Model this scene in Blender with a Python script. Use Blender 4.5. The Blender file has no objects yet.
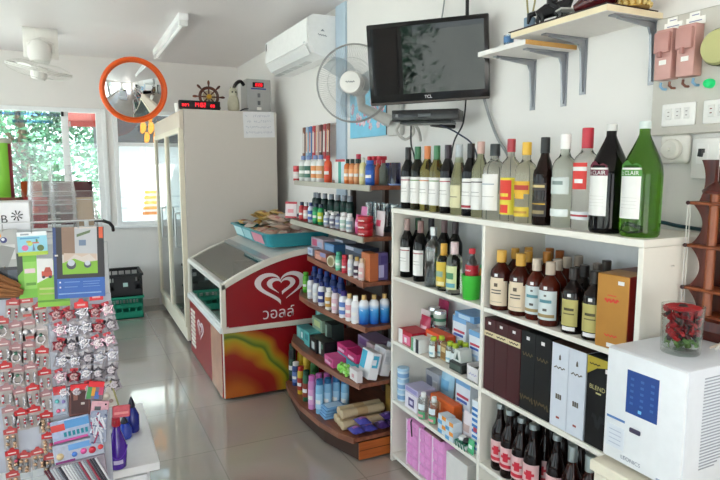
import bpy, bmesh, math, random
from math import pi, sin, cos, radians as R
from mathutils import Vector, Matrix

SC = bpy.context.scene
COL = SC.collection
rnd = random.Random(7)

# ------------------------------------------------------------------ materials
def lin(h):
    h = h.lstrip('#')
    out = []
    for i in (0, 2, 4):
        c = int(h[i:i + 2], 16) / 255
        out.append(c / 12.92 if c <= .04045 else ((c + .055) / 1.055) ** 2.4)
    return (*out, 1)

MATS = {}
def M(h, r=.45, m=0, t=0, coat=0, e=0, ior=1.45, var=.06, scale=30, bump=0):
    """procedural principled material: colour with a slight noise variation"""
    key = (h, r, m, t, coat, e, ior, var, scale, bump)
    if key in MATS: return MATS[key]
    ma = bpy.data.materials.new('surface_' + h.strip('#')); ma.use_nodes = True
    nt = ma.node_tree; b = nt.nodes['Principled BSDF']
    c = lin(h)
    b.inputs['Base Color'].default_value = c
    b.inputs['Roughness'].default_value = r
    b.inputs['Metallic'].default_value = m
    b.inputs['Transmission Weight'].default_value = t
    b.inputs['Coat Weight'].default_value = coat
    b.inputs['IOR'].default_value = ior
    if e:
        b.inputs['Emission Color'].default_value = c
        b.inputs['Emission Strength'].default_value = e
    if var and not t:
        tc = nt.nodes.new('ShaderNodeTexCoord'); n = nt.nodes.new('ShaderNodeTexNoise')
        n.inputs['Scale'].default_value = scale; n.inputs['Detail'].default_value = 4
        nt.links.new(tc.outputs['Object'], n.inputs['Vector'])
        mx = nt.nodes.new('ShaderNodeMix'); mx.data_type = 'RGBA'
        mx.inputs[6].default_value = tuple(x * (1 - var) for x in c[:3]) + (1,)
        mx.inputs[7].default_value = tuple(min(1, x * (1 + var)) for x in c[:3]) + (1,)
        nt.links.new(n.outputs['Fac'], mx.inputs[0]); nt.links.new(mx.outputs[2], b.inputs['Base Color'])
        if bump:
            bp = nt.nodes.new('ShaderNodeBump'); bp.inputs['Strength'].default_value = bump
            bp.inputs['Distance'].default_value = .01
            nt.links.new(n.outputs['Fac'], bp.inputs['Height']); nt.links.new(bp.outputs[0], b.inputs['Normal'])
    MATS[key] = ma
    return ma

def thin_glass(name, tint='#ffffff', refl=.04, rough=.0, maxr=1.0):
    """thin sheet glass / clear plastic: see-through with a fresnel reflection"""
    ma = bpy.data.materials.new(name); ma.use_nodes = True
    nt = ma.node_tree; nt.nodes.remove(nt.nodes['Principled BSDF'])
    out = nt.nodes['Material Output']
    tr = nt.nodes.new('ShaderNodeBsdfTransparent'); tr.inputs[0].default_value = lin(tint)
    gl = nt.nodes.new('ShaderNodeBsdfGlossy'); gl.inputs['Roughness'].default_value = rough
    fr = nt.nodes.new('ShaderNodeLayerWeight'); fr.inputs[0].default_value = .5
    mr = nt.nodes.new('ShaderNodeMapRange')
    pw = nt.nodes.new('ShaderNodeMath'); pw.operation = 'POWER'; pw.inputs[1].default_value = 3
    nt.links.new(fr.outputs['Facing'], pw.inputs[0]); nt.links.new(pw.outputs[0], mr.inputs[0])
    mr.inputs[3].default_value = refl; mr.inputs[4].default_value = maxr
    mx = nt.nodes.new('ShaderNodeMixShader')
    nt.links.new(mr.outputs[0], mx.inputs[0]); nt.links.new(tr.outputs[0], mx.inputs[1]); nt.links.new(gl.outputs[0], mx.inputs[2])
    nt.links.new(mx.outputs[0], out.inputs[0])
    return ma

def wood(name, c1, c2, scale=6, r=.35, axis=0):
    ma = bpy.data.materials.new(name); ma.use_nodes = True
    nt = ma.node_tree; b = nt.nodes['Principled BSDF']; b.inputs['Roughness'].default_value = r
    tc = nt.nodes.new('ShaderNodeTexCoord'); mp = nt.nodes.new('ShaderNodeMapping')
    s = [8, 8, 8]; s[axis] = 1
    mp.inputs['Scale'].default_value = s
    n = nt.nodes.new('ShaderNodeTexNoise'); n.inputs['Scale'].default_value = scale; n.inputs['Detail'].default_value = 6
    cr = nt.nodes.new('ShaderNodeValToRGB')
    cr.color_ramp.elements[0].color = lin(c1); cr.color_ramp.elements[0].position = .35
    cr.color_ramp.elements[1].color = lin(c2); cr.color_ramp.elements[1].position = .65
    nt.links.new(tc.outputs['Object'], mp.inputs[0]); nt.links.new(mp.outputs[0], n.inputs['Vector'])
    nt.links.new(n.outputs['Fac'], cr.inputs[0]); nt.links.new(cr.outputs[0], b.inputs['Base Color'])
    return ma

WHITE = M('#f2f1ee', .5); PAPER = M('#f3f1ec', .6); BLACK = M('#0b0b0d', .3); CREAM = M('#e9e1cd', .45)
STEEL = M('#b9bcbe', .3, 1); DGREY = M('#3a3b3e', .5); GOLD = M('#c79a3a', .3, .8); SILVER = M('#d5d7da', .25, .9)

# ------------------------------------------------------------------ mesh builder
_text = {}
FONTS = {}
def text_poly(s):
    """flat letter shapes of a string: vertices (height of a capital about .7) and faces"""
    if s in _text: return _text[s]
    cu = bpy.data.curves.new('lettering', 'FONT'); cu.body = s; cu.resolution_u = 3; cu.align_x = 'CENTER'; cu.align_y = 'CENTER'
    ob = bpy.data.objects.new('lettering', cu)
    COL.objects.link(ob)
    me = bpy.data.meshes.new_from_object(ob.evaluated_get(bpy.context.evaluated_depsgraph_get()))
    vs = [(v.co.x, v.co.y) for v in me.vertices]; fs = [tuple(p.vertices) for p in me.polygons]
    bpy.data.objects.remove(ob); bpy.data.curves.remove(cu); bpy.data.meshes.remove(me)
    x0 = min(v[0] for v in vs); x1 = max(v[0] for v in vs); y0 = min(v[1] for v in vs); y1 = max(v[1] for v in vs)
    vs = [(v[0] - (x0 + x1) / 2, v[1] - (y0 + y1) / 2) for v in vs]
    _text[s] = (vs, fs, x1 - x0, y1 - y0)
    return _text[s]

class G:
    def __init__(s): s.v = []; s.f = []; s.mi = []; s.sm = []; s.m = 0; s.T = None
    def add(s, vs, fs, smooth=False):
        o = len(s.v)
        s.v += [tuple(s.T @ Vector(v)) for v in vs] if s.T else [tuple(v) for v in vs]
        for f in fs:
            s.f.append(tuple(i + o for i in f)); s.mi.append(s.m); s.sm.append(smooth)
        return s
    def box(s, x0, x1, y0, y1, z0, z1, bev=0, seg=2):
        V = [(x, y, z) for x in (x0, x1) for y in (y0, y1) for z in (z0, z1)]
        F = [(0, 1, 3, 2), (4, 6, 7, 5), (0, 4, 5, 1), (2, 3, 7, 6), (0, 2, 6, 4), (1, 5, 7, 3)]
        if not bev: return s.add(V, F)
        bm = bmesh.new(); vv = [bm.verts.new(v) for v in V]
        for f in F: bm.faces.new([vv[i] for i in f])
        bmesh.ops.bevel(bm, geom=list(bm.edges), offset=bev, segments=seg, affect='EDGES', profile=.5)
        bm.verts.index_update()
        s.add([v.co[:] for v in bm.verts], [[v.index for v in f.verts] for f in bm.faces], seg > 1); bm.free()
        return s
    def lathe(s, prof, seg=18, c=(0, 0, 0), a0=0, a1=2 * pi, sy=1, smooth=True):
        full = abs(a1 - a0 - 2 * pi) < 1e-6; n = seg if full else seg + 1
        vs = []; fs = []
        for r, z in prof:
            for k in range(n):
                a = a0 + (a1 - a0) * k / seg
                vs.append((c[0] + r * cos(a), c[1] + r * sin(a) * sy, c[2] + z))
        for i in range(len(prof) - 1):
            for k in range(seg):
                k2 = (k + 1) % n
                fs.append((i * n + k, i * n + k2, (i + 1) * n + k2, (i + 1) * n + k))
        if full:
            if prof[0][0] > 1e-6: fs.append(tuple(range(n))[::-1])
            if prof[-1][0] > 1e-6: fs.append(tuple((len(prof) - 1) * n + k for k in range(n)))
        return s.add(vs, fs, smooth)
    def cyl(s, c, r, h, seg=16, r2=None): return s.lathe([(r, 0), (r if r2 is None else r2, h)], seg, c)
    def tube(s, pts, r, seg=6, closed=False):
        P = [Vector(p) for p in pts]; n = len(P); vs = []; fs = []
        up = Vector((0, 0, 1)); last = None
        for i, p in enumerate(P):
            d = (P[(i + 1) % n] - P[i - 1]) if (closed or 0 < i < n - 1) else (P[1] - P[0] if i == 0 else P[-1] - P[-2])
            d.normalize()
            a = last if last else (Vector((1, 0, 0)) if abs(d.z) > .9 else up)
            e1 = (a - d * a.dot(d)).normalized(); last = e1; e2 = d.cross(e1)
            rr = r[i] if isinstance(r, (list, tuple)) else r
            for k in range(seg):
                t = 2 * pi * k / seg; vs.append(p + e1 * rr * cos(t) + e2 * rr * sin(t))
        for i in range(n if closed else n - 1):
            j = (i + 1) % n
            for k in range(seg):
                k2 = (k + 1) % seg; fs.append((i * seg + k, i * seg + k2, j * seg + k2, j * seg + k))
        if not closed: fs += [tuple(range(seg))[::-1], tuple((n - 1) * seg + k for k in range(seg))]
        return s.add(vs, fs, True)
    def prism(s, poly, d0, d1, pl='xz', smooth=False):
        """extrude a 2-D outline along the axis missing from pl"""
        n = len(poly); vs = []
        for d in (d0, d1):
            for a, b in poly: vs.append({'xz': (a, d, b), 'xy': (a, b, d), 'yz': (d, a, b)}[pl])
        fs = [tuple(range(n)), tuple(range(n, 2 * n))[::-1]] + [(i, (i + 1) % n, n + (i + 1) % n, n + i) for i in range(n)]
        return s.add(vs, fs, smooth)
    def ball(s, c, r, sc=(1, 1, 1), seg=10, rings=6):
        vs = [(c[0], c[1], c[2] - r * sc[2])]; fs = []
        for i in range(1, rings):
            ph = -pi / 2 + pi * i / rings
            for k in range(seg):
                a = 2 * pi * k / seg
                vs.append((c[0] + r * sc[0] * cos(ph) * cos(a), c[1] + r * sc[1] * cos(ph) * sin(a), c[2] + r * sc[2] * sin(ph)))
        vs.append((c[0], c[1], c[2] + r * sc[2])); t = len(vs) - 1
        for k in range(seg):
            k2 = (k + 1) % seg
            fs.append((0, 1 + k2, 1 + k)); fs.append((t, t - seg + k, t - seg + k2))
            for i in range(rings - 2):
                a = 1 + i * seg; fs.append((a + k, a + k2, a + seg + k2, a + seg + k))
        return s.add(vs, fs, True)
    def ribbon(s, pts, w, fn, t=.001):
        """flat band of width w along 2-D points; fn(u, v, depth) gives the place"""
        n = len(pts); vs = []; fs = []
        for i, (x, y) in enumerate(pts):
            a = pts[max(0, i - 1)]; b = pts[min(n - 1, i + 1)]
            dx, dy = b[0] - a[0], b[1] - a[1]; l = math.hypot(dx, dy) or 1
            ww = (w[i] if isinstance(w, list) else w) / 2
            nx, ny = -dy / l * ww, dx / l * ww
            for d in (0, t): vs += [fn(x + nx, y + ny, d), fn(x - nx, y - ny, d)]
        for i in range(n - 1):
            a = 4 * i; b = a + 4
            fs += [(a + 2, a + 3, b + 3, b + 2), (a, a + 2, b + 2, b), (a + 1, b + 1, b + 3, a + 3)]
        return s.add(vs, fs)
    def text(s, st, fn, w=None, h=None):
        """letter shapes; fn(u, v) places a point, w / h the overall size"""
        vs, fs, tw, th = text_poly(st)
        kx = (w / tw) if w else h / th; ky = (h / th) if h else kx
        return s.add([fn(a * kx, b * ky) for a, b in vs], fs)
    def obj(s, name, mats, parent=None, loc=(0, 0, 0), rot=(0, 0, 0), kind=None):
        me = bpy.data.meshes.new(name); me.from_pydata(s.v, [], s.f)
        mats = mats if isinstance(mats, (list, tuple)) else [mats]
        for m in mats: me.materials.append(m)
        me.polygons.foreach_set('material_index', s.mi); me.polygons.foreach_set('use_smooth', s.sm)
        bm = bmesh.new(); bm.from_mesh(me)
        bmesh.ops.recalc_face_normals(bm, faces=bm.faces) if len(bm.faces) < 20000 else None
        bm.to_mesh(me); bm.free()
        if any(s.sm) and not all(s.sm) is None:
            try: me.set_sharp_from_angle(angle=R(38))
            except Exception: pass
        o = bpy.data.objects.new(name, me); COL.objects.link(o)
        o.location = loc; o.rotation_euler = rot
        if parent: o.parent = parent
        if kind: o['kind'] = kind
        return o

def tag(o, label, cat, group=None):
    o['label'] = label; o['category'] = cat
    if group: o['group'] = group
    return o
def thing(name, label, cat, loc=(0, 0, 0), rz=0, group=None, rot=None):
    o = bpy.data.objects.new(name, None); COL.objects.link(o); o.empty_display_size = .05
    o.location = loc; o.rotation_euler = rot if rot else (0, 0, rz)
    return tag(o, label, cat, group)
def dup(root, loc, rz=None, label=None, scale=None, rot=None):
    """a copy of a thing with copies of its parts and sub-parts"""
    r = root.copy(); COL.objects.link(r); r.location = loc
    if rz is not None: r.rotation_euler = (0, 0, rz)
    if rot is not None: r.rotation_euler = rot
    if label: r['label'] = label
    if scale: r.scale = scale
    for ch in list(root.children):
        c = ch.copy(); COL.objects.link(c); c.parent = r
        for g in list(ch.children):
            d = g.copy(); COL.objects.link(d); d.parent = c
    return r
def part(name, g, mats, parent, label=None):
    o = g.obj(name, mats, parent)
    if label: o['label'] = label
    return o
def cylmap(r, z0, a0):
    """wrap flat letters round an upright cylinder, centred at angle a0 and height z0"""
    return lambda u, v: (r * cos(a0 + u / r), r * sin(a0 + u / r), z0 + v)
ORD = ['first', 'second', 'third', 'fourth', 'fifth', 'sixth', 'seventh', 'eighth', 'ninth', 'tenth', 'eleventh', 'twelfth', 'thirteenth', 'fourteenth']

# ------------------------------------------------------------------ setting
XW, YB, ZC, XL, YF = 1.71, 6.62, 2.60, -2.4, -3.2

def wall_mat():
    return M('#e4e1de', .55, var=.02, scale=6, bump=.02)
WALL = wall_mat(); CEIL = M('#e2dcdc', .42, var=.02, scale=3); FRAME = M('#eceeef', .35)

def tile_floor():
    ma = bpy.data.materials.new('glossy_floor_tile'); ma.use_nodes = True
    nt = ma.node_tree; b = nt.nodes['Principled BSDF']
    b.inputs['Roughness'].default_value = .14; b.inputs['Coat Weight'].default_value = 1.0; b.inputs['Coat Roughness'].default_value = .035
    tc = nt.nodes.new('ShaderNodeTexCoord')
    br = nt.nodes.new('ShaderNodeTexBrick'); br.offset = 0; br.inputs['Scale'].default_value = 1
    br.inputs['Brick Width'].default_value = .6; br.inputs['Row Height'].default_value = .6
    br.inputs['Mortar Size'].default_value = .0035; br.inputs['Mortar Smooth'].default_value = .2
    br.inputs['Color1'].default_value = lin('#aba197'); br.inputs['Color2'].default_value = lin('#a79d93'); br.inputs['Mortar'].default_value = lin('#948a80')
    n = nt.nodes.new('ShaderNodeTexNoise'); n.inputs['Scale'].default_value = 5; n.inputs['Detail'].default_value = 5
    mx = nt.nodes.new('ShaderNodeMix'); mx.data_type = 'RGBA'; mx.blend_type = 'MULTIPLY'; mx.inputs[0].default_value = .12
    nt.links.new(tc.outputs['Object'], br.inputs['Vector']); nt.links.new(tc.outputs['Object'], n.inputs['Vector'])
    nt.links.new(br.outputs['Color'], mx.inputs[6]); nt.links.new(n.outputs['Color'], mx.inputs[7])
    nt.links.new(mx.outputs[2], b.inputs['Base Color'])
    return ma
g = G(); g.box(XL - .1, XW + .1, YF - .1, YB + .12, -.1, 0); g.obj('floor', tile_floor(), kind='structure')
g = G(); g.box(XL - .1, XW + .1, YF - .1, YB + .12, ZC, ZC + .1); g.obj('ceiling', CEIL, kind='structure')
g = G(); g.box(XW, XW + .12, YF, YB + .12, 0, ZC); g.obj('wall_right', WALL, kind='structure')
# far wall with two window openings
W1 = (-1.9, .335, .90, 2.09); W2 = (.395, 1.02, .885, 2.09)
g = G()
for a in ((XL - .1, W1[0], 0, ZC), (W1[0], W1[1], 0, W1[2]), (W1[1], W2[0], 0, ZC), (W2[0], W2[1], 0, W2[2]), (W2[1], XW, 0, ZC), (W1[0], W1[1], W1[3], ZC), (W2[0], W2[1], W2[3], ZC)):
    g.box(a[0], a[1], YB, YB + .12, a[2], a[3])
g.obj('wall_back', WALL, kind='structure')
# side wall and street side, both with wide openings that let the daylight in
g = G()
for a in ((YF, -3.0, 0, ZC), (6.3, YB, 0, ZC), (-3.0, 6.3, 2.4, ZC), (-3.0, 6.3, 0, .3), (-.28, .02, .3, 2.4), (2.6, 3.0, .3, 2.4)):
    g.box(XL - .1, XL, a[0], a[1], a[2], a[3])
g.obj('wall_left', WALL, kind='structure')
g = G()
for a in ((XL, -1.5, 0, ZC), (1.0, XW, 0, ZC), (-1.5, 1.0, 2.1, ZC)):
    g.box(a[0], a[1], YF - .1, YF, a[2], a[3])
g.obj('wall_front', WALL, kind='structure')
g = G(); g.box(XW - .014, XW, 3.705, 3.865, 0, ZC); g.obj('trim_1', M('#b7c9d8', .4), kind='structure')
g = G(); g.box(XL, .78, YB - .012, YB, 0, .08); g.obj('baseboard_back', M('#cfc8bf', .3), kind='structure')

PANE = thin_glass('window_pane', '#f4fbfb', .05)
def window(name, x0, x1, z0, z1, posts, rails, y=YB):
    g = G(); t = .045
    for a in ((x0 + .001, x0 + t, z0 + .001, z1 - .001), (x1 - t, x1 - .001, z0 + .001, z1 - .001), (x0 + t - .002, x1 - t + .002, z0 + .0015, z0 + t), (x0 + t - .002, x1 - t + .002, z1 - t, z1 - .0015)): g.box(a[0], a[1], y - .02, y + .07, a[2], a[3], .004, 1)
    o = g.obj(name, FRAME, kind='structure')
    for px in posts:
        g = G(); g.box(px - .033, px + .033, y - .012, y + .06, z0 + t, z1 - t, .004, 1); part('sash_post', g, FRAME, o)
    for rz in rails:
        g = G(); g.box(x0 + t, x1 - t, y - .01, y + .05, rz - .02, rz + .02, .003, 1); part('transom', g, FRAME, o)
    g = G(); g.box(x0 + t, x1 - t, y + .02, y + .026, z0 + t, z1 - t); part('pane', g, PANE, o)
    return o
w1 = window('window_1', *W1, (-1.0, -.045, .27), ())
g = G(); g.box(-.075, -.05, YB - .03, YB - .012, 2.0, 2.045, .004, 1); part('sash_latch', g, BLACK, w1, 'small black sash latch')
g = G(); g.box(W1[0] + .05, -.09, YB + .03, YB + .033, 2.0, 2.03); g.box(-.5, -.15, YB + .03, YB + .033, 1.93, 1.96); part('glass_bands', g, thin_glass('blue_film', '#a9cdf0', .03), w1, 'pale blue clear bands on the glass')  # two blue-tinted see-through strips near the top of the pane
w2 = window('window_2', *W2, (), (1.735,))
g = G(); g.box(.36, 1.05, YB - .05, YB + .02, .862, .888, .004, 1); g.obj('trim_2', FRAME, kind='structure')
# street side glazing
for nm, y0, y1 in (('window_3', -3.0, -.28), ('window_4', .02, 2.6), ('window_5', 3.0, 6.3)):
    g = G(); t = .05
    for a in ((y0, y0 + t, .3, 2.4), (y1 - t, y1, .3, 2.4), (y0, y1, .3, .35), (y0, y1, 2.35, 2.4)): g.box(XL - .07, XL + .02, a[0], a[1], a[2], a[3])
    o = g.obj(nm, FRAME, kind='structure')
    g = G(); g.box(XL - .04, XL - .034, y0 + t, y1 - t, .35, 2.35); part('pane', g, PANE, o)

# ---- outside
g = G(); g.box(-30, 30, YB + .2, 40, -.25, -.15); g.box(-30, XL - .2, -30, YB + .2, -.25, -.15); g.box(XL - .2, 30, -30, YF - .2, -.25, -.15)
g.obj('ground', M('#cfcac0', .9, var=.1, scale=1), kind='structure')

LEAF = [M('#4d7f5c', .55, var=.25, scale=3), M('#6fa583', .55, var=.25, scale=3), M('#3b6649', .55, var=.25, scale=3)]
BARK = M('#6b5a48', .9, bump=.3)
def tree(loc, h, w, n, label, seed):
    r = random.Random(seed)
    t = thing('leafy_tree', label, 'tree', loc)
    g = G(); g.tube([(0, 0, 0), (.05, .02, h * .3), (-.04, 0, h * .6), (.03, 0, h * .85)], [.11, .09, .06, .02], 8)
    for k in range(7):
        a = r.uniform(0, 2 * pi); z = h * r.uniform(.25, .6); d = w * .4
        g.tube([(0, 0, z), (d * .5 * cos(a), d * .5 * sin(a), z + h * .1), (d * cos(a), d * sin(a), z + h * .22)], [.04, .028, .01], 5)
    part('trunk', g, BARK, t)
    g = G()
    blobs = [(r.uniform(-.5, .5) * w, r.uniform(-.5, .5) * w, h * r.uniform(.12, 1), r.uniform(.3, .55) * w * .6) for _ in range(34)]
    for k in range(n):
        b = r.choice(blobs); d = Vector((r.gauss(0, 1), r.gauss(0, 1), r.gauss(0, 1))).normalized() * b[3] * r.uniform(.5, 1)
        c = Vector(b[:3]) + d
        a = Vector((r.gauss(0, 1), r.gauss(0, 1), r.gauss(0, .6))).normalized() * r.uniform(.045, .085)
        q = a.cross(Vector((r.gauss(0, 1), r.gauss(0, 1), r.gauss(0, 1)))).normalized() * a.length * .45
        g.m = r.choice((0, 0, 1, 1, 2))
        g.add([c - a, c + q, c + a, c - q], [(0, 1, 2, 3)])
    o = bpy.data.meshes.new('foliage'); part('foliage', g, LEAF, t)
    bpy.data.meshes.remove(o)
    return t
tree((-4.6, 14.6, -.15), 5.4, 2.6, 14000, 'leafy green tree filling the far left of the sliding window', 1)
tree((-.75, 11.6, -.15), 5.0, 2.2, 14000, 'pale green leafy tree behind the left sliding pane, left of the sash post', 2)
tree((.95, 15.2, -.15), 6.2, 2.6, 15000, 'leafy tree seen through the right sliding pane beside the convex mirror', 3)
tree((-6.2, -1.9, -.15), 4.4, 2.4, 4000, 'leafy tree outside the side windows, reflected in the television', 4)
# striped awning over the far window
t = thing('awning', 'pale red awning outside above the right sliding window pane', 'awning', (-.02, YB + .15, 2.06))
g = G(); g.prism([(0, .1), (.75, -.03), (.75, -.1), (.74, -.1), (.74, -.035), (0, .09)], 0, .34, 'yz'); part('canopy', g, M('#c05650', .7), t)
g = G()
for x in (.02, .32): g.tube([(x, 0, -.15), (x, .7, -.05)], .008)
part('stay', g, STEEL, t)
# neighbouring kiosk with a grey fascia
t = thing('kiosk', 'white kiosk with grey fascia and orange emblem outside the right window', 'kiosk', (1.3, 7.6, -.15))
g = G(); g.box(-.95, 1.4, 0, 1.8, 0, 2.0); part('wall', g, M('#f4f6f4', .6), t)
g = G()
for z in (1.15, 1.28): g.box(-.95, 1.4, -.012, 0, z, z + .02)
part('ledge', g, M('#cfd8d6', .5), t)
g = G(); g.box(-1.0, 1.45, -.12, 1.85, 1.925, 2.5); part('fascia', g, M('#2f2f32', .8), t, 'dark grey fascia')
g = G(); EX = 0.856 - 1.3
for sx, sz, k in ((EX - .09, 2.12, 1), (EX, 2.12, 1), (EX + .09, 2.12, 1), (EX - .05, 2.0, .9), (EX + .05, 2.0, .9), (EX, 2.24, .8)):
    pts = [(sx + .055 * k * sin(a) * (.6 + .4 * cos(a / 2)), sz + .075 * k * cos(a)) for a in [i * 2 * pi / 18 for i in range(18)]]
    g.prism(pts, -.127, -.121, 'xz')
part('emblem', g, M('#b87012', .6), t, 'orange petal emblem')
g = G(); SXK = 0.844 - 1.3
for k in range(5):
    z = 1.07 + k * .065; w = .1 - k * .008
    g.box(SXK - w, SXK + w, -.02, -.005, z, z + .035)
part('stripe_panel', g, M('#cf7a2c', .6), t, 'orange striped panel')

# ------------------------------------------------------------------ ceiling and wall fixtures
t = thing('fluorescent_light', 'white fluorescent batten light on the ceiling', 'ceiling light', (.775, 4.48, ZC))
g = G(); g.box(-.035, .035, 0, 1.5, -.05, 0, .006); part('housing', g, M('#f3f3f3', .35), t)
g = G(); g.tube([(0, .05, -.068), (0, 1.45, -.068)], .016, 10); part('tube', g, M('#fbfbfb', .25), t)
for y in (0, 1.455):
    g = G(); g.box(-.03, .03, y, y + .045, -.09, -.05, .005); part('lamp_holder', g, M('#e4e4e2', .4), t)

PLASTIC = M('#e8e6e1', .35); GREYP = M('#c9c8c4', .4)
def fan_blades(g, n, r, w, tilt):
    for k in range(n):
        a0 = 2 * pi * k / n; vs = []
        for i in range(7):
            u = i / 6; rr = .05 + (r - .05) * u; half = w * (.45 + .8 * sin(pi * min(1, u * .62 + .18)))
            for s_ in (-1, 1):
                a = a0 + s_ * half / 2 / max(rr, .06) * .5 + u * .35
                vs.append((rr * cos(a), rr * sin(a), s_ * tilt * half * .5))
        g.add(vs, [(2 * i, 2 * i + 1, 2 * i + 3, 2 * i + 2) for i in range(6)], True)
def fan_cage(g, r, d, n=44, w=.0014):
    for rr, z in ((r, 0), (r * .99, .012)): g.tube([(rr * cos(a), rr * sin(a), z) for a in [i * 2 * pi / 40 for i in range(40)]], .005, 6, True)
    for rr, z in ((r * .62, d * .93), (r * .34, d)): g.tube([(rr * cos(a), rr * sin(a), z) for a in [i * 2 * pi / 32 for i in range(32)]], w * 1.3, 4, True)
    for k in range(n):
        a = 2 * pi * k / n
        for sg, dd in ((1, d), (-1, d * 1.1)):
            pts = [(r * 1.0, 0), (r * .93, dd * .5), (r * .62, dd * .92), (r * .2, dd)]
            g.tube([(p * cos(a), p * sin(a), sg * z) for p, z in pts], w, 3)
# orbit fan hung from the ceiling
t = thing('orbit_fan', 'white caged orbit fan hanging from the ceiling at far left', 'fan', (-.175, 5.45, ZC))
g = G(); g.box(-.125, .125, 0, .02, -.235, -.005, .008); g.box(-.125, .125, 0, .2, -.02, -.001, .004); part('mounting_plate', g, PLASTIC, t)
g = G()
g.tube([(-.085, -.02, -.2), (-.085, -.03, -.13), (0, -.035, -.095), (.085, -.03, -.13), (.085, -.02, -.2)], .014, 8); part('yoke', g, PLASTIC, t)
g = G(); g.lathe([(0, 0), (.07, .005), (.085, .05), (.08, .12), (.05, .16), (0, .17)], 18, (-.01, -.05, -.275)); part('motor', g, PLASTIC, t)
cg = G(); fan_cage(cg, .235, .055, 50, .001); cage = part('cage', cg, M('#d8d6d1', .35), t); cage.location = (-.02, -.06, -.335); cage.rotation_euler = (R(10), R(10), 0)
bg = G(); fan_blades(bg, 3, .205, .15, .25); b = part('blade_set', bg, M('#efefec', .3), t); b.location = (-.02, -.06, -.335); b.rotation_euler = (R(10), R(10), 0)
hg = G(); hg.lathe([(0, -.08), (.05, -.075), (.06, -.05), (.06, .02), (0, .03)], 16); h = part('hub', hg, PLASTIC, t); h.location = (-.02, -.06, -.335); h.rotation_euler = (R(10), R(10), 0)

# big caged fan on the right wall
t = thing('wall_fan', 'large white caged fan on the right wall, left of the television', 'fan', (XW, 2.98, 1.78))
d = Vector((-.62, -.78, -.05)).normalized(); hubp = Vector((1.41 - XW, 2.97 - 2.98, 1.955 - 1.78))
rq = d.to_track_quat('Z', 'Y').to_euler()
cg = G(); fan_cage(cg, .208, .075, 104, .0007); o = part('cage', cg, M('#a5a4a2', .35, .3), t); o.location = hubp; o.rotation_euler = rq
bg = G(); fan_blades(bg, 3, .19, .17, .3); o = part('blade_set', bg, thin_glass('fan_blade_plastic', '#cfd6dc', .08, .2, .6), t, 'translucent smoky blades'); o.location = hubp; o.rotation_euler = rq
hg = G(); hg.lathe([(0, .0), (.062, 0), (.062, .07), (.055, .085), (0, .088)], 24); hg.m = 1
hg.ribbon([(-.024 + .004 * i, .004 * math.sin(i * 1.9) + .002) for i in range(13)], .004, lambda u, v, d_: (u, v, .0882 + d_))
o = part('hub_cap', hg, [M('#efede8', .3), M('#77787a', .4)], t); o.location = hubp; o.rotation_euler = rq
mg = G(); mg.lathe([(0, -.2), (.04, -.195), (.06, -.16), (.065, -.08), (.05, -.02), (0, 0)], 18); o = part('motor', mg, PLASTIC, t); o.location = hubp; o.rotation_euler = rq
g = G(); b_ = hubp - d * .15
g.tube([b_, (b_.x + .02, b_.y + .01, b_.z - .12), (-.05, .02, -.02)], [.03, .028, .035], 10); g.box(-.035, -.001, -.06, .1, -.1, .09, .012); part('wall_bracket', g, GREYP, t)

# convex mirror
t = thing('convex_mirror', 'round convex mirror with an orange rim hanging before the far wall', 'mirror', (.505, 5.4, 2.145))
n = Vector((.09, -1, -.21)).normalized(); rq = n.to_track_quat('Z', 'Y').to_euler()
g = G(); R0 = .243; sag = .078; rs = (R0 * R0 + sag * sag) / (2 * sag)
prof = [(R0 * i / 14, math.sqrt(rs * rs - (R0 * i / 14) ** 2) - rs + sag) for i in range(14, -1, -1)]
g.lathe(prof, 48); o = part('mirror_dome', g, M('#f4f6f7', .015, 1, var=0), t); o.rotation_euler = rq
g = G(); g.lathe([(.238, -.012), (.264, -.014), (.275, .0), (.27, .018), (.255, .024), (.241, .012), (.238, -.012)], 48); o = part('rim', g, M('#f2611c', .35), t, 'orange rim'); o.rotation_euler = rq
g = G(); g.lathe([(0, -.03), (.2, -.025), (.25, -.01), (.24, -.005), (0, -.005)], 32); o = part('backing', g, M('#d9571b', .5), t); o.rotation_euler = rq
g = G(); g.tube([(.01, .03, 0), (.02, .2, .0), (.02, YB - 5.4 - .001, 0)], .014, 8); part('bracket', g, STEEL, t)

# air conditioner
t = thing('air_conditioner', 'white split air conditioner high on the right wall', 'air conditioner', (1.7, 3.87, 2.255))
g = G(); prof = [(0, 0), (-.09, 0), (-.165, .03), (-.2, .085), (-.205, .26), (-.17, .285), (0, .285)]
g.prism(prof, 0, .98, 'xz'); part('casing', g, M('#f2f2f1', .3), t)
g = G(); g.prism([(-.206, .09), (-.212, .095), (-.212, .255), (-.206, .262)], .012, .968, 'xz'); part('front_panel', g, M('#f7f7f6', .25), t)
g = G(); g.prism([(-.175, .026), (-.208, .084), (-.212, .08), (-.178, .022)], .04, .94, 'xz'); part('louvre', g, M('#e4e5e5', .3), t)
g = G()
for y in (.2, .4, .6, .8): g.box(-.15, -.1, y, y + .16, -.003, .0, 0)
part('outlet_slot', g, M('#cfd0d1', .4), t)
g = G(); g.m = 0
g.box(-.2135, -.2125, .925, .945, .19, .245); g.m = 1; g.box(-.2135, -.2125, .05, .085, .1, .108); part('display_window', g, [DGREY, M('#b9bcc0', .4)], t)
g = G(); g.prism([(-.115, .175), (-.1, .19), (-.085, .175)], -.0015, 0, 'xz'); g.ribbon([(-.135 + .0055 * i, .152 - .0006 * i + .005 * math.sin(i * 2.1)) for i in range(13)], .005, lambda u, v, d_: (u, -.001 - d_, v)); part('badge', g, M('#8c9096', .4), t, 'small grey end badge')

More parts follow.
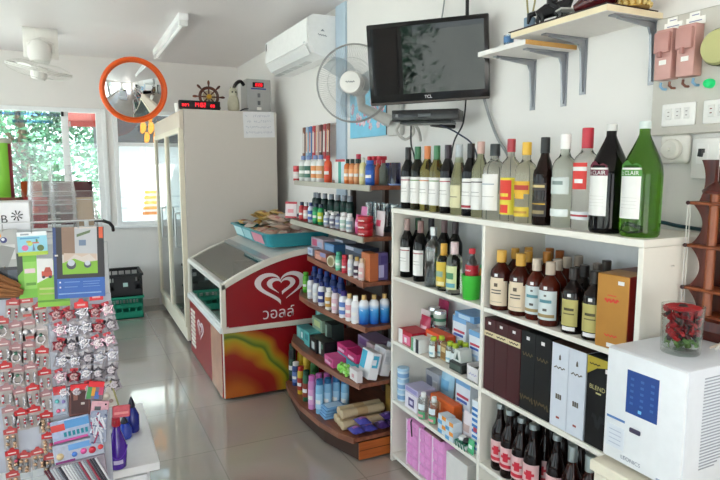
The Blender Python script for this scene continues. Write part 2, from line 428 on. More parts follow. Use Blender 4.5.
# picture on the wall behind the fan
t = thing('canvas_print', 'light blue canvas print with pink blossoms behind the wall fan', 'picture', (1.708, 3.1, 1.69))
g = G(); g.box(-.025, 0, 0, .5, 0, .32); g.m = 1
rr = random.Random(3)
for k in range(26):
    y, z = rr.uniform(.03, .47), .06 + rr.uniform(0, .17); a = rr.uniform(0, 6)
    for j in range(5): 
        cy, cz = y + .014 * cos(a + j * 1.256), z + .014 * sin(a + j * 1.256)
        g.m = rr.choice((1, 1, 2)); g.prism([(cy + .011 * cos(q), cz + .011 * sin(q)) for q in (0, 1.05, 2.1, 3.14, 4.2, 5.2)], -.0265, -.025, 'yz')
part('canvas', g, [M('#7cc4e0', .6, var=.25, scale=6), M('#f1d5dc', .6), M('#e78aa0', .6)], t)
g = G(); g.box(-.026, .0, -.035, -.001, 0, .32); part('edge_band', g, BLACK, t)

# ---- television on a wall arm
TW, TH = .545, .358; yaw = .83
t = thing('television', 'black flat television tilted out on a wall arm', 'television', (1.45, 2.29, 1.968), rot=(R(8.0), R(-1.8), -(pi / 2 - yaw)))
# local frame: x = viewer's right, -y = towards the viewer
g = G(); g.box(-TW / 2, TW / 2, 0, .035, -TH / 2, TH / 2, .006); part('bezel', g, M('#060607', .15), t)
g = G(); g.box(-TW / 2 + .02, TW / 2 - .02, -.0015, .002, -TH / 2 + .045, TH / 2 - .02); part('screen', g, M('#060708', .03, ior=1.42, var=0), t)
g = G(); g.box(-TW / 2 + .004, TW / 2 - .004, -.004, .001, -TH / 2 + .003, -TH / 2 + .012); part('speaker_strip', g, M('#3a302a', .35), t)
g = G(); g.text('TCL', lambda u, v: (u, -.0015, -TH / 2 + .028 + v), w=.034); part('logo', g, M('#e8e8ea', .35), t, 'white TCL lettering')
g = G(); g.box(-.18, .18, .034, .06, -.1, .1, .015); part('back_cover', g, M('#141416', .5), t)
g = G(); g.box(-.03, .03, .05, .075, -.08, .08); g.tube([(0, .06, 0), (.05, .13, 0), (.16, .16, 0)], .016, 8); part('wall_arm', g, BLACK, t)
t = thing('set_top_box', 'slim black set-top box on a bracket beneath the television', 'set-top box', (1.5, 2.36, 1.712), rot=(0, 0, -(pi / 2 - .78)))
g = G(); g.box(-.155, .155, -.06, .085, 0, .05, .004); part('case', g, M('#101013', .25), t)
g = G(); g.cyl((-.13, -.061, .018), .007, .012, 10); part('power_button', g, M('#8d8f92', .3), t)
g = G(); g.box(-.03, .03, -.062, -.06, .018, .03); part('display_strip', g, M('#5d5f62', .3), t)
t = thing('media_bracket', 'small black bracket arm holding the set-top box', 'bracket', (1.5, 2.36, 1.7), rot=(0, 0, -(pi / 2 - .78)))
g = G(); g.box(-.12, .12, -.04, .09, 0, .01); g.box(-.02, .02, .05, .07, .008, .011); part('tray', g, BLACK, t)
g = G(); g.tube([(0, .088, .005), (.06, .16, .0), (.09, .2, .0)], .012, 8); part('arm', g, BLACK, t)
def cable(label, pts, r, m, name='cable'):
    P = [Vector(p) for p in pts]; out = []
    for i in range(len(P) - 1):
        p0 = P[max(0, i - 1)]; p1 = P[i]; p2 = P[i + 1]; p3 = P[min(len(P) - 1, i + 2)]
        for k in range(6):
            u = k / 6; out.append(.5 * ((2 * p1) + (p2 - p0) * u + (2 * p0 - 5 * p1 + 4 * p2 - p3) * u * u + (3 * p1 - p0 - 3 * p2 + p3) * u ** 3))
    out.append(P[-1]); g = G(); g.tube(out, r, 6); return tag(g.obj(name, m), label, 'cable')
BC = M('#141416', .4); GC = M('#8d9092', .45)
cable('black power lead hanging straight down from the left of the set-top box', [(1.6, 2.673, 1.715), (1.61, 2.687, 1.62), (1.62, 2.672, 1.56), (1.63, 2.625, 1.4)], .005, BC)
cable('black lead looping from the right of the television down to the bottles', [(1.6, 2.197, 1.81), (1.62, 2.244, 1.70), (1.64, 2.341, 1.62), (1.65, 2.385, 1.5), (1.65, 2.390, 1.38)], .004, BC)
cable('navy cable slanting from the set-top box behind the bottles', [(1.58, 2.373, 1.70), (1.62, 2.281, 1.655), (1.64, 2.176, 1.58), (1.65, 2.146, 1.4)], .004, M('#1b2340', .4))
cable('thick grey cable running down the wall right of the television', [(1.66, 2.176, 1.87), (1.69, 2.152, 1.74), (1.695, 2.091, 1.63), (1.695, 2.000, 1.52), (1.695, 1.976, 1.33)], .007, GC)
cable('thin grey cable rising to the ceiling above the television', [(1.69, 2.552, 2.18), (1.695, 2.512, 2.38), (1.695, 2.491, 2.59)], .004, GC)
cable('black cable bundle rising to the ceiling above the television', [(1.64, 2.256, 2.08), (1.66, 2.287, 2.25), (1.66, 2.295, 2.59)], .009, BC)
cable('loose clump of grey cables below the canvas print', [(1.66, 2.86, 1.76), (1.62, 2.86, 1.70), (1.64, 2.8, 1.65), (1.67, 2.76, 1.69), (1.63, 2.74, 1.75), (1.66, 2.7, 1.7), (1.69, 2.72, 1.64)], .008, M('#b9b6b0', .45))

# ---- two white wall shelves on metal brackets
BRK = M('#9b9da2', .35, .6)
def shelf_bracket(y, zt, depth, drop, parent, base):
    g = G(); a, c = y - base[1], zt - base[2]
    g.box(XW - .004 - base[0], XW - base[0], a - .014, a + .014, c - drop, c)
    g.box(XW - depth - base[0], XW - base[0], a - .012, a + .012, c - .005, c)
    X = XW - .004 - base[0]
    g.prism([(X, c - .005), (X - depth * .85, c - .005), (X - depth * .85, c - .010), (X - .03, c - .022), (X - .018, c - .045), (X - .006, c - drop * .95), (X, c - drop * .95)], a - .004, a + .004, 'xz')
    part('bracket', g, BRK, parent)
for nm, y0, y1, zb, th, lb in (('upper', 1.315, 1.745, 1.966, .02, 'white wall shelf carrying the dark statue, higher of the two'), ('lower', 1.668, 1.94, 1.932, .018, 'lower white wall shelf beside the television')):
    base = (XW, y0, zb)
    t = thing('wall_shelf', lb, 'shelf', base)
    g = G(); g.box(-.245, 0, 0, y1 - y0, 0, th); g.m = 1
    if nm == 'upper': g.box(-.247, -.245, 0, y1 - y0, .001, th - .001); g.box(-.245, 0, -.002, 0, .001, th - .001)
    else: g.box(-.245, 0, -.002, 0, .001, th - .001)
    part('board', g, [M('#e6e3df', .45), M('#e8d9b8' if nm == 'upper' else '#c99a55', .5)], t)
    if nm == 'upper':
        g = G(); g.box(-.249, -.02, .0, y1 - y0 + .012, th + .001, th + .004); part('shelf_liner', g, M('#39231d', .6), t, 'dark red-brown liner')
    for y in ((1.338, 1.628) if nm == 'upper' else (1.72, 1.89)): shelf_bracket(y, zb - .0005, .2, .2, t, base)
zu = 1.966 + .0245
# things on the upper wall shelf
t = thing('horse_statuette', 'dark rearing horse-and-rider statuette on the upper wall shelf', 'statuette', (1.55, 1.63, zu), R(-55))
g = G(); g.box(-.05, .05, -.025, .025, 0, .014, .004); part('plinth', g, BLACK, t)
g = G()
g.tube([(-.05, 0, .045), (-.02, 0, .058), (.02, 0, .062), (.045, 0, .072), (.06, 0, .1), (.068, 0, .12)], [.02, .026, .024, .022, .014, .012], 8)
g.tube([(.064, 0, .122), (.085, 0, .112), (.098, 0, .1)], [.013, .011, .007], 8)
for x, y, b in ((-.045, .012, -.01), (-.04, -.012, .01), (.035, .012, .025), (.03, -.012, 0)): g.tube([(x, y, .05), (x + b, y, .03), (x + b * .4, y, .012)], [.012, .007, .006], 6)
g.tube([(-.058, 0, .055), (-.08, 0, .05), (-.085, 0, .02)], [.01, .012, .004], 6)
for s_ in (-1, 1): g.tube([(.062, s_ * .008, .128), (.06, s_ * .009, .142)], [.005, .001], 5)
part('horse', g, M('#131113', .35), t)
g = G(); g.tube([(-.005, 0, .07), (-.002, 0, .1), (.0, 0, .13)], [.018, .02, .016], 8); g.ball((.003, 0, .152), .016)
for s_ in (-1, 1): g.tube([(0, s_ * .014, .075), (.02, s_ * .026, .06), (.016, s_ * .028, .035)], [.012, .01, .007], 6); g.tube([(0, s_ * .018, .122), (.02, s_ * .022, .1), (.045, s_ * .008, .105)], [.008, .007, .005], 6)
part('rider', g, M('#18151a', .4), t)
t = thing('dried_flowers', 'two dried cream flower heads on stems left of the dark statuette', 'dried flowers', (1.52, 1.712, zu))
for k, (dx, dy, h) in enumerate(((-.006, .008, .15), (.01, -.012, .165))):
    g = G(); g.tube([(dx * .3, dy * .3, .03), (dx, dy, h * .6), (dx * 1.5, dy * 1.5, h)], .0035, 6); part('stem', g, M('#9b9166', .6), t)
    g = G(); g.ball((dx * 1.5, dy * 1.5, h + .018), .02, (1.2, 1.2, .9))
    for a in range(9): g.ball((dx * 1.5 + .018 * cos(a * .7), dy * 1.5 + .018 * sin(a * .7), h + .012 + .01 * (a % 3)), .009, seg=6, rings=4)
    part('flower_head', g, M('#cbb784', .7), t)
g = G(); g.lathe([(.016, 0), (.02, .003), (.021, .045), (.019, .045), (.017, .004)], 14); part('tin_holder', g, M('#7c94a8', .35), t)
t = thing('clear_box', 'small clear plastic box on the upper wall shelf, right of the statuette', 'box', (1.53, 1.545, zu), R(-20))
g = G(); 
for a in ((-.028, -.026), (.026, .028)): g.box(a[0], a[1], -.02, .02, 0, .034)
g.box(-.026, .026, .018, .02, 0, .034); part('case', g, thin_glass('clear_box_plastic', '#eef2f2', .1, .05), t)
g = G(); g.box(-.03, .03, -.022, .022, .034, .04, .002, 1); g.box(-.026, .026, -.018, .017, .0005, .004); part('lid', g, M('#d7d6d2', .4), t)
t = thing('glazed_ornament', 'dark red glazed lump on the upper wall shelf beside the gold ornament', 'ornament', (1.52, 1.421, zu), R(-70))
g = G(); g.tube([(-.06, 0, .022), (-.03, 0, .03), (.02, 0, .042), (.05, 0, .04), (.075, 0, .024)], [.012, .024, .034, .03, .01], 10); g.ball((.01, .0, .062), .028, (1.2, .9, .8)); part('body', g, M('#4a1519', .25, coat=.4), t)
t = thing('gold_ornament', 'beaded gold ornament at the right end of the upper wall shelf', 'ornament', (1.6, 1.340, zu))
g = G(); g.lathe([(0, 0), (.05, 0), (.052, .01), (.044, .03), (.03, .055), (.012, .08), (0, .085)], 18); part('core', g, M('#a8843a', .4, .6), t)
g = G()
for i in range(6):
    n_ = 18 - i * 2; rr_ = .053 - i * .0075
    for k in range(n_):
        a = 2 * pi * (k + .5 * (i % 2)) / n_; g.ball((rr_ * cos(a), rr_ * sin(a), .008 + i * .0125), .0075, seg=6, rings=4)
part('beads', g, M('#d8be7c', .35, .5), t)
t = thing('drinking_glass', 'small blue and clear tumbler on the lower wall shelf', 'glass', (1.5, 1.80, 1.9505))
g = G(); g.lathe([(0, 0), (.016, 0), (.019, .04), (.0175, .04), (.015, .003), (0, .003)], 16); part('tumbler', g, thin_glass('tumbler_glass', '#dbe8f2', .1), t)
g = G(); g.lathe([(.0182, .012), (.0195, .034)], 16); part('blue_band', g, M('#4c79a8', .4), t, 'blue band')

# ---- electrical board at the right edge
PANELM = M('#c3bfb6', .5)
t = thing('breaker_board', 'grey electrical board with pink breakers on the right wall', 'electrical board', (XW, 1.33, 1.6))
g = G(); g.box(-.022, 0, -.52, -.012, 0, .362, .003, 1); part('backboard', g, PANELM, t)
PINK = M('#c99a92', .4)
for k, y in enumerate((-.073, -.146)):
    g = G(); g.box(-.062, -.022, y - .0285, y + .0285, .168, .318, .003); b = part('breaker', g, PINK, t)
    g = G(); g.box(-.075, -.062, y - .025, y + .025, .247, .308, .002); b2 = part('cover', g, M('#bf8d86', .4), b)
    g = G(); g.box(-.084, -.072, y - .006, y + .006, .232, .250, .002); part('toggle', g, M('#b07c76', .4), b)
    g = G(); g.box(-.0632, -.0618, y - .012, y + .012, .212, .226); part('rating_label', g, PAPER, b, 'white sticker')
    g = G(); g.box(-.0245, -.0215, y - .03, y + .03, .320, .342); g.box(-.0245, -.0215, y - .012, y + .02, .342, .357); g.m = 1; g.box(-.0252, -.0245, y - .01, y + .012, .347, .350); g.box(-.0252, -.0245, y - .02, y + .02, .329, .332)
    part('paper_tag', g, [PAPER, M('#8a8fae', .5)], t)
for y, c in ((-.055, '#7fa9c9'), (-.085, '#7a4a3a'), (-.13, '#7a4a3a'), (-.162, '#7fa9c9')):
    g = G(); g.tube([(-.04, y, .162), (-.042, y, .15), (-.034, y - .004, .142), (-.022, y - .006, .142)], .004, 6); part('wire', g, M(c, .4), t)
for y in (-.248, -.32):
    g = G(); prof = [(0, 0), (.045, 0), (.05, .01), (.05, .045), (.045, .055), (0, .055)]
    g.T = Matrix.Translation((-.022, y, .235)) @ Matrix.Rotation(-pi / 2, 4, 'Y'); g.lathe(prof, 24); g.m = 1; g.lathe([(.0505, .016), (.052, .018), (.052, .024), (.0505, .026)], 24); g.lathe([(.0505, .034), (.052, .036), (.052, .042), (.0505, .044)], 24)
    part('drum_switch', g, [M('#b9b77c', .4), M('#4a4a33', .5)], t, 'olive round switch')
g = G(); g.T = Matrix.Translation((-.022, -.205, .142)) @ Matrix.Rotation(-pi / 2, 4, 'Y'); g.lathe([(0, 0), (.014, 0), (.014, .01), (.011, .02), (0, .024)], 18); part('pilot_light', g, M('#0fae62', .3, e=.75, var=0), t, 'lit green pilot light')
for y in (-.112, -.248):
    g = G(); g.box(-.03, -.022, y - .056, y + .056, .026, .095, .004); p_ = part('socket_plate', g, M('#ebeae6', .35), t)
    g = G()
    for k in (-1, 0, 1): g.box(-.0325, -.0298, y + k * .03 - .01, y + k * .03 + .01, .046, .08, .002, 1)
    part('socket_insert', g, M('#dddcd8', .35), p_)
    g = G()
    for k in (-1, 0, 1):
        for dz in (.057, .069): g.box(-.0332, -.0324, y + k * .03 - .003, y + k * .03 + .003, dz - .0015, dz + .0015)
    part('socket_slot', g, M('#8d8b86', .5) if y > -.2 else M('#7a2a26', .5), p_)
g = G()
for y, z in ((-.012, .02), (-.012, .33), (-.3, .33), (-.145, .335)): g.ball((-.022, y, z), .004, (.5, 1, 1), 8, 5)
part('screw', g, M('#8b8d90', .3, .8), t)
t = thing('plug_adapter', 'round white plug adapter on the wall below the breaker board', 'plug adapter', (XW, 1.230, 1.555))
g = G(); g.T = Matrix.Rotation(-pi / 2, 4, 'Y'); g.box(-.045, .045, -.05, .05, 0, .025, .015, 3); g.m = 1; g.lathe([(.032, .024), (.032, .04), (.026, .046), (0, .046)], 22); g.lathe([(.006, .046), (.006, .056), (0, .057)], 10); part('body', g, [M('#e7e5de', .4), M('#dedcd3', .35)], t)
t = thing('key_switch', 'white boxed switch with a dark lever beside the round plug adapter', 'switch', (XW, 1.126, 1.49))
g = G(); g.box(-.03, 0, -.045, .038, -.025, .095, .004); part('box', g, M('#e9e8e5', .4), t)
g = G(); g.box(-.033, -.03, -.015, .022, .02, .08, .002, 1); part('face_plate', g, M('#f3f2f0', .3), t)
g = G(); g.cyl((-.036, .003, .052), .009, .012, 12); g.prism([(.0, .04), (.009, .042), (.006, .062), (-.004, .06)], -.046, -.034, 'yz'); part('lever', g, M('#2c2b2d', .4), t)
cable('dark teal cable lying along the wall behind the green wine magnum', [(1.66, 1.33, 1.312), (1.68, 1.26, 1.325), (1.69, 1.2, 1.318), (1.695, 1.1, 1.312), (1.697, .98, 1.31)], .006, M('#123a44', .4))

# ------------------------------------------------------------------ tall display fridge and what stands on it
FB = M('#c8c0b8', .4, var=.02); FT = M('#e6dcc6', .4)
fx0, fx1, fy0, fy1, fz = .79, 1.60, 4.92, 6.50, 1.965
t = thing('display_fridge', 'tall beige two-door display fridge standing against the far corner', 'fridge', (fx0, fy0, 0))
W, D = fx1 - fx0, fy1 - fy0
g = G(); g.box(.03, W, 0, .03, .05, fz, .004, 1); g.box(.03, W, D - .03, D, .05, fz); g.box(W - .03, W, .03, D - .03, .05, fz); g.box(.03, W - .03, .03, D - .03, fz - .04, fz); g.box(.03, W - .03, .03, D - .03, .05, .2)
part('cabinet', g, FB, t)
g = G(); g.box(.04, W - .04, .035, D - .035, 0, .05); part('plinth', g, M('#2a2a2c', .6), t)
g = G(); g.prism([(.03, fz - .17), (0, fz - .15), (.0, fz - .02), (.03, fz)], 0, D, 'xz'); part('header', g, M('#d9cbb9', .4), t)
g = G(); g.box(0, .03, 0, D, .05, .17, .004, 1); part('kick_panel', g, FT, t)
g = G(); g.box(W - .05, W - .035, .05, D - .05, .2, fz - .05); part('liner', g, M('#b9c6c6', .4), t)
for z in (.45, .75, 1.05, 1.35, 1.6):
    g = G()
    for k in range(9): g.tube([(.08 + k * .08, .04, z), (.08 + k * .08, D - .04, z)], .003, 4)
    for k in range(4): g.tube([(.08, .05 + k * (D - .1) / 3, z), (W - .06, .05 + k * (D - .1) / 3, z)], .003, 4)
    part('wire_shelf', g, STEEL, t)
FG = thin_glass('fridge_glass', '#d3e0de', .1)
for k, (a, b) in enumerate(((0, D / 2), (D / 2, D))):
    g = G(); w = .035
    g.box(-.012, .028, a + .002, a + w, .17, fz - .15, .003, 1); g.box(-.012, .028, b - w, b - .002, .17, fz - .15, .003, 1)
    g.box(-.012, .028, a + w, b - w, .17, .21); g.box(-.012, .028, a + w, b - w, fz - .19, fz - .15)
    d = part('door', g, FT, t)
    g = G(); g.box(.005, .011, a + w, b - w, .21, fz - .19); part('door_glass', g, FG, d)
    g = G(); yh = a + .08 + k * .02
    g.tube([(-.012, yh, .84), (-.05, yh, .84), (-.05, yh, 1.12), (-.012, yh, 1.12)], .009, 8); part('handle', g, STEEL, d)
t = thing('paper_note', 'white handwritten paper note taped to the fridge side', 'note', (1.448, 4.9199, 1.75), rot=(0, R(-2), 0))
g = G(); g.box(-.135, .135, -.0008, 0, 0, .215); part('sheet', g, M('#dcdbdd', .6), t)
g = G(); rr = random.Random(11)
for row in range(4):
    z = .18 - row * .046; x = -.115
    while x < .1:
        w = rr.uniform(.008, .02); pts = [(x + w * i / 5, z + rr.uniform(-.011, .011)) for i in range(6)]
        if rr.random() > .15: g.ribbon(pts, .0022, lambda u, v, d: (u, -.001 - d, v), .0002)
        x += w + .006
part('handwriting', g, M('#9fa2b4', .6), t)
# LED clock
t = thing('led_clock', 'black LED clock with red digits on top of the fridge', 'clock', (0.964, 4.98, fz + .0012))
g = G(); g.box(-.165, .165, -.02, .03, 0, .072, .003, 1); part('case', g, M('#0a0a0b', .3), t)
RED = M('#ff2a3a', .4, e=1.1, var=0)
SEG = {'0': 'abcdef', '1': 'bc', '2': 'abged', '4': 'fgbc', '7': 'abc', '8': 'abcdefg', '5': 'afgcd', '6': 'afgcde', '3': 'abgcd'}
def seg_digits(g, s_, x, z, w, h, th, y):
    for ch in s_:
        if ch == ':':
            for q in (.3, .7): g.box(x, x + th, y - .0008, y, z + h * q - th / 2, z + h * q + th / 2)
            x += w * .45; continue
        for q in SEG[ch]:
            r_ = {'a': (0, w, h - th, h), 'g': (0, w, h / 2 - th / 2, h / 2 + th / 2), 'd': (0, w, 0, th), 'b': (w - th, w, h / 2, h), 'c': (w - th, w, 0, h / 2), 'f': (0, th, h / 2, h), 'e': (0, th, 0, h / 2)}[q]
            g.box(x + r_[0], x + r_[1], y - .0008, y, z + r_[2], z + r_[3])
        x += w * 1.4
g = G(); seg_digits(g, '14:02', -.05, .022, .017, .034, .0045, -.0202); part('digits', g, RED, t, 'glowing red digits')
for s_, x_ in (('027', -.142), ('28', .085)):
    g = G(); seg_digits(g, s_, x_, .024, .014, .02, .004, -.0202); part('small_digits', g, RED, t)
# ship's wheel
t = thing('ship_wheel', 'small dark wooden ship wheel ornament behind the LED clock', 'ornament', (1.072, 5.12, fz + .0012))
WD = wood('dark_wheel_wood', '#3a1a10', '#6a3420', 8, .3); cz = .125
g = G(); g.tube([(.075 * cos(a), 0, cz + .075 * sin(a)) for a in [i * 2 * pi / 28 for i in range(28)]], .013, 8, True); part('rim', g, WD, t)
for k in range(8):
    a = k * pi / 4; g = G(); P = [(q * cos(a), 0, cz + q * sin(a)) for q in (.015, .09, .1, .115, .128, .136)]
    g.tube(P, [.006, .006, .008, .011, .009, .004], 8); part('spoke', g, WD, t)
g = G(); g.T = Matrix.Translation((0, 0, cz)) @ Matrix.Rotation(pi / 2, 4, 'X'); g.lathe([(0, -.02), (.02, -.02), (.024, 0), (.02, .02), (0, .022)], 14); part('hub', g, GOLD, t)
g = G(); g.box(-.06, .06, -.025, .025, 0, .012); part('foot', g, WD, t)
g = G(); g.T = Matrix.Translation((0, .005, cz)) @ Matrix.Rotation(pi / 2, 4, 'X'); g.lathe([(0, 0), (.055, 0), (.055, .004), (0, .004)], 24); part('dial', g, M('#b6a58c', .4), t, 'pale round dial')
# vase
t = thing('ceramic_owl', 'cream ceramic owl figurine between the clock and the grey voltage stabiliser', 'figurine', (1.265, 5.06, fz + .0012))
CER = M('#b9b39c', .4, var=.15, scale=60)
g = G(); g.lathe([(0, 0), (.042, 0), (.05, .03), (.05, .08), (.04, .12), (.032, .135), (.036, .155), (.032, .185), (.018, .2), (0, .203)], 18); part('body', g, CER, t)
g = G()
for s_ in (-1, 1): g.lathe([(.01, 0), (.001, .025)], 8, (s_ * .02, 0, .188)); 
part('ear', g, CER, t)
g = G()
for s_ in (-1, 1): g.ball((s_ * .014, -.03, .165), .008, (1, .6, 1), 8, 6)
part('eye', g, BLACK, t)
t = thing('voltage_stabiliser', 'grey metal voltage stabiliser box with red readout on the fridge', 'stabiliser', (1.502, 5.1, fz + .0012))
g = G(); g.box(-.108, .108, 0, .2, .012, .295, .004, 1); part('case', g, M('#a9a9a8', .35, .3), t)
g = G(); g.box(-.055, .045, -.004, 0, .225, .268, .002, 1); r_ = part('readout', g, M('#1d1418', .3), t)
g = G(); seg_digits(g, '220', -.03, .235, .016, .024, .004, -.0042); part('digits', g, RED, r_, 'red digits')
g = G(); g.box(-.07, .065, -.002, 0, .207, .219); part('name_strip', g, M('#3b4f8f', .4), t, 'blue strip')
g = G()
for z in (.14, .075): g.box(-.012, .012, -.006, 0, z, z + .035, .002, 1)
part('switch', g, M('#6e6f72', .4), t)
g = G(); g.box(-.02, .02, -.002, 0, .03, .055); part('sticker', g, PAPER, t)
g = G()
for x in (-.09, .09):
    for y in (.02, .18): g.cyl((x, y, 0), .012, .012, 10)
part('foot', g, BLACK, t)
bx = 1.502
cable('thick black cable looping from the left of the grey stabiliser', [(bx - .115, 5.16, 2.21), (bx - .15, 5.15, 2.24), (bx - .2, 5.14, 2.2), (bx - .215, 5.17, 2.1), (bx - .2, 5.22, 1.99)], .016, BC)
cable('thin black lead on the fridge top beside the stabiliser', [(bx - .115, 5.04, 2.0), (bx - .15, 5.02, 1.995), (bx - .18, 5.05, 1.98), (bx - .16, 5.1, 1.973)], .005, BC)
t = thing('small_cup', 'small white plastic cup at the front corner of the fridge top', 'cup', (.84, 5.25, fz + .0012))
g = G(); g.lathe([(0, 0), (.03, 0), (.036, .07), (.033, .07), (.028, .004), (0, .004)], 16); part('cup_body', g, M('#e5e3de', .4), t)

# ---- crates on the floor
def crate(loc, col, label, w=.33, d=.42, h=.225):
    m = M(col, .45); t = thing('storage_crate', label, 'crate', loc)
    g = G(); th = .008
    def wall(x0, x1, y0, y1, n, ax):
        z0 = .012
        g.box(x0, x1, y0, y1, 0, .07); g.box(x0, x1, y0, y1, h * .52, h * .66); g.box(x0, x1, y0, y1, h - .03, h)
        for k in range(n + 1):
            u = k / n
            if ax == 'x': c = x0 + (x1 - x0 - .012) * u; g.box(c, c + .012, y0, y1, .06, h - .02)
            else: c = y0 + (y1 - y0 - .012) * u; g.box(x0, x1, c, c + .012, .06, h - .02)
    g.box(0, w, 0, d, 0, .012)
    wall(0, w, 0, th, 5, 'x'); wall(0, w, d - th, d, 5, 'x'); wall(0, th, 0, d, 5, 'y'); wall(w - th, w, 0, d, 5, 'y')
    part('basket', g, m, t)
    g = G(); g.box(-.012, w + .012, -.012, .0, h - .022, h, .003, 1); g.box(-.012, w + .012, d, d + .012, h - .022, h, .003, 1); g.box(-.012, 0, 0, d, h - .022, h); g.box(w, w + .012, 0, d, h - .022, h)
    part('rim', g, m, t)
    return t
crate((.235, 6.12, .001), '#0f8a6c', 'green plastic crate on the floor below the far window')
c2 = crate((.235, 6.12, .2275), '#141516', 'black plastic crate stacked on the green crate')
g = G(); g.box(.07, .26, -.004, .0, .06, .2); g.m = 1; g.box(.15, .195, -.006, -.004, .1, .14); part('front_panel', g, [M('#17181a', .4), M('#b8d6cf', .5)], c2)

# ------------------------------------------------------------------ ice cream freezer
X0, Y0, FW, FD = .80, 3.62, .86, 1.17
t = thing('ice_cream_freezer', 'red ice cream chest freezer with sloping glass lid beside the display fridge', 'freezer', (X0, Y0, 0))
FWH = M('#e3ddd0', .35)
RED_ = M('#96101b', .28, var=.05); REDM = M('#920f1a', .28)
def swirl_mat():
    ma = bpy.data.materials.new('swirl_print'); ma.use_nodes = True; nt = ma.node_tree; b = nt.nodes['Principled BSDF']; b.inputs['Roughness'].default_value = .25
    tc = nt.nodes.new('ShaderNodeTexCoord'); sp = nt.nodes.new('ShaderNodeSeparateXYZ'); nt.links.new(tc.outputs['Object'], sp.inputs[0])
    ad = nt.nodes.new('ShaderNodeMath'); ad.operation = 'SUBTRACT'; nt.links.new(sp.outputs[0], ad.inputs[0]); nt.links.new(sp.outputs[1], ad.inputs[1])
    cb = nt.nodes.new('ShaderNodeCombineXYZ'); nt.links.new(ad.outputs[0], cb.inputs[0]); nt.links.new(sp.outputs[2], cb.inputs[1])
    no = nt.nodes.new('ShaderNodeTexNoise'); no.inputs['Scale'].default_value = 2.5; nt.links.new(cb.outputs[0], no.inputs['Vector'])
    mx = nt.nodes.new('ShaderNodeVectorMath'); mx.operation = 'MULTIPLY_ADD'; mx.inputs[1].default_value = (.28, .28, 0); nt.links.new(no.outputs['Color'], mx.inputs[0]); nt.links.new(cb.outputs[0], mx.inputs[2])
    ds = nt.nodes.new('ShaderNodeVectorMath'); ds.operation = 'DISTANCE'; ds.inputs[1].default_value = (.14, .10, 0); nt.links.new(mx.outputs[0], ds.inputs[0])
    mr = nt.nodes.new('ShaderNodeMapRange'); mr.inputs[2].default_value = .62; nt.links.new(ds.outputs['Value'], mr.inputs[0])
    cr = nt.nodes.new('ShaderNodeValToRGB'); el = cr.color_ramp.elements
    cols = [(0, '#a8501a'), (.2, '#b8601c'), (.3, '#a04014'), (.42, '#8f1a14'), (.55, '#98281a'), (.62, '#b8821c'), (.67, '#a89a24'), (.70, '#4f6a24'), (.745, '#8f8f2a'), (.79, '#b0761c'), (.86, '#8f1418'), (1, '#8a0f18')]
    el[0].position, el[0].color = cols[0][0], lin(cols[0][1]); el[1].position, el[1].color = cols[-1][0], lin(cols[-1][1])
    for p_, c in cols[1:-1]:
        e = el.new(p_); e.color = lin(c)
    nt.links.new(mr.outputs[0], cr.inputs[0]); nt.links.new(cr.outputs[0], b.inputs['Base Color'])
    return ma
SW = swirl_mat()
def top(x): return .765 + .2 * (1 - (1 - min(1, x / .62)) ** 1.75)
prof = [(.0, .765)] + [(x, top(x)) for x in [i * .04 for i in range(1, 17)]] + [(FW, top(.7))]
# lower body: floor, walls
g = G(); g.box(.0, FW, .012, FD, .016, .47, .004, 1); part('lower_body', g, FWH, t)
g = G(); g.box(.03, FW - .03, .03, FD - .03, .008, .016); part('base', g, M('#1d1d1f', .6), t)
g = G()
for x in (.06, FW - .06):
    for y in (.06, FD - .06): g.cyl((x, y, 0), .022, .0085, 12)
part('caster', g, BLACK, t)
# near side: red upper panel and printed lower panel
g = G(); g.prism([(.012, .485)] + [(x + (.012 if i == 0 else 0), z - .03) for i, (x, z) in enumerate(prof)] + [(FW, .485)], .0, .012, 'xz'); sp_ = part('side_panel', g, RED_, t, 'red side panel with the white heart emblem')
g = G(); g.box(.006, FW, .0, .0118, .02, .452); part('printed_panel', g, SW, t, 'lower side panel with a red, yellow and green swirl')
g = G(); g.box(-.004, FW, -.008, .012, .452, .486, .003, 1); part('trim_band', g, FWH, t, 'white band')
g = G(); pf = [(x, z) for x, z in prof]; band = [(x, z + .004) for x, z in pf] + [(x, z - .034) for x, z in pf[::-1]]
g.prism(band, -.012, .03, 'xz'); g.box(-.01, .022, -.012, .022, .485, .768, .003, 1); part('top_frame', g, FWH, t)
g = G(); g.prism(band, FD - .03, FD, 'xz'); g.box(-.01, .022, FD - .022, FD, .485, .768, .003, 1); part('top_frame', g, FWH, t)
g = G(); g.prism([(.012, .485)] + [(x, z - .03) for x, z in prof] + [(FW, .485)], FD - .012, FD, 'xz'); part('far_side', g, FWH, t)
g = G(); g.box(FW - .02, FW, .012, FD - .012, .47, top(.7) - .03); part('rear_wall', g, FWH, t)
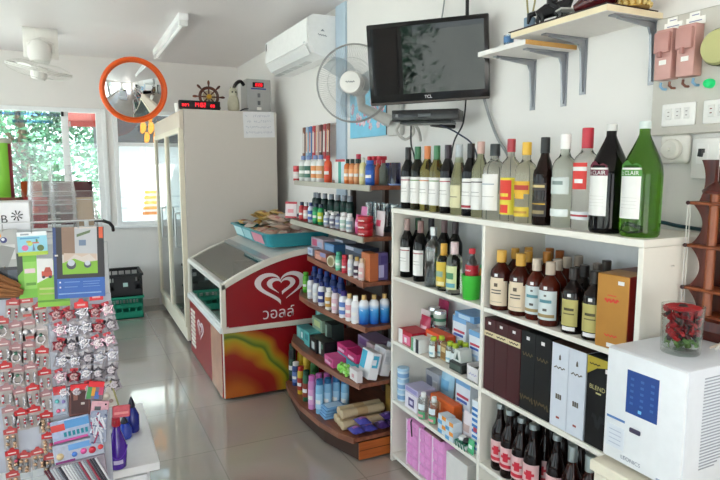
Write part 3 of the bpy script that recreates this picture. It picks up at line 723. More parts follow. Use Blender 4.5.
# heart emblem
def heart(a, s_): return (s_ * 16 * sin(a) ** 3 / 16, s_ * (13 * cos(a) - 5 * cos(2 * a) - 2 * cos(3 * a) - cos(4 * a)) / 16)
def emblem(cx, cz, s_, fn, k):
    """two nested heart rings, each open at one side; k is the ring thickness ratio"""
    g = G()
    def ring(s0, ox, oz, th, a0, a1):
        n = 64; vs = []
        for i in range(n + 1):
            a = a0 + (a1 - a0) * i / n; e = min(1, i / 10, 1) * 1.0
            x, z = heart(a, 1); t_ = th * (.15 + .85 * e)
            for d in (0, .0012):
                vs.append(fn(cx + ox + x * s0 * 1.36, cz + oz + z * s0 * .95, d)); vs.append(fn(cx + ox + x * s0 * 1.36 * (1 - t_), cz + oz + (z * (1 - t_) - .06 * t_) * s0 * .95, d))
        g.add(vs, [f for i in range(n) for f in ((4 * i + 2, 4 * i + 3, 4 * i + 7, 4 * i + 6), (4 * i, 4 * i + 2, 4 * i + 6, 4 * i + 4), (4 * i + 1, 4 * i + 5, 4 * i + 7, 4 * i + 3))])
    ring(s_, 0, 0, k, 2.5, 2.5 - 5.55); ring(s_ * .56, s_ * .04, s_ * .03, k * 1.5, 3.75, 3.75 + 5.3)
    return g
EMB = M('#e9dfe0', .35)
g = emblem(.385, .728, .128, lambda u, v, d: (u, -.0004 - d, v), .24); part('heart_emblem', g, EMB, sp_, 'white double heart emblem')
g = G(); g.text('วอลล์', lambda u, v: (.37 + u, -.0012, .553 + v), w=.215); part('lettering', g, EMB, sp_, 'white Thai lettering')
# front: lower panel facing the aisle
g = G(); g.box(-.006, 0, .02, FD - .02, .02, .452); fp = part('front_panel', g, [REDM], t)
g = G(); g.box(-.0085, -.006, .02, .34, .02, .452); part('printed_panel', g, M('#b98a72', .25, var=.35, scale=5), fp, 'pale printed swirl')
g = emblem(.72, .3, .085, lambda u, v, d: (-.0068 - d, u, v), .24); part('heart_emblem', g, EMB, fp, 'white double heart emblem')
g = G()
for k in range(9): g.box(-.012, -.004, .93, 1.09, .09 + k * .034, .112 + k * .034, .002, 1)
part('vent_grille', g, FWH, fp, 'cream louvred grille')
g = G(); g.box(-.02, .04, -.004, FD, .452, .492, .004, 1); g.box(.0, .04, .02, FD - .02, .492, .5); part('sill', g, M('#dfe0dd', .3), t, 'white ledge under the glass front')
# glass front and lid
FGL = thin_glass('freezer_glass', '#cfd8d6', .06)
g = G(); g.box(.004, .009, .022, FD - .022, .495, .74); part('front_glass', g, FGL, t)
g = G(); g.box(-.008, .03, .02, FD - .02, .738, .775, .004, 1); part('front_rail', g, M('#d9d6ce', .3), t)
g = G(); ps = [(.03 + .26 * i / 8, top(.03 + .26 * i / 8) - .004) for i in range(9)]
g.prism(ps + [(x, z - .005) for x, z in ps[::-1]], .03, FD - .03, 'xz', True); part('lid_glass', g, thin_glass('freezer_lid_glass', '#c9cbc6', .12, .03, .75), t, 'sloping glass lid')
g = G(); ps = [(.29 + .57 * i / 10, top(.29 + .57 * i / 10)) for i in range(11)]
g.prism(ps + [(x, z - .03) for x, z in ps[::-1]], .03, FD - .03, 'xz'); part('top_panel', g, M('#dcd8d2', .4), t, 'white top panel')
g = G(); g.prism([(.285, top(.285) - .01), (.285, top(.285) + .006), (.325, top(.325) + .006), (.325, top(.325) - .01)], .03, FD - .03, 'xz'); part('lid_rail', g, STEEL, t, 'steel rail behind the lid')
# inside
g = G(); g.box(.03, FW - .03, .02, FD - .02, .47, .476); part('inner_floor', g, M('#3fa88e', .4), t, 'teal inner floor')
g = G()
for y0, y1 in ((.06, .5), (.54, 1.1)):
    g.box(.34, .35, y0, y1, .478, .73); g.box(.34, .8, y0, y0 + .01, .478, .73); g.box(.34, .8, y1 - .01, y1, .478, .73)
    for k in range(5): g.box(.334, .34, y0 + .03 + k * (y1 - y0) / 5, y0 + .05 + k * (y1 - y0) / 5, .49, .72)
part('black_basket', g, M('#16181a', .5), t, 'black inner baskets')
g = G(); g.box(.333, .3395, .42, .47, .62, .66); part('price_tag', g, PAPER, t)

# turquoise basket with snack packets on the freezer
bx0, bx1, by0, by1, bz = 1.12, 1.60, 3.70, 4.66, top(.7) + .002
t = thing('snack_basket', 'turquoise plastic basket of snack packets on top of the freezer', 'basket', (bx0, by0, bz))
BW, BD = bx1 - bx0, by1 - by0
TUR = M('#2e8f9a', .35)
def ring(o, z, n=5, rad=.05):
    out = []
    for cx, cy, a0 in ((BW + o - rad, BD + o - rad, 0), (-o + rad, BD + o - rad, pi / 2), (-o + rad, -o + rad, pi), (BW + o - rad, -o + rad, 1.5 * pi)):
        for i in range(n): a = a0 + i * pi / 2 / (n - 1); out.append((cx + rad * cos(a), cy + rad * sin(a), z))
    return out
rings = [ring(-.03, 0), ring(.0, .1), ring(.012, .1), ring(.012, .092), ring(.004, .092), ring(-.026, .004)]
rings = [ring(-.03, 0), ring(-.005, .085), ring(.012, .085), ring(.012, .094), ring(-.012, .094), ring(-.036, .006)]
g = G(); n_ = len(rings[0]); vs = [p for r_ in rings for p in r_]
fs = [(i * n_ + k, i * n_ + (k + 1) % n_, (i + 1) * n_ + (k + 1) % n_, (i + 1) * n_ + k) for i in range(5) for k in range(n_)] + [tuple(range(n_))[::-1], tuple(range(5 * n_, 6 * n_))]
g.add(vs, fs); part('tub', g, TUR, t)
for nm, c, y0, y1, lb in (('side_sticker', '#d98a9a', .12, .38, 'pink side sticker'), ('side_sticker', '#9ec9cf', .42, .62, 'pale blue side sticker'), ('side_sticker', '#bfe0e2', .65, .88, 'white-blue side sticker')):
    g = G(); g.add([(.026 - .0015, y0, .012), (.026 - .0015, y1, .012), (.001, y1, .078), (.001, y0, .078)], [(0, 1, 2, 3)]); part(nm, g, M(c, .45), t, lb)

def pillow(L, W_, H_, cols, nm='packet'):
    g = G(); n1, n2 = 8, 5; vs = []
    for sgn in (1, -1):
        for i in range(n1 + 1):
            for j in range(n2 + 1):
                u, v = i / n1, j / n2
                z = sgn * H_ / 2 * (sin(pi * min(1, max(0, (u - .08) / .84))) ** .6 if 0.08 < u < .92 else 0) * (sin(pi * v) ** .6 if 0 < v < 1 else 0)
                vs.append(((u - .5) * L, (v - .5) * W_, z + H_ / 2))
    off = (n1 + 1) * (n2 + 1)
    for sg in (0, 1):
        for i in range(n1):
            for j in range(n2):
                g.m = 1 if i in (3, 4) and j in (1, 2, 3) and sg == 0 and len(cols) > 1 else 0
                a = sg * off + i * (n2 + 1) + j
                g.f.append((a, a + 1, a + n2 + 2, a + n2 + 1)); g.mi.append(g.m); g.sm.append(True)
    g.v = vs
    return g, [M(c, .3) for c in cols]
kinds = [(('#c9a592', '#b8706a'), 'small pink and cream snack packet heaped in the turquoise basket'),
         (('#b8964f', '#7a3024'), 'small straw-yellow snack packet heaped in the turquoise basket'),
         (('#c9beb2', '#b0827e'), 'small whitish snack packet heaped in the turquoise basket')]
protos = []
for cols, lb in kinds:
    g, ms = pillow(.12, .085, .034, cols); o = g.obj('snack_packet', ms); tag(o, lb, 'snack packet', 'snack packets in the turquoise basket: ' + lb.split(' snack')[0]); protos.append([o, False])
rr = random.Random(5)
for layer in range(4):
    for i in range(4):
        for j in range(8):
            if (layer == 1 and i == 0 and j == 0) or (layer == 2 and (i == 0 or j == 0)) or (layer == 3 and (i in (0, 3) or j in (0, 1, 7))): continue
            x = .085 + i * .103 + rr.uniform(-.012, .012); y = .09 + j * .113 + rr.uniform(-.012, .012)
            if j <= 2: k = 0 if rr.random() < .75 else 2
            elif j <= 4: k = rr.choice((0, 2, 1))
            else: k = 1 if rr.random() < .8 else 2
            p, used = protos[k]
            o = p if not used else p.copy()
            if used: COL.objects.link(o)
            protos[k][1] = True
            o.location = (bx0 + x, by0 + y, bz + .012 + layer * .043 + rr.uniform(0, .012) + (.02 if j > 4 and layer else 0)); o.rotation_euler = (rr.uniform(-.35, .35), rr.uniform(-.35, .35), rr.uniform(0, pi))
g, ms = pillow(.15, .1, .035, ('#27356e', '#5b77b8')); o = g.obj('snack_packet', ms); tag(o, 'dark blue snack packet lying on top of the turquoise basket heap', 'snack packet'); o.location = (bx0 + .33, by0 + .19, bz + .178); o.rotation_euler = (.05, 0, .5)

# ------------------------------------------------------------------ makers of bottles, cartons and packs
PROF = {
 'wine': [(0, 0), (.92, 0), (1, .02), (1, .60), (.93, .66), (.62, .74), (.42, .80), (.385, .84), (.385, .985), (0, .99)],
 'hock': [(0, 0), (.92, 0), (1, .02), (1, .46), (.9, .56), (.62, .70), (.43, .82), (.385, .88), (.385, .985), (0, .99)],
 'spirit': [(0, 0), (.94, 0), (1, .02), (1, .64), (.95, .69), (.7, .74), (.42, .785), (.34, .81), (.34, .97), (0, .975)],
 'vodka': [(0, 0), (.94, 0), (1, .015), (1, .60), (.97, .66), (.8, .72), (.5, .76), (.38, .80), (.36, .97), (0, .975)],
 'rum': [(0, 0), (.95, 0), (1, .02), (1, .58), (.9, .63), (.72, .66), (.6, .72), (.42, .78), (.37, .82), (.37, .97), (0, .975)],
 'magnum': [(0, 0), (.90, 0), (.98, .02), (1, .05), (1, .54), (.95, .61), (.8, .69), (.55, .78), (.36, .85), (.27, .89), (.26, .985), (0, .99)],
 'beer': [(0, 0), (.94, 0), (1, .015), (1, .54), (.94, .6), (.66, .69), (.48, .76), (.40, .84), (.37, .97), (0, .975)],
 'flask': [(0, 0), (.94, 0), (1, .02), (1, .60), (.92, .67), (.6, .74), (.36, .79), (.32, .82), (.32, .97), (0, .975)],
 'shampoo': [(0, 0), (.9, 0), (1, .03), (1, .66), (.9, .76), (.55, .82), (.4, .84), (.4, .86), (0, .86)],
 'can': [(0, 0), (.95, 0), (1, .02), (1, .78), (.86, .84), (.8, .86), (0, .86)],
 'tall': [(0, 0), (.92, 0), (1, .03), (1, .74), (.8, .82), (.45, .86), (.45, .88), (0, .88)],
}
def bottle(name, label, cat, loc, h, r, shape, body, cap=None, labels=(), rz=0, flat=1, group=None, seg=20, extra=None, body_label=None):
    """cap: (z0, z1, radius, material) in fractions of h and r; labels: (z0, z1, half angle, material, marks);
    marks: ('band', z0, z1, half angle, material) or ('text', word, z, width, material)"""
    t = thing(name, label, cat, loc, rz, group)
    g = G(); g.lathe([(a * r, b * h) for a, b in PROF[shape]], seg, sy=flat); part('body', g, body, t, body_label)
    if cap:
        z0, z1, cr, cm = cap
        g = G(); g.lathe([(cr * r, z0 * h), (cr * r * 1.01, z0 * h + .002), (cr * r, z1 * h - .0015), (cr * r * .9, z1 * h), (0, z1 * h)], 14, sy=1 if flat == 1 else (flat + 1) / 2)
        part('cap', g, cm, t)
    for lb in labels:
        z0, z1, ha, m, marks = lb; mats = [m]; g = G(); rr_ = r + .0006
        g.lathe([(rr_, z0 * h), (rr_, z1 * h)], 10, a0=pi - ha, a1=pi + ha, sy=flat)
        for mk in marks:
            if mk[-1] not in mats: mats.append(mk[-1])
            g.m = mats.index(mk[-1]); r2 = r + .0011
            if mk[0] == 'band': g.lathe([(r2, mk[1] * h), (r2, mk[2] * h)], 8, a0=pi - mk[3], a1=pi + mk[3], sy=flat)
            elif mk[0] == 'text':
                f = cylmap(r2 + .0003, mk[2] * h, pi); g.text(mk[1], lambda u, v: (lambda p: (p[0], p[1] * flat, p[2]))(f(-u * -1, v)), w=mk[3])
            elif mk[0] == 'scribble':
                f = cylmap(r2, mk[2] * h, pi); w = mk[3]; g.ribbon([(-w / 2 + w * i / 10, w * .12 * sin(i * 2.3)) for i in range(11)], w * .09, lambda u, v, d: f(u, v), .0)
        part('paper_label', g, mats, t)
    if extra: extra(t)
    return t
def glassm(tint, ior=1.36, r=.01): return M(tint, r, 0, 1, 0, 0, ior, 0)
def carton(label, x, y0, y1, z, dx, h, col, marks=(), cat='box', group=None, rough=.4, name='carton', bev=.0015, side=(), lean=0, rz=0):
    """box whose front faces the aisle (-x); marks on that face, side on the face towards the street, both as fractions"""
    w = y1 - y0; mats = [M(col, rough) if isinstance(col, str) else col]; g = G(); g.box(0, dx, 0, w, 0, h, bev, 1)
    def mat(c):
        m = M(c, rough) if isinstance(c, str) else c
        if m not in mats: mats.append(m)
        return mats.index(m)
    for i, (a, b, c, d, cl) in enumerate(marks):
        g.m = mat(cl); e = .0006 + .0003 * i; g.box(-e, .0, w * (1 - b), w * (1 - a), h * c, h * d)     # a..b run left to right as seen
    for i, (a, b, c, d, cl) in enumerate(side):
        g.m = mat(cl); e = .0006 + .0003 * i; g.box(dx * a, dx * b, -e, 0, h * c, h * d)
    o = g.obj(name, mats, None, (x, y0, z), (0, lean, rz)); return tag(o, label, cat, group)

# ------------------------------------------------------------------ white open shelf unit on the right
SX, SY0, SY1, SM, ST = 1.395, 1.085, 2.505, 1.785, 1.302
SHW = M('#e9e5da', .42, var=.02)
t = thing('white_shelf_unit', 'white open shelf unit full of bottles and groceries along the right wall', 'shelf unit', (SX, SY0, 0))
L = SY1 - SY0; DX = XW - .005 - SX
def shb(nm, y0, y1, z0, z1, x0=0.0, m=None):
    g = G(); g.box(x0, DX, y0, y1, z0, z1, .0015, 1); part(nm, g, m or SHW, t)
shb('top_board', 0, L, ST - .022, ST, -.002)
for y in (0, SM - SY0 - .009, L - .018): shb('upright', y, y + .018, 0, ST - .0225)
ZA, ZB2, ZC2, ZD = .966, .640, .332, .045
for z in (ZA, ZB2, ZC2, ZD):
    shb('board', .0185, SM - SY0 - .0095, z - .018, z, .001); shb('board', SM - SY0 + .0095, L - .0185, z - .018, z, .001)
g = G(); g.box(DX - .008, DX - .002, .019, L - .019, .03, ST - .024); part('back_panel', g, M('#d9dadb', .5), t)
g = G()
for z in (.2, .6, 1.0, 1.22): g.cyl((.12, -.0012, z), .006, .003, 10)
g.T = None
part('cam_cover', g, M('#cfccc4', .5), t)

# ---- bottles standing on top
LAB = M('#e9e7e3', .5); LABC = M('#e6dcc8', .5); INK = M('#55504c', .6); INKR = M('#a02230', .5); INKG = M('#5d8a3a', .5)
DARK = M('#080607', .05, ior=1.35, var=0); DKGREEN = glassm('#3c4a26', 1.4)
zt = ST + .0008
def place(px_y): return (1.452, px_y, zt)
WL = lambda band, foot=None: [(.10, .52, 1.15, LAB, [('band', .46, .475, 1.1, band), ('scribble', .36, .0, .03, INK) if False else ('band', .33, .335, .6, INK), ('band', .28, .284, .7, INK)] + ([('band', .115, .15, 1.1, foot)] if foot else []))]
def capm(c): return M(c, .35)
top_row = [
 ('dark red wine bottle with black capsule, leftmost on top of the white shelf', 2.448, .292, .034, 'wine', DARK, ('#1a1416', .80), WL(INKR)),
 ('dark green wine bottle with green capsule, second from left on top of the white shelf', 2.361, .292, .034, 'wine', glassm('#4d4a28', 1.38), ('#2f6a45', .80), WL(INKG)),
 ('yellow wine bottle with orange capsule on top of the white shelf', 2.278, .292, .034, 'wine', glassm('#d9cf6e'), ('#d9824a', .80), WL(M('#d98a5a', .5))),
 ('yellow wine bottle with green capsule beside the orange-capped one', 2.200, .292, .034, 'wine', glassm('#cfc474'), ('#3f7a50', .78), WL(INKG)),
 ('dark wine bottle with purple-black capsule between the two pale yellow bottles', 2.114, .292, .034, 'wine', DARK, ('#2a1c28', .80), WL(INKR)),
 ('pale wine bottle with silver and yellow capsule on top of the white shelf', 2.033, .292, .035, 'hock', glassm('#e3e6b8'), ('#b9c0c2', .74), [(.10, .42, 1.0, M('#d8d2a8', .5), [('band', .25, .26, .6, INK)])]),
 ('dark wine bottle with black capsule and white label with a red foot', 1.953, .292, .034, 'wine', DARK, ('#131315', .80), WL(INK, INKR)),
 ('pale wine bottle with pink and black capsule, left of the wide clear bottle', 1.888, .297, .035, 'wine', glassm('#dfe2c0'), ('#c9a59a', .84), WL(INK)),
 ('wide clear bottle with black cap and large white label', 1.801, .285, .045, 'spirit', glassm('#fafdfa', 1.33), ('#23292a', .84), [(.12, .6, 1.0, LAB, [('band', .46, .475, .7, M('#9aa6b0', .5)), ('band', .3, .304, .7, INK)])]),
 ('clear rum bottle with red and yellow label and red cap', 1.709, .30, .036, 'vodka', glassm('#fbf8f2', 1.33), ('#a8323c', .84), [(.08, .53, 1.1, M('#e5d23a', .45), [('band', .26, .5, .8, M('#d9331f', .45)), ('band', .1, .2, .5, M('#d9331f', .45)), ('band', .30, .34, .5, M('#e5d23a', .45))])]),
 ('clear gin bottle with yellow label and yellow-red cap', 1.626, .285, .039, 'vodka', glassm('#fbf9ea', 1.33), ('#e3b43a', .84), [(.36, .52, 1.0, M('#e2b02c', .45), [('band', .41, .47, .9, M('#b8352a', .45))]), (.30, .36, .5, M('#e2b02c', .45), []), (.08, .2, 1.0, M('#e3c63c', .45), [('band', .12, .15, .8, M('#b8852a', .45))])]),
 ('dark brown liqueur bottle with black cap and gold lettering marks', 1.536, .298, .037, 'rum', M('#180906', .05, ior=1.35, var=0), ('#111112', .82), [(.40, .48, .8, M('#2b1c14', .4), [('band', .43, .46, .7, M('#c8b27a', .4))]), (.1, .28, .9, M('#20120d', .4), [('band', .24, .25, .8, GOLD), ('band', .13, .17, .7, M('#8a7a52', .4))])]),
 ('clear bottle with white cap and white-green label on top of the white shelf', 1.444, .305, .040, 'vodka', glassm('#f1f9f4', 1.33), ('#f1efec', .84), [(.36, .54, 1.0, M('#cfd8d4', .5), [('band', .46, .5, .5, M('#7a8a86', .5))]), (.12, .2, 1.0, M('#e2e8e4', .5), [])]),
 ('clear vodka bottle with red cap and red emblem label', 1.353, .320, .042, 'vodka', glassm('#fbfdfd', 1.33), ('#c0283a', .80), [(.40, .66, .62, M('#d8342c', .45), [('band', .58, .62, .6, LAB), ('band', .46, .5, .35, LAB)]), (.1, .18, .95, M('#dfe2e4', .5), [('band', .13, .15, .8, M('#b03a42', .5))])]),
]
for lb, y, h, r, sh, gm, (cc, cz0), labs in top_row:
    bottle('glass_bottle', lb, 'bottle', place(y), h, r, sh, gm, (cz0, 1.0, .44 if sh in ('wine', 'hock') else .42, capm(cc)), labs, rz=R(10))
def magnum(lb, y, glass, band, capcol, neck, mm):
    def ex(t):
        r = .0545; h = .326
        g = G(); f = cylmap(r + .0012, 0, pi)
        pts = [(-.035, .19), (.035, .19), (.035, .202), (.022, .209), (.01, .204), (-.006, .217), (-.018, .212), (-.035, .203)]
        g.add([f(u, v) for u, v in pts], [tuple(range(8))])
        g.lathe([(r + .0014, .172), (r + .0014, .19)], 10, a0=pi - .68, a1=pi + .68)
        g.m = 1; g.text('St CLAIR', lambda u, v: (lambda q: (q[0], q[1], q[2]))(cylmap(r + .0018, .181, pi)(u, v)), w=.062)
        part('label_band', g, [band, LAB], t)
    bottle('wine_magnum', lb, 'bottle', (1.462, y, zt), .326, .0545, 'magnum', glass, (.935, 1.0, .29, capcol), [(.16, .60, .66, LAB, [('band', .34 - k * .03, .342 - k * .03, .5, M('#b5b1aa', .6)) for k in range(4)])], rz=R(-2), seg=32, extra=ex)
magnum('huge dark red wine magnum with maroon label band and white cap', 1.272, M('#080506', .05, ior=1.35, var=0), M('#6e2a3c', .5), M('#d6d5d2', .35), None, 0)
magnum('huge green wine magnum with green label band and white cap, rightmost on the shelf top', 1.157, glassm('#5d9a2c', 1.36), M('#4f8f3a', .5), M('#cfdad6', .35), None, 0)

# ---- left bay, upper compartment: wine, liquor, cup
za = ZA + .0008
def wine_small(lb, px_y, x, col=DARK, capc='#17131a', lab=True, band=INKR, h=.285):
    bottle('wine_bottle', lb, 'bottle', (x, px_y, za), h, .034, 'wine', col, (.80, 1.0, .44, M(capc, .35)), WL(band) if lab else (), rz=R(14))
wine_small('dark wine bottle with pale capsule, leftmost in the upper left compartment', 2.448, 1.45, capc='#a58a84')
wine_small('dark wine bottle with green capsule and green band, behind the pale-capped leftmost one', 2.470, 1.50, capc='#2f5a3c', band=INKG)
wine_small('dark wine bottle with pinkish capsule beside the empty clear bottle', 2.324, 1.45, capc='#8a6a66')
wine_small('dark wine bottle standing behind the empty clear bottle', 2.403, 1.56, capc='#241c22', lab=False)
wine_small('dark wine bottle standing behind the yellow liquor bottle', 2.291, 1.56, capc='#7b5f60', lab=False)
wine_small('dark wine bottle standing behind the white-capped clear bottle', 2.216, 1.57, capc='#3a2c30', lab=False)
bottle('clear_bottle', 'empty clear spirit bottle with silver cap in the upper left compartment', 'bottle', (1.437, 2.195, za), .268, .037, 'spirit', thin_glass('empty_bottle_glass', '#b9c4c2', .14, .02), (.86, 1.0, .42, M('#b5b9ba', .3, .7)))
bottle('liquor_bottle', 'pale liquor bottle with yellow cap and yellow label in the upper left compartment', 'bottle', (1.432, 2.103, za), .205, .032, 'spirit', glassm('#f6f3df', 1.33), (.74, 1.0, .46, M('#d9a53c', .35)), [(.1, .62, 1.0, M('#d8b93c', .45), [('band', .3, .42, .6, M('#8fae9a', .5)), ('band', .12, .2, .8, M('#e6dca8', .5))])], rz=R(14))
bottle('liquor_bottle', 'clear liquor bottle with pinkish white cap and green-yellow label', 'bottle', (1.428, 2.018, za), .222, .034, 'spirit', glassm('#f4f9f2', 1.33), (.76, 1.0, .5, M('#d8c3c4', .4)), [(.1, .55, 1.0, M('#cfd8a4', .45), [('band', .3, .42, .6, M('#4f8a62', .5)), ('band', .14, .22, .8, M('#5c9fae', .5))])], rz=R(14))
t = thing('green_cup', 'bright green plastic cup standing before the shelf divider', 'cup', (1.437, 1.909, za))
g = G(); g.lathe([(0, 0), (.032, 0), (.034, .003), (.041, .098), (.043, .1), (.0405, .1), (.032, .006), (0, .006)], 26); part('body', g, M('#3fb83a', .35), t)
g = G(); g.lathe([(.036, .04), (.0372, .048)], 10, a0=pi - .2, a1=pi + .5); part('printed_mark', g, M('#63cf5a', .4), t)
tcy = 1.909
t = thing('cola_bottle', 'small cola bottle with red cap standing in the bright green cup', 'bottle', (1.437, tcy, za + .0075))
g = G(); g.lathe([(0, 0), (.024, 0), (.026, .01), (.0265, .09), (.025, .12), (.02, .145), (.012, .165), (.0105, .175), (.0105, .19), (0, .19)], 18); part('body', g, thin_glass('cola_plastic', '#8a7a72', .1, .02), t)
g = G(); g.lathe([(0, .004), (.022, .004), (.0245, .012), (.025, .105), (0, .105)], 16); part('cola', g, M('#1c0b07', .1), t)
g = G(); g.lathe([(.0272, .086), (.0272, .132)], 20); g.m = 1
for k in (-.5, .3): g.ribbon([(-.012 + .003 * i, .003 * sin(i * 1.7)) for i in range(9)], .0035, lambda u, v, d: cylmap(.0277, .112, pi + k)(u, v), 0)
part('paper_label', g, [M('#b3182a', .4), M('#f0e6e6', .5)], t, 'red wrap label')
g = G(); g.lathe([(.0125, .178), (.0135, .18), (.0135, .196), (.012, .199), (0, .199)], 16); part('cap', g, M('#d02a3a', .35), t)
t = thing('snack_stick', 'orange and green stick sweet leaning in the bright green cup', 'sweet', (1.462, tcy - .006, za + .012))
g = G(); g.tube([(-.005, 0, 0), (.003, -.006, .06), (.006, -.013, .115)], .005, 8); part('stick', g, M('#e08a3a', .4), t)
g = G(); g.tube([(.006, -.013, .115), (.007, -.015, .128)], .0062, 8); part('tip', g, M('#4aa86a', .4), t)

# ---- left bay, second compartment
zb = ZB2 + .0008
def yb(a): return a
carton('red and white carton with a pink number mark at the left of the second compartment', 1.405, 2.317, 2.446, zb, .1, .07, '#b3132c', [(0, .3, .0, 1, '#e9e2e2'), (.32, .85, .08, .7, '#e0789a'), (.45, .62, .2, .55, '#f4eef0')], side=[(.1, .9, .1, .9, '#b01a30')])
g, ms = pillow(.15, .13, .04, ('#d9345e', '#f3e8ea')); 
def stand_pack(lb, x, y, z, cols, L_=.13, W_=.1, H_=.035, rz=0, cat='pack', nm='pouch', lean=.1, group=None):
    g, ms = pillow(L_, W_, H_, cols)
    g.v = [(zz - H_ / 2, yy, xx + L_ / 2) for xx, yy, zz in g.v]; g.v = [(-a, b, c) for a, b, c in g.v]
    o = g.obj(nm, ms, None, (x, y, z), (0, lean, rz)); return tag(o, lb, cat, group)
stand_pack('pink and white refill pouch standing behind the red carton', 1.49, 2.441, zb + .002, ('#e6dade', '#cf2d5e'), .145, .085, .03)
stand_pack('crimson and pink refill pouch right of the pink and white pouch', 1.50, 2.363, zb + .002, ('#b3214a', '#e7b7c2'), .13, .085, .03)
stand_pack('dark pink pouch at the back of the second compartment', 1.64, 2.426, zb + .002, ('#a82458', '#d88aa6'), .19, .09, .03)
for k, (a, x, zz) in enumerate(((429, 1.56, 0), (436.5, 1.56, 0), (443, 1.57, 0), (432.5, 1.56, 1), (440, 1.565, 1))):
    y = [2.411, 2.343, 2.302, 2.381, 2.322][k]
    t = thing('tin_can', 'small silver and green food tin, %s' % ['left end of the bottom layer of tins', 'middle of the bottom layer of tins', 'right end of the bottom layer of tins', 'left one of the upper layer of tins', 'right one of the upper layer of tins'][k], 'tin', (x, y, zb + zz * .0815), 0, 'tins in the second compartment')
    g = G(); g.lathe([(0, 0), (.030, 0), (.031, .003), (.031, .077), (.03, .08), (.028, .079), (0, .078)], 18); part('can', g, SILVER, t)
    g = G(); g.lathe([(.0314, .012), (.0314, .066)], 18); g.m = 1; g.lathe([(.0317, .03), (.0317, .045)], 18); part('paper_label', g, [M('#b7c4b8', .45), M('#3d7a5c', .45)], t)
carton('dark striped carton between the red carton and the orange carton', 1.408, 2.237, 2.308, zb, .07, .065, '#dfe3e0', [(.0, .3, 0, 1, '#5f9a72'), (.6, .95, 0, 1, '#2a2630'), (.3, .6, .3, .7, '#cfd6d8')])
carton('orange-red carton behind the green-lidded jars', 1.455, 2.130, 2.294, zb, .06, .088, '#e0542a', [(.08, .5, .2, .8, '#d9c7b8'), (.55, .9, .15, .6, '#c43a22')])
jars = [(2.158, 1.425), (2.109, 1.43), (2.032, 1.425), (1.999, 1.43), (2.029, 1.475), (1.985, 1.475)]
for k, (y, x) in enumerate(jars):
    bottle('small_jar', '%s clear medicine bottle with lime cap, counted from the left in the second compartment' % ORD[k], 'bottle', (x, y, zb), .098, .019, 'can', thin_glass('jar_plastic', '#dfe6e2', .12, .05) if k == 0 else MATS['jar'], (.80, 1.0, .7, M('#b5c832', .4)), [(.08, .6, 1.3, M('#dfe8e6', .5), [('band', .2, .3, .9, M('#8ab7c8', .5))])], group='lime-capped bottles')
    if k == 0: MATS['jar'] = bpy.context.scene.objects['small_jar'].children[0].data.materials[0]
def wash(lb, x, y0, y1, z, dx, h, lean=0):
    return carton(lb, x, y0, y1, z, dx, h, '#e3e9f2', [(0, 1, .86, 1, '#7fb0dc'), (.1, .9, .6, .66, '#c8455e'), (.1, .8, .5, .56, '#3d5fae'), (.25, .75, .05, .38, '#a9c9ea'), (.35, .65, .1, .32, '#e9f0f6')], lean=lean)
wash('white and blue washing powder box at the back of the second compartment, left of two', 1.55, 2.091, 2.195, zb, .06, .18)
wash('white and blue washing powder box beside the shelf divider, right of two', 1.50, 1.920, 2.004, zb, .07, .165)
carton('light blue pack lying on top of the washing powder boxes', 1.53, 2.008, 2.150, zb + .181, .14, .03, '#6f9fd0', [(.2, .8, .2, .8, '#b9d3e8')])
carton('gold and brown carton before the lime-capped bottles', 1.40, 2.022, 2.072, zb, .05, .075, '#b79a62', [(.1, .9, .1, .9, '#8f6a3c'), (.2, .8, .5, .8, '#d6c08a')])
carton('dark green carton with white triangles beside the gold carton', 1.41, 1.927, 2.018, zb, .07, .038, '#2d312e', [(.1, .9, .2, .8, '#4a5a50')])
t = thing('folded_carton', 'white carton with dark triangles standing on the dark green carton', 'box', (1.425, 1.953, zb + .0385))
g = G(); w = .058; g.prism([(0, 0), (w, 0), (w * .8, .05), (w * .2, .05)], 0, .06, 'yz'); g.m = 1; g.prism([(w * .3, .008), (w * .7, .008), (w * .5, .04)], -.0008, 0, 'yz'); part('body', g, [M('#d5dad4', .5), M('#4b5f54', .5)], t)
t = thing('open_carton', 'white open box with a dark slot at the right of the second compartment', 'box', (1.403, 1.804, zb))
w = .078
g = G(); g.box(0, .09, 0, .004, 0, .066); g.box(0, .09, w - .004, w, 0, .066); g.box(0, .004, 0, w, 0, .06); g.box(.086, .09, 0, w, 0, .066); g.box(0, .09, 0, w, 0, .003); part('carton', g, M('#dfdcdc', .5), t)
g = G(); g.ribbon([(.012 + .005 * i, .03 + .004 * sin(i * 1.8)) for i in range(11)], .004, lambda u, v, d: (-.0006 - d, u, v), .0003); part('printed_mark', g, M('#a9a6c8', .5), t)
g = G(); g.box(.006, .084, .006, w - .006, .003, .045); part('contents', g, M('#26231f', .6), t, 'dark contents')

# ---- left bay, third compartment
zc = ZC2 + .0008
for k, (y, zz, lb) in enumerate(((2.467, 0, 'bottom one of the light blue tub tower'), (2.467, 1, 'middle one of the light blue tub tower'), (2.467, 2, 'topmost one of the light blue tub tower'))):
    t = thing('cotton_tub', 'small pale blue tub, ' + lb, 'tub', (1.44, y, zc + zz * .0565), 0, 'pale blue tub tower')
    g = G(); g.lathe([(0, 0), (.027, 0), (.029, .004), (.029, .042), (0, .042)], 18); g.m = 1; g.lathe([(.0294, .01), (.0294, .03)], 18); part('tub', g, [M('#c9dcea', .4), M('#7fa7d0', .45)], t)
    g = G(); g.lathe([(.0305, .042), (.0305, .053), (.029, .0555), (0, .0555)], 18); part('lid', g, M('#a9cbe2', .4), t)
carton('white tissue box with a dark ring at the left of the third compartment', 1.41, 2.273, 2.386, zc, .12, .078, '#e4dfe8', [(.3, .75, .2, .75, '#4a3d78'), (.4, .65, .35, .6, '#d9d3e6')])
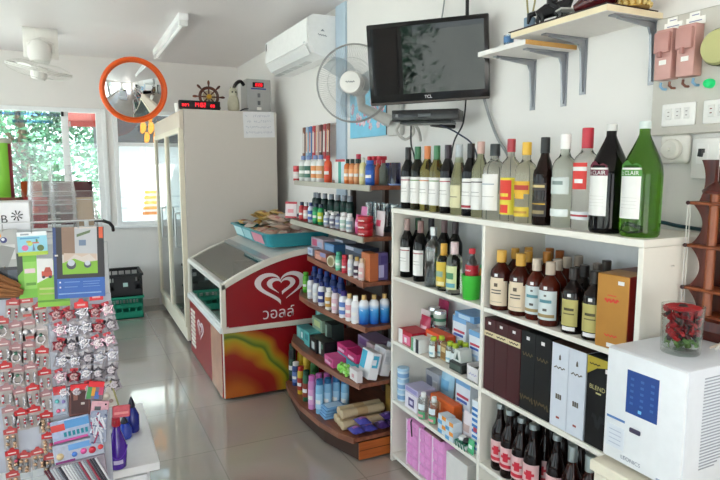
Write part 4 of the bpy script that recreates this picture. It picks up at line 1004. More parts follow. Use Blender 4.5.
carton('lilac flat pack lying on the white tissue box', 1.415, 2.273, 2.395, zc + .0785, .1, .03, '#b8b2d0', [(.1, .9, .2, .8, '#8f88b8')])
carton('grey and white pack at the back of the third compartment behind the tissue box', 1.545, 2.344, 2.465, zc, .1, .13, '#c2c3cc', [(.1, .5, .2, .8, '#8a8fa6'), (.55, .9, .4, .7, '#e4e4ea')])
for k, y in enumerate((2.224, 2.158)):
    bottle('feeding_bottle', ['clear feeding bottle with white teat cap, left of the pair', 'clear feeding bottle with white teat cap, right of the pair before the orange carton'][k], 'bottle', (1.415 + .015 * k, y, zc), .125, .024, 'can', thin_glass('feeding_bottle_plastic', '#e8efec', .12, .04) if k == 0 else MATS['feed'], (.80, 1.0, .5, M('#eef0ee', .4)), [(.05, .3, 1.3, M('#5cae7a', .5), [('band', .1, .2, .9, M('#e8a0a8', .5))]), (.38, .6, 1.2, M('#d9e6ea', .5), [])])
    if k == 0: MATS['feed'] = bpy.context.scene.objects['feeding_bottle'].children[0].data.materials[0]
wash('white and blue detergent box standing behind the orange packs in the third compartment', 1.53, 2.023, 2.133, zc, .05, .215)
stand_pack('pale blue refill pack at the back of the third compartment', 1.6, 2.313, zc + .002, ('#a9d3ea', '#7db8de'), .2, .11, .05)
carton('orange carton behind the small blue, white and orange cartons', 1.468, 2.063, 2.255, zc, .055, .105, '#dd6428', [(.1, .5, .5, .85, '#e8a070'), (.6, .9, .3, .7, '#c94f1c')], bev=.006)
for k, (py, zz) in enumerate(((0, 0), (0, 1), (1, 0), (1, 1))):
    y0, y1 = ((2.017, 2.079), (1.953, 2.009))[py]
    carton('small blue, white and orange carton, %s %s' % (('lower', 'upper')[zz], ('in the left stack beside the orange carton', 'in the right stack beside the white teddy pack')[py]), 1.40, y0, y1, zc + zz * .0425, .05, .042, '#cfdbe4', [(0, .5, 0, .4, '#5fa3cf'), (.5, 1, .6, 1, '#e8963c'), (.6, .9, .1, .4, '#d9e4ea')], group='blue, white and orange cartons')
stand_pack('white plastic pack with a brown toy bear print beside the striped box', 1.448, 1.935, zc + .002, ('#e2d6da', '#c9aca6'), .125, .08, .04)
carton('tall white box with slanted blue stripes against the shelf divider', 1.42, 1.811, 1.864, zc, .06, .225, '#e6ecf2', [(.1, .9, .08 + k * .105, .13 + k * .105, '#3f7fc4') for k in range(8)] + [(.3, .7, .42, .5, '#c0485a')])
t = thing('net_pack', 'green and white folded net pack at the front of the third compartment', 'pack', (1.392, 1.904, zc))
g = G(); g.box(.002, .05, -.035, .03, 0, .02, .004); part('tray', g, M('#cfd4d2', .45), t)
g = G()
for k in range(4): g.tube([(.0, -.035 + k * .02, .002), (-.003, -.03 + k * .02, .024), (.05, -.03 + k * .02, .028)], .003, 6)
for k in range(3): g.tube([(.0 + k * .015, -.036, .026), (.0 + k * .015, .03, .026)], .0028, 6)
part('net', g, M('#1f6e54', .45), t, 'green net')
g = G()
for k in (-.018, .012): g.lathe([(.0, 0), (.016, 0), (.018, .006), (.014, .014), (0, .015)], 14, (.024, k, .029)); g.m = 1
part('lens', g, [BLACK, M('#dfe0e0', .4)], t)
stand_pack('small green leaf-printed pack beside the net pack', 1.402, 1.843, zc + .002, ('#4fae78', '#d9ebe0'), .06, .04, .012)

# ---- left bay, bottom compartment
zd = ZD + .0008
for k, (a, b) in enumerate(((2.256, 2.359), (2.147, 2.243), (2.038, 2.130))):
    t = thing('tissue_pack', '%s tall pack of pink tissue rolls in the bottom left compartment' % ['leftmost', 'middle', 'rightmost'][k], 'tissue pack', (1.405, a, zd), 0, 'pink tissue packs')
    w = b - a; g = G(); g.box(.004, .16, 0, w, 0, .235, .008); part('wrap', g, M('#da93c8', .35, var=.12), t)
    g = G()
    for j in range(4):
        for i in range(2): g.box(-.001, .006, w * (.06 + .46 * i), w * (.48 + .46 * i), .012 + j * .056, .056 + j * .056, .003, 1)
    part('roll_front', g, M('#e59ad2', .35, var=.2, scale=60), t)
    g = G(); g.box(-.002, .004, w * .92, w, .0, .235); part('seam', g, M('#efd9ea', .4), t, 'pale seam')
carton('dark flat pack lying across the pink tissue packs', 1.41, 2.068, 2.209, zd + .236, .1, .012, '#5a3a3c', [(.1, .9, .2, .8, '#8a6a66')])
tag(G().tube([(0, 0, .0), (-.004, .004, .07), (0, .002, .085)], .0035, 8).obj('hanging_hook', BLACK, None, (1.389, 2.282, .222)), 'black hook tool hanging from the third shelf edge at the left bay', 'hook')
carton('white blank carton right of the pink tissue packs', 1.43, 1.898, 2.054, zd, .15, .2, '#dcdad6')
bottle('gold_bottle', 'gold bottle beside the divider in the bottom left compartment', 'bottle', (1.425, 1.837, zd), .15, .022, 'shampoo', M('#a8893a', .35, .3), (.82, 1, .5, M('#4a3a1c', .4)))

# ---- right bay, upper compartment: whisky
def whisky(name, lb, x, y, h, r, shape, body, capc, capz, labs, flat=1.0, group=None):
    bottle(name, lb, 'bottle', (x, y, za), h, r, shape, body, (capz, 1.0, .46, M(capc, .35)), labs, rz=R(22), group=group)
WHK = M('#3a0f07', .05, ior=1.35, var=0); WHK2 = M('#4a1408', .05, ior=1.35, var=0); WHK3 = M('#140a09', .05, ior=1.35, var=0)
TAGW = M('#e9e6e6', .5)
L1 = [(.08, .50, 1.1, M('#e0cdb2', .5), [('band', .40, .46, .18, M('#5a4a3c', .5)), ('band', .33, .35, .5, INK), ('band', .28, .30, .5, INK), ('band', .14, .145, .6, INK)]), (.50, .55, .7, M('#e0cdb2', .5), []), (.57, .62, .16, TAGW, [])]
L2 = [(.1, .56, 1.1, M('#cfd8d8', .5), [('band', .14, .19, .9, M('#a08a5c', .5)), ('band', .37, .42, .6, M('#5a8f9a', .5)), ('band', .24, .28, .2, INK), ('band', .47, .5, .12, INK)]), (.58, .63, .17, TAGW, [])]
L3 = [(.12, .53, .80, M('#b9ae6a', .4, .2), [('band', .36, .4, .45, M('#4a4426', .5)), ('band', .3, .32, .5, M('#6a6236', .5))]), (.05, .11, .6, TAGW, []), (.57, .62, .17, TAGW, [])]
front_wh = [
 ('brown whisky bottle with yellow cap and cream arched label, leftmost in its compartment', 1.435, 1.724, .224, .040, WHK, '#d9a848', .80, L1),
 ('brown whisky bottle with yellow cap and cream arched label, second in the front row', 1.44, 1.624, .224, .040, WHK, '#d2a244', .80, L1),
 ('reddish whisky bottle with pale cap and light blue label, third in the front row', 1.45, 1.552, .216, .036, WHK2, '#c9b8a6', .80, L2),
 ('reddish whisky bottle with pale cap and light blue label, standing foremost at the shelf edge', 1.435, 1.471, .216, .036, WHK2, '#c2b09e', .80, L2),
 ('dark whisky bottle with black cap and gold-green label, left of two', 1.437, 1.368, .212, .036, WHK3, '#26201e', .82, L3),
 ('dark whisky bottle with gold-green label half behind the gold box', 1.44, 1.285, .215, .036, WHK3, '#2a2422', .82, L3)]
for lb, x, y, h, r, body, cc, cz0, labs in front_wh: whisky('whisky_bottle', lb, x, y, h, r, 'flask', body, cc, cz0, labs)
back = [
 (1.755, 1.515, .224, '#c7963c', WHK, 'yellow-capped brown whisky bottle in the second row between the two cream-labelled bottles'),
 (1.750, 1.57, .224, '#c7963c', WHK, 'yellow-capped whisky bottle in the third row behind the second cream label'),
 (1.644, 1.51, .224, '#c39038', WHK, 'yellow-capped whisky bottle in the second row behind the first blue label'),
 (1.627, 1.54, .224, '#b9782c', WHK, 'amber-capped whisky bottle, left of the three amber caps at the back'),
 (1.646, 1.60, .224, '#b06a28', WHK, 'amber-capped whisky bottle, middle of the three amber caps at the back'),
 (1.620, 1.62, .224, '#a85a24', WHK, 'amber-capped whisky bottle, right of the three amber caps at the back'),
 (1.507, 1.505, .216, '#b9a998', WHK2, 'pale-capped whisky bottle in the second row behind the foremost blue label'),
 (1.520, 1.56, .216, '#b3a494', WHK2, 'pale-capped whisky bottle in the third row behind the first gold label'),
 (1.507, 1.60, .216, '#a89a8c', WHK3, 'grey-capped whisky bottle at the back above the first gold label'),
 (1.390, 1.505, .212, '#2a2422', WHK3, 'black-capped whisky bottle in the second row between the two gold labels'),
 (1.376, 1.55, .212, '#6e645c', WHK3, 'grey-brown capped whisky bottle in the second row behind the second gold label'),
 (1.384, 1.60, .215, '#4a4440', WHK3, 'dark-capped whisky bottle at the back beside the gold box')]
for y, x, h, cc, body, lb in back: whisky('whisky_bottle', lb, x, y, h, .034, 'flask', body, cc, .82, [(.1, .5, .8, M('#a89a86', .5), [])])
t = thing('gold_gift_box', 'tall copper-gold whisky gift box at the right of the upper compartment', 'box', (1.403, 1.132, za), R(7))
g = G(); g.box(0, .10, 0, .102, 0, .222, .002, 1); g.m = 1; g.box(.002, .1, -.0006, 0, .0, .222); part('carton', g, [M('#b5803a', .38, .45), M('#8a1f1c', .35)], t)
g = G(); g.ribbon([(.03 + .004 * i, .145 + .005 * sin(i * 1.9)) for i in range(12)], .007, lambda u, v, d: (-.0006 - d, u, v), .0002); g.ribbon([(.038 + .004 * i, .16) for i in range(8)], .0025, lambda u, v, d: (-.0006 - d, u, v), .0002); g.ribbon([(.03 + .004 * i, .04 + .003 * sin(i * 2.1)) for i in range(11)], .004, lambda u, v, d: (-.0006 - d, u, v), .0002); part('red_print', g, M('#d2422c', .4), t)
for a_ in ((.015, .034, .195, .206), (.03, .062, .006, .018)):
    g = G(); g.box(-.001, 0, *a_); part('price_sticker', g, TAGW, t)
carton('red-brown flat carton lying behind the gold gift box', 1.52, 1.12, 1.3, za, .15, .21, '#7a2f24', [(.1, .9, .85, .95, '#c48a6a')])

# ---- right bay, second compartment: boxed whisky
zb = ZB2 + .0008
ys = [1.782, 1.710, 1.638, 1.568]
ys[0] = min(ys[0], SM - .0115)
for k in range(3):
    t = thing('whisky_box', 'dark maroon whisky box with cream band, %s of three' % ['leftmost', 'middle', 'rightmost'][k], 'box', (1.402, ys[k + 1] + .0006, zb), 0, 'maroon whisky boxes')
    w = ys[k] - ys[k + 1] - .0012; g = G(); g.box(0, w, 0, w, 0, .285, .001, 1); part('carton', g, M('#3d0a10', .4), t)
    g = G(); g.box(-.0007, 0, 0, w, .215, .235); g.m = 1
    g.ribbon([(w * .15 + w * .07 * i, .225 + .003 * sin(i * 2)) for i in range(11)], .0045, lambda u, v, d: (-.0009 - d, u, v), .0002); part('cream_band', g, [M('#d8caa2', .45), M('#3a2c22', .5)], t)
    g = G(); g.box(-.0008, 0, w * .4, w * .62, .262, .272); part('price_sticker', g, TAGW, t)
yk = [1.565, 1.494, 1.420]
for k in range(2):
    w = yk[k] - yk[k + 1] - .0012
    t = thing('whisky_box', 'black whisky box with faint gold print, %s of two' % ['left', 'right'][k], 'box', (1.402, yk[k + 1] + .0006, zb), 0, 'black whisky boxes')
    g = G(); g.box(0, w, 0, w, 0, .288, .001, 1); part('carton', g, M('#060708', .4), t)
    g = G(); g.ribbon([(w * .15 + w * .07 * i, .205 + .007 * sin(i * 2)) for i in range(11)], .0045, lambda u, v, d: (-.0006 - d, u, v), .0002); g.ribbon([(w * .05 + w * .09 * i, .035 + .02 * abs(sin(i * 1.4))) for i in range(11)], .008, lambda u, v, d: (-.0006 - d, u, v), .0002); part('gold_print', g, M('#5e5034', .4), t)
    g = G(); g.box(-.0008, 0, w * .4, w * .62, .258, .27); part('price_sticker', g, TAGW, t)
yw = [1.416, 1.342, 1.270]
for k in range(2):
    w = yw[k] - yw[k + 1] - .0012
    t = thing('whisky_box', 'white whisky box with small dark script, %s of two' % ['left', 'right'][k], 'box', (1.402, yw[k + 1] + .0006, zb), 0, 'white whisky boxes')
    g = G(); g.box(0, w, 0, w, 0, .285, .001, 1); part('carton', g, M('#d3d8e2', .4), t)
    g = G(); fn = lambda u, v, d: (-.0006 - d, u, v)
    g.ribbon([(w * .18 + w * .065 * i, .205 + .0035 * sin(i * 1.8)) for i in range(11)], .004, fn, .0002); g.prism([(w * .44, .232), (w * .56, .232), (w * .54, .245), (w * .5, .25), (w * .46, .245)], -.0009, 0, 'yz')
    part('printed_script', g, M('#5b5348', .5), t)
    for j in range(3):
        g = G(); g.box(-.0009, 0, w * (.34 + .12 * j), w * (.43 + .12 * j), .098, .115); part('printed_mark', g, M('#5b5348', .5), t)
    g = G(); g.ribbon([(w * .4 + w * .02 * i, .035) for i in range(11)], .007, fn, .0002); part('red_mark', g, M('#9a4038', .5), t)
    g = G(); g.box(0, w, 0, w, .2851, .2862); part('lid_flap', g, M('#4a2d20', .45), t, 'brown top flap')
y0, y1 = 1.167, 1.266
w = y1 - y0 - .001
t = thing('whisky_box', 'wide black whisky box with gold corner and BLEND lettering', 'box', (1.402, y0, zb))
g = G(); g.box(0, .1, 0, w, 0, .285, .001, 1); part('carton', g, M('#070709', .38), t)
g = G(); g.prism([(0, .284), (w, .284), (w, .225), (w * .62, .252), (w * .2, .262), (0, .25)], -.0008, 0, 'yz'); g.m = 1; g.ribbon([(w * .5 + w * .04 * i, .262 + .002 * sin(i * 2)) for i in range(11)], .004, lambda u, v, d: (-.0012 - d, u, v), .0002); part('gold_corner', g, [M('#b9a63c', .35, .2), M('#54491c', .5)], t, 'gold-green corner')
g = G(); g.text('BLEND', lambda u, v: (-.001, w * .57 - u, .19 + v), w=w * .6); g.text('85', lambda u, v: (-.001, w * .45 - u, .173 + v), w=w * .14) if False else None; g.ribbon([(w * .42 + w * .02 * i, .174) for i in range(11)], .005, lambda u, v, d: (-.0008 - d, u, v), .0002); part('lettering', g, M('#cfc68a', .4), t, 'pale gold BLEND lettering')
g = G(); g.ribbon([(w * .3 + w * .04 * i, .085 + .02 * sin(i * .9)) for i in range(11)], .012, lambda u, v, d: (-.0006 - d, u, v), .0002); part('faint_print', g, M('#26262b', .35), t)
g = G(); g.box(-.001, 0, w * .1, w * .3, .245, .258); part('price_sticker', g, TAGW, t)

# ---- right bay, third compartment: beer
zc = ZC2 + .0008
BEER = M('#140604', .05, ior=1.35, var=0)
BL = [(.13, .46, 1.15, M('#e3b7b7', .5), [('band', .16, .21, 1.0, M('#c8283c', .5)), ('band', .25, .38, .32, M('#c8283c', .5)), ('band', .3, .34, .6, M('#c8283c', .5))])]
FOIL = M('#aab4b4', .3, .75)
beers = [(1.425, 1.692), (1.432, 1.645), (1.425, 1.574), (1.425, 1.511), (1.475, 1.503), (1.44, 1.413)]
for k, (x, y) in enumerate(beers):
    bottle('beer_bottle', '%s brown beer bottle with pink and red label from the left, bottom right compartment' % ORD[k], 'bottle', (x, y, zc), .262, .0325, 'beer', BEER, (.925, 1.0, .46, FOIL), BL, rz=R(25), group='pink-labelled beer bottles')
for k, (x, y) in enumerate(((1.425, 1.329), (1.425, 1.257))):
    bottle('beer_bottle', ['dark brown beer bottle with silver foil collar below the white whisky boxes', 'dark brown beer bottle with silver foil collar beside the cream table'][k], 'bottle', (x, y, zc), .262, .0325, 'beer', M('#260c06', .05, ior=1.35, var=0), (.80, 1.0, .46, FOIL), [(.12, .4, 1.1, M('#27406e', .45), [('band', .2, .34, .4, M('#b9c4d8', .5))])], rz=R(25))
bk = [(1.50, 1.688), (1.50, 1.620), (1.55, 1.610), (1.52, 1.463), (1.53, 1.394), (1.58, 1.573)]
for k, (x, y) in enumerate(bk):
    bottle('beer_bottle', 'dark unlabelled beer bottle in the rear rows, %s from the left' % ORD[k], 'bottle', (x, y, zc), .262, .0315, 'beer', BEER, (.95, 1.0, .44, M('#6e6a66', .35, .6)), (), group='rear beer bottles')

# ------------------------------------------------------------------ brown gondola shelf with bowed boards
BW_ = wood('brown_board', '#6b3c28', '#8a5238', 5, .4, 1); BWT = wood('board_front_trim', '#74442f', '#8f5c44', 6, .4, 1); ORW = wood('orange_plinth_wood', '#9a4d1c', '#b8642a', 6, .35, 0)
GRE = M('#a8a294', .4)
t = thing('gondola_shelf', 'brown gondola shelf with bowed boards of toiletries, between freezer and white shelf', 'shelf unit', (1.69, 2.55, 0))
T0, T5, T4, T3, T2, T1 = .13, .41, .70, .93, 1.155, 1.408
tiers = {
 T0: [(1.212, 2.55), (1.168, 2.64), (1.13, 2.81), (1.112, 3.07), (1.13, 3.3), (1.16, 3.45), (1.24, 3.53)],
 T5: [(1.245, 2.55), (1.215, 2.70), (1.19, 2.95), (1.178, 3.2), (1.185, 3.4), (1.25, 3.54)],
 T4: [(1.278, 2.55), (1.258, 2.75), (1.24, 2.95), (1.228, 3.2), (1.24, 3.4), (1.31, 3.56)],
 T3: [(1.265, 2.55), (1.285, 2.75), (1.292, 2.95), (1.31, 3.25), (1.335, 3.5), (1.40, 3.585)],
 T2: [(1.262, 2.55), (1.268, 2.75), (1.272, 2.95), (1.275, 3.4), (1.285, 3.68), (1.36, 3.78)],
 T1: [(1.30, 2.55), (1.31, 2.9), (1.32, 3.3), (1.33, 3.6), (1.36, 3.8), (1.43, 3.88)]}
for z, pts in tiers.items():
    ye = pts[-1][1]
    poly = [(x - 1.69, y - 2.55) for x, y in pts] + [(-.001, ye - 2.55), (-.001, 0)]
    g = G(); g.prism(poly, z - .02, z, 'xy'); b = part('board', g, BW_, t)
    # front edge trim follows the bow
    g = G(); ps = [(x - 1.69, y - 2.55) for x, y in pts]
    inn = [(x + .006, y) for x, y in ps]; out = [(x - .006, y + (.002 if i else 0)) for i, (x, y) in enumerate(ps)]
    g.prism(out + inn[::-1], z - .026, z + .004, 'xy'); part('edge_trim', g, GRE if z in (T1, T2) else BWT, b, 'pale edge strip' if z in (T1, T2) else None)
g = G(); g.box(-.012, -.001, .01, .98, .14, 1.43); part('back_panel', g, M('#6f6a66', .6), t)
for y in (.012, .5, .95):
    g = G(); g.box(-.04, -.012, y, y + .03, .0, 1.43); part('upright', g, M('#4d3b34', .5), t)
g = G(); g.prism([(1.236 - 1.69, 0), (1.155 - 1.69, .26), (1.14 - 1.69, .6), (1.18 - 1.69, .88), (-.05, .95), (-.05, 0)], .012, .103, 'xy'); part('plinth', g, M('#3a241a', .6), t, 'recessed plinth, brown darkened as shadow')  # shadow below the bowed base board is put into this dark brown
g = G(); g.box(1.236 - 1.69, -.001, -.004, .0, .012, .103); g.m = 1; g.box(1.24 - 1.69, -.003, -.0045, -.0035, .058, .062); part('end_board', g, [ORW, M('#5c2c12', .5)], t)
for y in (.03, .85):
    g = G(); g.cyl((1.275 - 1.69, y, 0), .014, .012, 12); part('foot', g, BLACK, t)

e_ = .0008
def spray(lb, x, y, z, body, cap, h=.2, r=.024, band=None, shape='can', cr=.82, cz=.80, group=None, name='spray_can', cat='spray can'):
    bottle(name, lb, cat, (x, y, z + e_), h, r, shape, M(body, .35), (cz, 1.0, cr, M(cap, .35)), [(.15, .6, 1.2, M(band, .45), [('band', .3, .42, .7, M('#e6e4e0', .5))])] if band else (), rz=R(35), group=group, seg=16)
# --- top tier
spray('red and white carton-like bottle at the far left end of the top board', 1.375, 3.80, T1, '#b8333c', '#c9434a', .1, .026, '#e3d5d2', 'can', 1.0, .8, name='tub', cat='tub')
wb = [(303.5, '#7f9a86'), (308.5, '#2f5a52'), (314, '#d98a4a'), (319.5, '#d9a06a')]
for k, (y, x, c) in enumerate(((3.686, 1.38, '#7f9a86'), (3.572, 1.375, '#3c6a5a'), (3.446, 1.37, '#d98a4a'), (3.355, 1.37, '#d9a06a'))):
    spray('white cleaner bottle with blue cap and %s label on the top board' % ['pale green', 'dark green', 'orange', 'peach'][k], x, y, T1, '#dfe0dc', '#7f93c0', .165, .03, c, 'shampoo', .5, .84, name='cleaner_bottle', cat='bottle')
spray('orange-red cleaner bottle with red cap on the top board', 1.37, 3.244, T1, '#d6552f', '#cf2f30', .16, .024, '#d94a2c', 'shampoo', .55, .84, name='cleaner_bottle', cat='bottle')
carton('white carton with a green stripe and red top edge on the top board', 1.36, 2.972, 3.124, T1 + e_, .07, .135, '#dcdedb', [(.35, .62, 0, .9, '#1f8f80'), (.1, .95, .9, 1, '#b8233a'), (.62, .95, 0, .88, '#b9d3e0')])
for k, y in enumerate((2.967, 2.902, 2.839)):
    spray('orange bottle with dark green nozzle cap, %s of three on the top board' % ['left', 'middle', 'right'][k], 1.37, y, T1, ['#d9702c', '#d98a52', '#d69a6a'][k], '#243a36', .135, .02, '#e2a06a', 'shampoo', .5, .74, group='orange nozzle bottles', name='nozzle_bottle', cat='bottle')
spray('crimson-capped dark bottle behind the orange nozzle bottles', 1.47, 3.033, T1, '#3a4a48', '#c02848', .165, .024, None, 'shampoo', .6, .82, name='nozzle_bottle', cat='bottle')
spray('pale yellow bottle with white cap on the top board', 1.355, 2.743, T1, '#ddd59a', '#d9ddd2', .14, .019, '#e6dca8', 'shampoo', .5, .80, name='cleaner_bottle', cat='bottle')
spray('cobalt blue bottle with blue cap at the front of the top board', 1.345, 2.643, T1, '#1f4fa0', '#2a5cb0', .125, .024, '#2c5fb8', 'tall', .8, .84, name='cleaner_bottle', cat='bottle')
def trigger(lb, x, y, z, body, head, h=.15):
    t = thing('trigger_spray', lb, 'spray bottle', (x, y, z + e_), R(20))
    g = G(); g.lathe([(0, 0), (.022, 0), (.024, .004), (.024, h * .55), (.01, h * .7), (.009, h * .78), (0, h * .78)], 16); part('bottle', g, M(body, .35), t)
    g = G(); g.box(-.045, .018, -.009, .009, h * .86, h, .004); g.lathe([(.0105, h * .76), (.0105, h * .88), (0, h * .88)], 12); g.box(-.03, -.022, -.005, .005, h * .7, h * .88, .002); part('trigger_head', g, M(head, .35), t)
trigger('brown trigger spray bottle with red head, left of the three behind the blue bottle', 1.42, 2.744, T1, '#5a2a24', '#c0283a', .148)
trigger('orange-brown trigger spray bottle with red head, middle of the three', 1.42, 2.688, T1, '#a5502a', '#c0283a', .148)
trigger('grey-green trigger spray bottle with red head, right of the three', 1.42, 2.639, T1, '#6a7066', '#b8283a', .148)
CUPB = thin_glass('blue_tumbler_glass', '#5a78b8', .08, .02)
for k, y in enumerate((2.654, 2.596, 2.546, 2.502)):
    t = thing('tumbler', 'blue glass tumbler on the top board, %s from the left' % ORD[k], 'glass', (1.46, y, T1 + e_), 0, 'blue glass tumblers')
    g = G(); prof = [(0, 0), (.032, 0), (.026, .115), (.0, .115)]
    g.lathe([(.034, 0), (.026, .11), (.024, .114), (0, .114)], 16); part('tumbler_wall', g, CUPB, t)
    g = G(); g.lathe([(.0345, .001), (.0352, .004), (.034, .008)], 16); part('rim', g, M('#7f96cc', .2), t)
# hanging toothbrush packs on a bar above the top board
t = thing('hanging_bar', 'thin white bar with hooks on the wall above the top board', 'bar', (1.705, 3.9, 1.80))
g = G(); g.box(-.012, 0, -.04, .55, 0, .014); part('rail', g, M('#c9c9c6', .4), t)
g = G()
for k in range(8): g.tube([(-.012, k * .07, .006), (-.05, k * .07, .004), (-.055, k * .07, .012)], .002, 5)
part('hooks', g, STEEL, t)
hc = ['#7a3a2a', '#a8323c', '#5a2c24', '#c8a8a0', '#b8333c', '#4f7fb8', '#9fb8d0', '#7a4a3a']
hn = ['brown', 'red', 'dark brown', 'pinkish', 'crimson', 'blue', 'pale blue', 'tan brown']
for k in range(8):
    g = G(); g.box(-.004, .004, -.027, .027, -.25, 0, .003, 1); g.m = 1; g.box(-.0055, -.004, -.018, .018, -.2, -.05); g.m = 2; g.box(-.008, -.0055, -.005, .005, -.19, -.04, .002)
    g.m = 0
    o = g.obj('toothbrush_pack', [M(hc[k], .4), M('#cfc8c4', .4), M(['#d9a06a', '#e3e0da', '#c8503c'][k % 3], .4)], None, (1.653, 3.9 + k * .07, 1.809), (0, R(1), 0))
    tag(o, '%s toothbrush pack hanging on the wall bar, %s from the right' % (hn[k], ORD[k]), 'toothbrush pack')

# --- second tier
g = G(); g.box(0, .004, -.045, .045, 0, .11, .002, 1); g.m = 1; g.box(-.001, 0, -.045, .045, .095, .11); g.box(-.001, 0, -.045, .045, 0, .012); g.m = 2; g.box(-.0012, 0, -.02, .025, .035, .06)
tag(g.obj('hanging_pack', [M('#d9c9c8', .4), M('#b8303c', .4), M('#d98a90', .4)], None, (1.31, 3.755, T2 + .0035), (0, R(4), R(40))), 'white pack with red ends at the far left end of the second board', 'pack')
tier2 = [
 (1.33, 3.590, '#b8343c', '#2a2f52', .12, .02, '#c84a4a', 'red bottle with navy cap at the left of the second board'),
 (1.33, 3.508, '#a82c38', '#c8c8ca', .12, .02, '#d9c8c4', 'red bottle with silver cap beside the navy-capped red bottle'),
 (1.33, 3.429, '#c9d3e0', '#27356e', .125, .02, '#3a5fa8', 'white bottle with navy cap beside the red bottles on the second board'),
 (1.325, 3.332, '#1f8a5a', '#1c2f48', .125, .021, '#3fae6a', 'green bottle with dark cap at the left of the second board'),
 (1.325, 3.251, '#2f9a5a', '#1a2a3c', .125, .02, '#b9c83c', 'green bottle with yellow label on the second board'),
 (1.32, 3.146, '#d5d8dc', '#e3e5e6', .085, .02, '#8a98b0', 'small white bottle with grey-blue label on the second board'),
 (1.32, 3.058, '#cfd0d6', '#f0f0ee', .09, .02, '#6a6a80', 'small white bottle with dark label on the second board'),
 (1.33, 3.003, '#b9bdcc', '#3a3f5c', .085, .018, '#8f9ac0', 'small lilac-grey bottle with dark cap on the second board'),
 (1.315, 2.895, '#e6e6e4', '#f2f2f0', .1, .023, '#a9c4b8', 'white bottle with white cap and pale green label, left of two'),
 (1.315, 2.818, '#e2e3e4', '#eeeeec', .1, .021, '#8fa6b4', 'white bottle with white cap and blue-grey label, right of two')]
for x, y, b, c, h, r, bd, lb in tier2: spray(lb, x, y, T2, b, c, h, r, bd, 'shampoo', .62, .82, name='toiletry_bottle', cat='bottle')
row = [3.743, 3.624, 3.512, 3.405, 3.303, 3.207, 3.128]
for k, y in enumerate(row):
    spray('grey-capped dark green bottle, rear row of the second board, %s from left' % ORD[k], 1.46, y, T2, '#16302c', '#8a8f98', .175, .026, '#1f4a40', 'shampoo', .6, .80, group='rear dark bottles', name='toiletry_bottle', cat='bottle')
stand_pack('magenta and pink refill pouch left of the red tubs', 1.305, 2.699, T2 + .002, ('#c8407f', '#e2a4c4'), .1, .075, .035)
stand_pack('pink bow-topped pouch behind the red tubs', 1.375, 2.789, T2 + .002, ('#d97fae', '#e9c0d6'), .135, .07, .03)
for k in range(3):
    t = thing('red_tub', 'round red tub with white print, %s of the stack of three' % ['bottom', 'middle', 'top'][k], 'tub', (1.305, 2.625, T2 + e_ + k * .0335), 0, 'red tubs')
    g = G(); g.lathe([(0, 0), (.037, 0), (.039, .003), (.039, .022), (0, .022)], 22); g.m = 1; g.ribbon([(-.03 + .004 * i, .0018 * sin(i * 1.9)) for i in range(11)], .006, lambda u, v, d: cylmap(.0395, .012, pi + .7)(u, v), 0); part('tub', g, [M('#a3141c', .3), M('#e0c9c8', .5)], t)
    g = G(); g.lathe([(.0405, .022), (.0405, .031), (.038, .033), (0, .033)], 22); part('lid', g, M('#b0182a', .3), t)
stand_pack('white and pink refill pouch at the right end of the second board', 1.375, 2.598, T2 + .002, ('#ddd0d2', '#d85a78'), .125, .085, .035)
for k, y in enumerate((2.934, 2.837, 2.746, 2.648)):
    t = thing('drinking_glass', 'clear drinking glass at the back of the second board, %s from the left' % ORD[k], 'glass', (1.5, y, T2 + e_), 0, 'clear drinking glasses')
    g = G(); g.lathe([(0, 0), (.028, 0), (.033, .15), (.031, .15), (.026, .006), (0, .006)], 16); part('glass_wall', g, thin_glass('plain_glass', '#dfe6ea', .12) if k == 0 else MATS['pg'], t)
    if k == 0: MATS['pg'] = t.children[0].data.materials[0]

# --- third tier
carton('small pale blue carton at the left end of the third board', 1.36, 3.486, 3.576, T3 + e_, .06, .05, '#b9c4d6', [(.2, .8, .3, .7, '#8a98b8')])
carton('small orange and pink carton at the left of the third board', 1.335, 3.201, 3.388, T3 + e_, .06, .055, '#b87a6a', [(.1, .6, .1, .6, '#d9a08a'), (.5, .95, .5, .95, '#8a8fc0')])
carton('pink and lilac carton stacked behind the small orange carton', 1.405, 3.418, 3.627, T3 + e_, .09, .105, '#c9b4c0', [(.1, .5, .5, .9, '#d86a8a'), (.55, .9, .3, .8, '#b8c0d8')])
carton('blue carton behind the cream round tin on the third board', 1.40, 3.231, 3.381, T3 + e_, .09, .1, '#4f82b8', [(.1, .9, .55, .9, '#7fa8d0')])
carton('pale lilac carton at the back of the third board', 1.47, 3.253, 3.384, T3 + e_, .09, .115, '#b9bcc8', [(.2, .8, .2, .8, '#a0a4b8')])
t = thing('round_tin', 'cream round tin standing on edge on the third board', 'tin', (1.30, 3.044, T3 + e_), R(20))
g = G(); g.T = Matrix.Translation((0, 0, .034)) @ Matrix.Rotation(-pi / 2, 4, 'Y'); g.lathe([(0, -.028), (.033, -.028), (.034, -.026), (.034, .0), (.032, .003), (0, .003)], 20); g.m = 1; g.lathe([(.02, .0032), (.023, .0036), (.026, .0032)], 20); part('tin', g, [M('#d5cdb4', .4), M('#a89a6a', .4)], t)
spray('mint green bottle with green cap on the third board', 1.30, 2.931, T3, '#4fae8c', '#5abc9a', .105, .02, '#8fd0b4', 'tall', .8, .86, name='toiletry_bottle', cat='bottle')
spray('bright red bottle beside the mint green one on the third board', 1.295, 2.840, T3, '#c2283c', '#c83044', .1, .018, '#d8505c', 'tall', .85, .86, name='toiletry_bottle', cat='bottle')
spray('white bottle with tan cap on the third board', 1.29, 2.753, T3, '#dadada', '#d8cdb8', .112, .018, '#c9ccd4', 'shampoo', .6, .82, name='toiletry_bottle', cat='bottle')
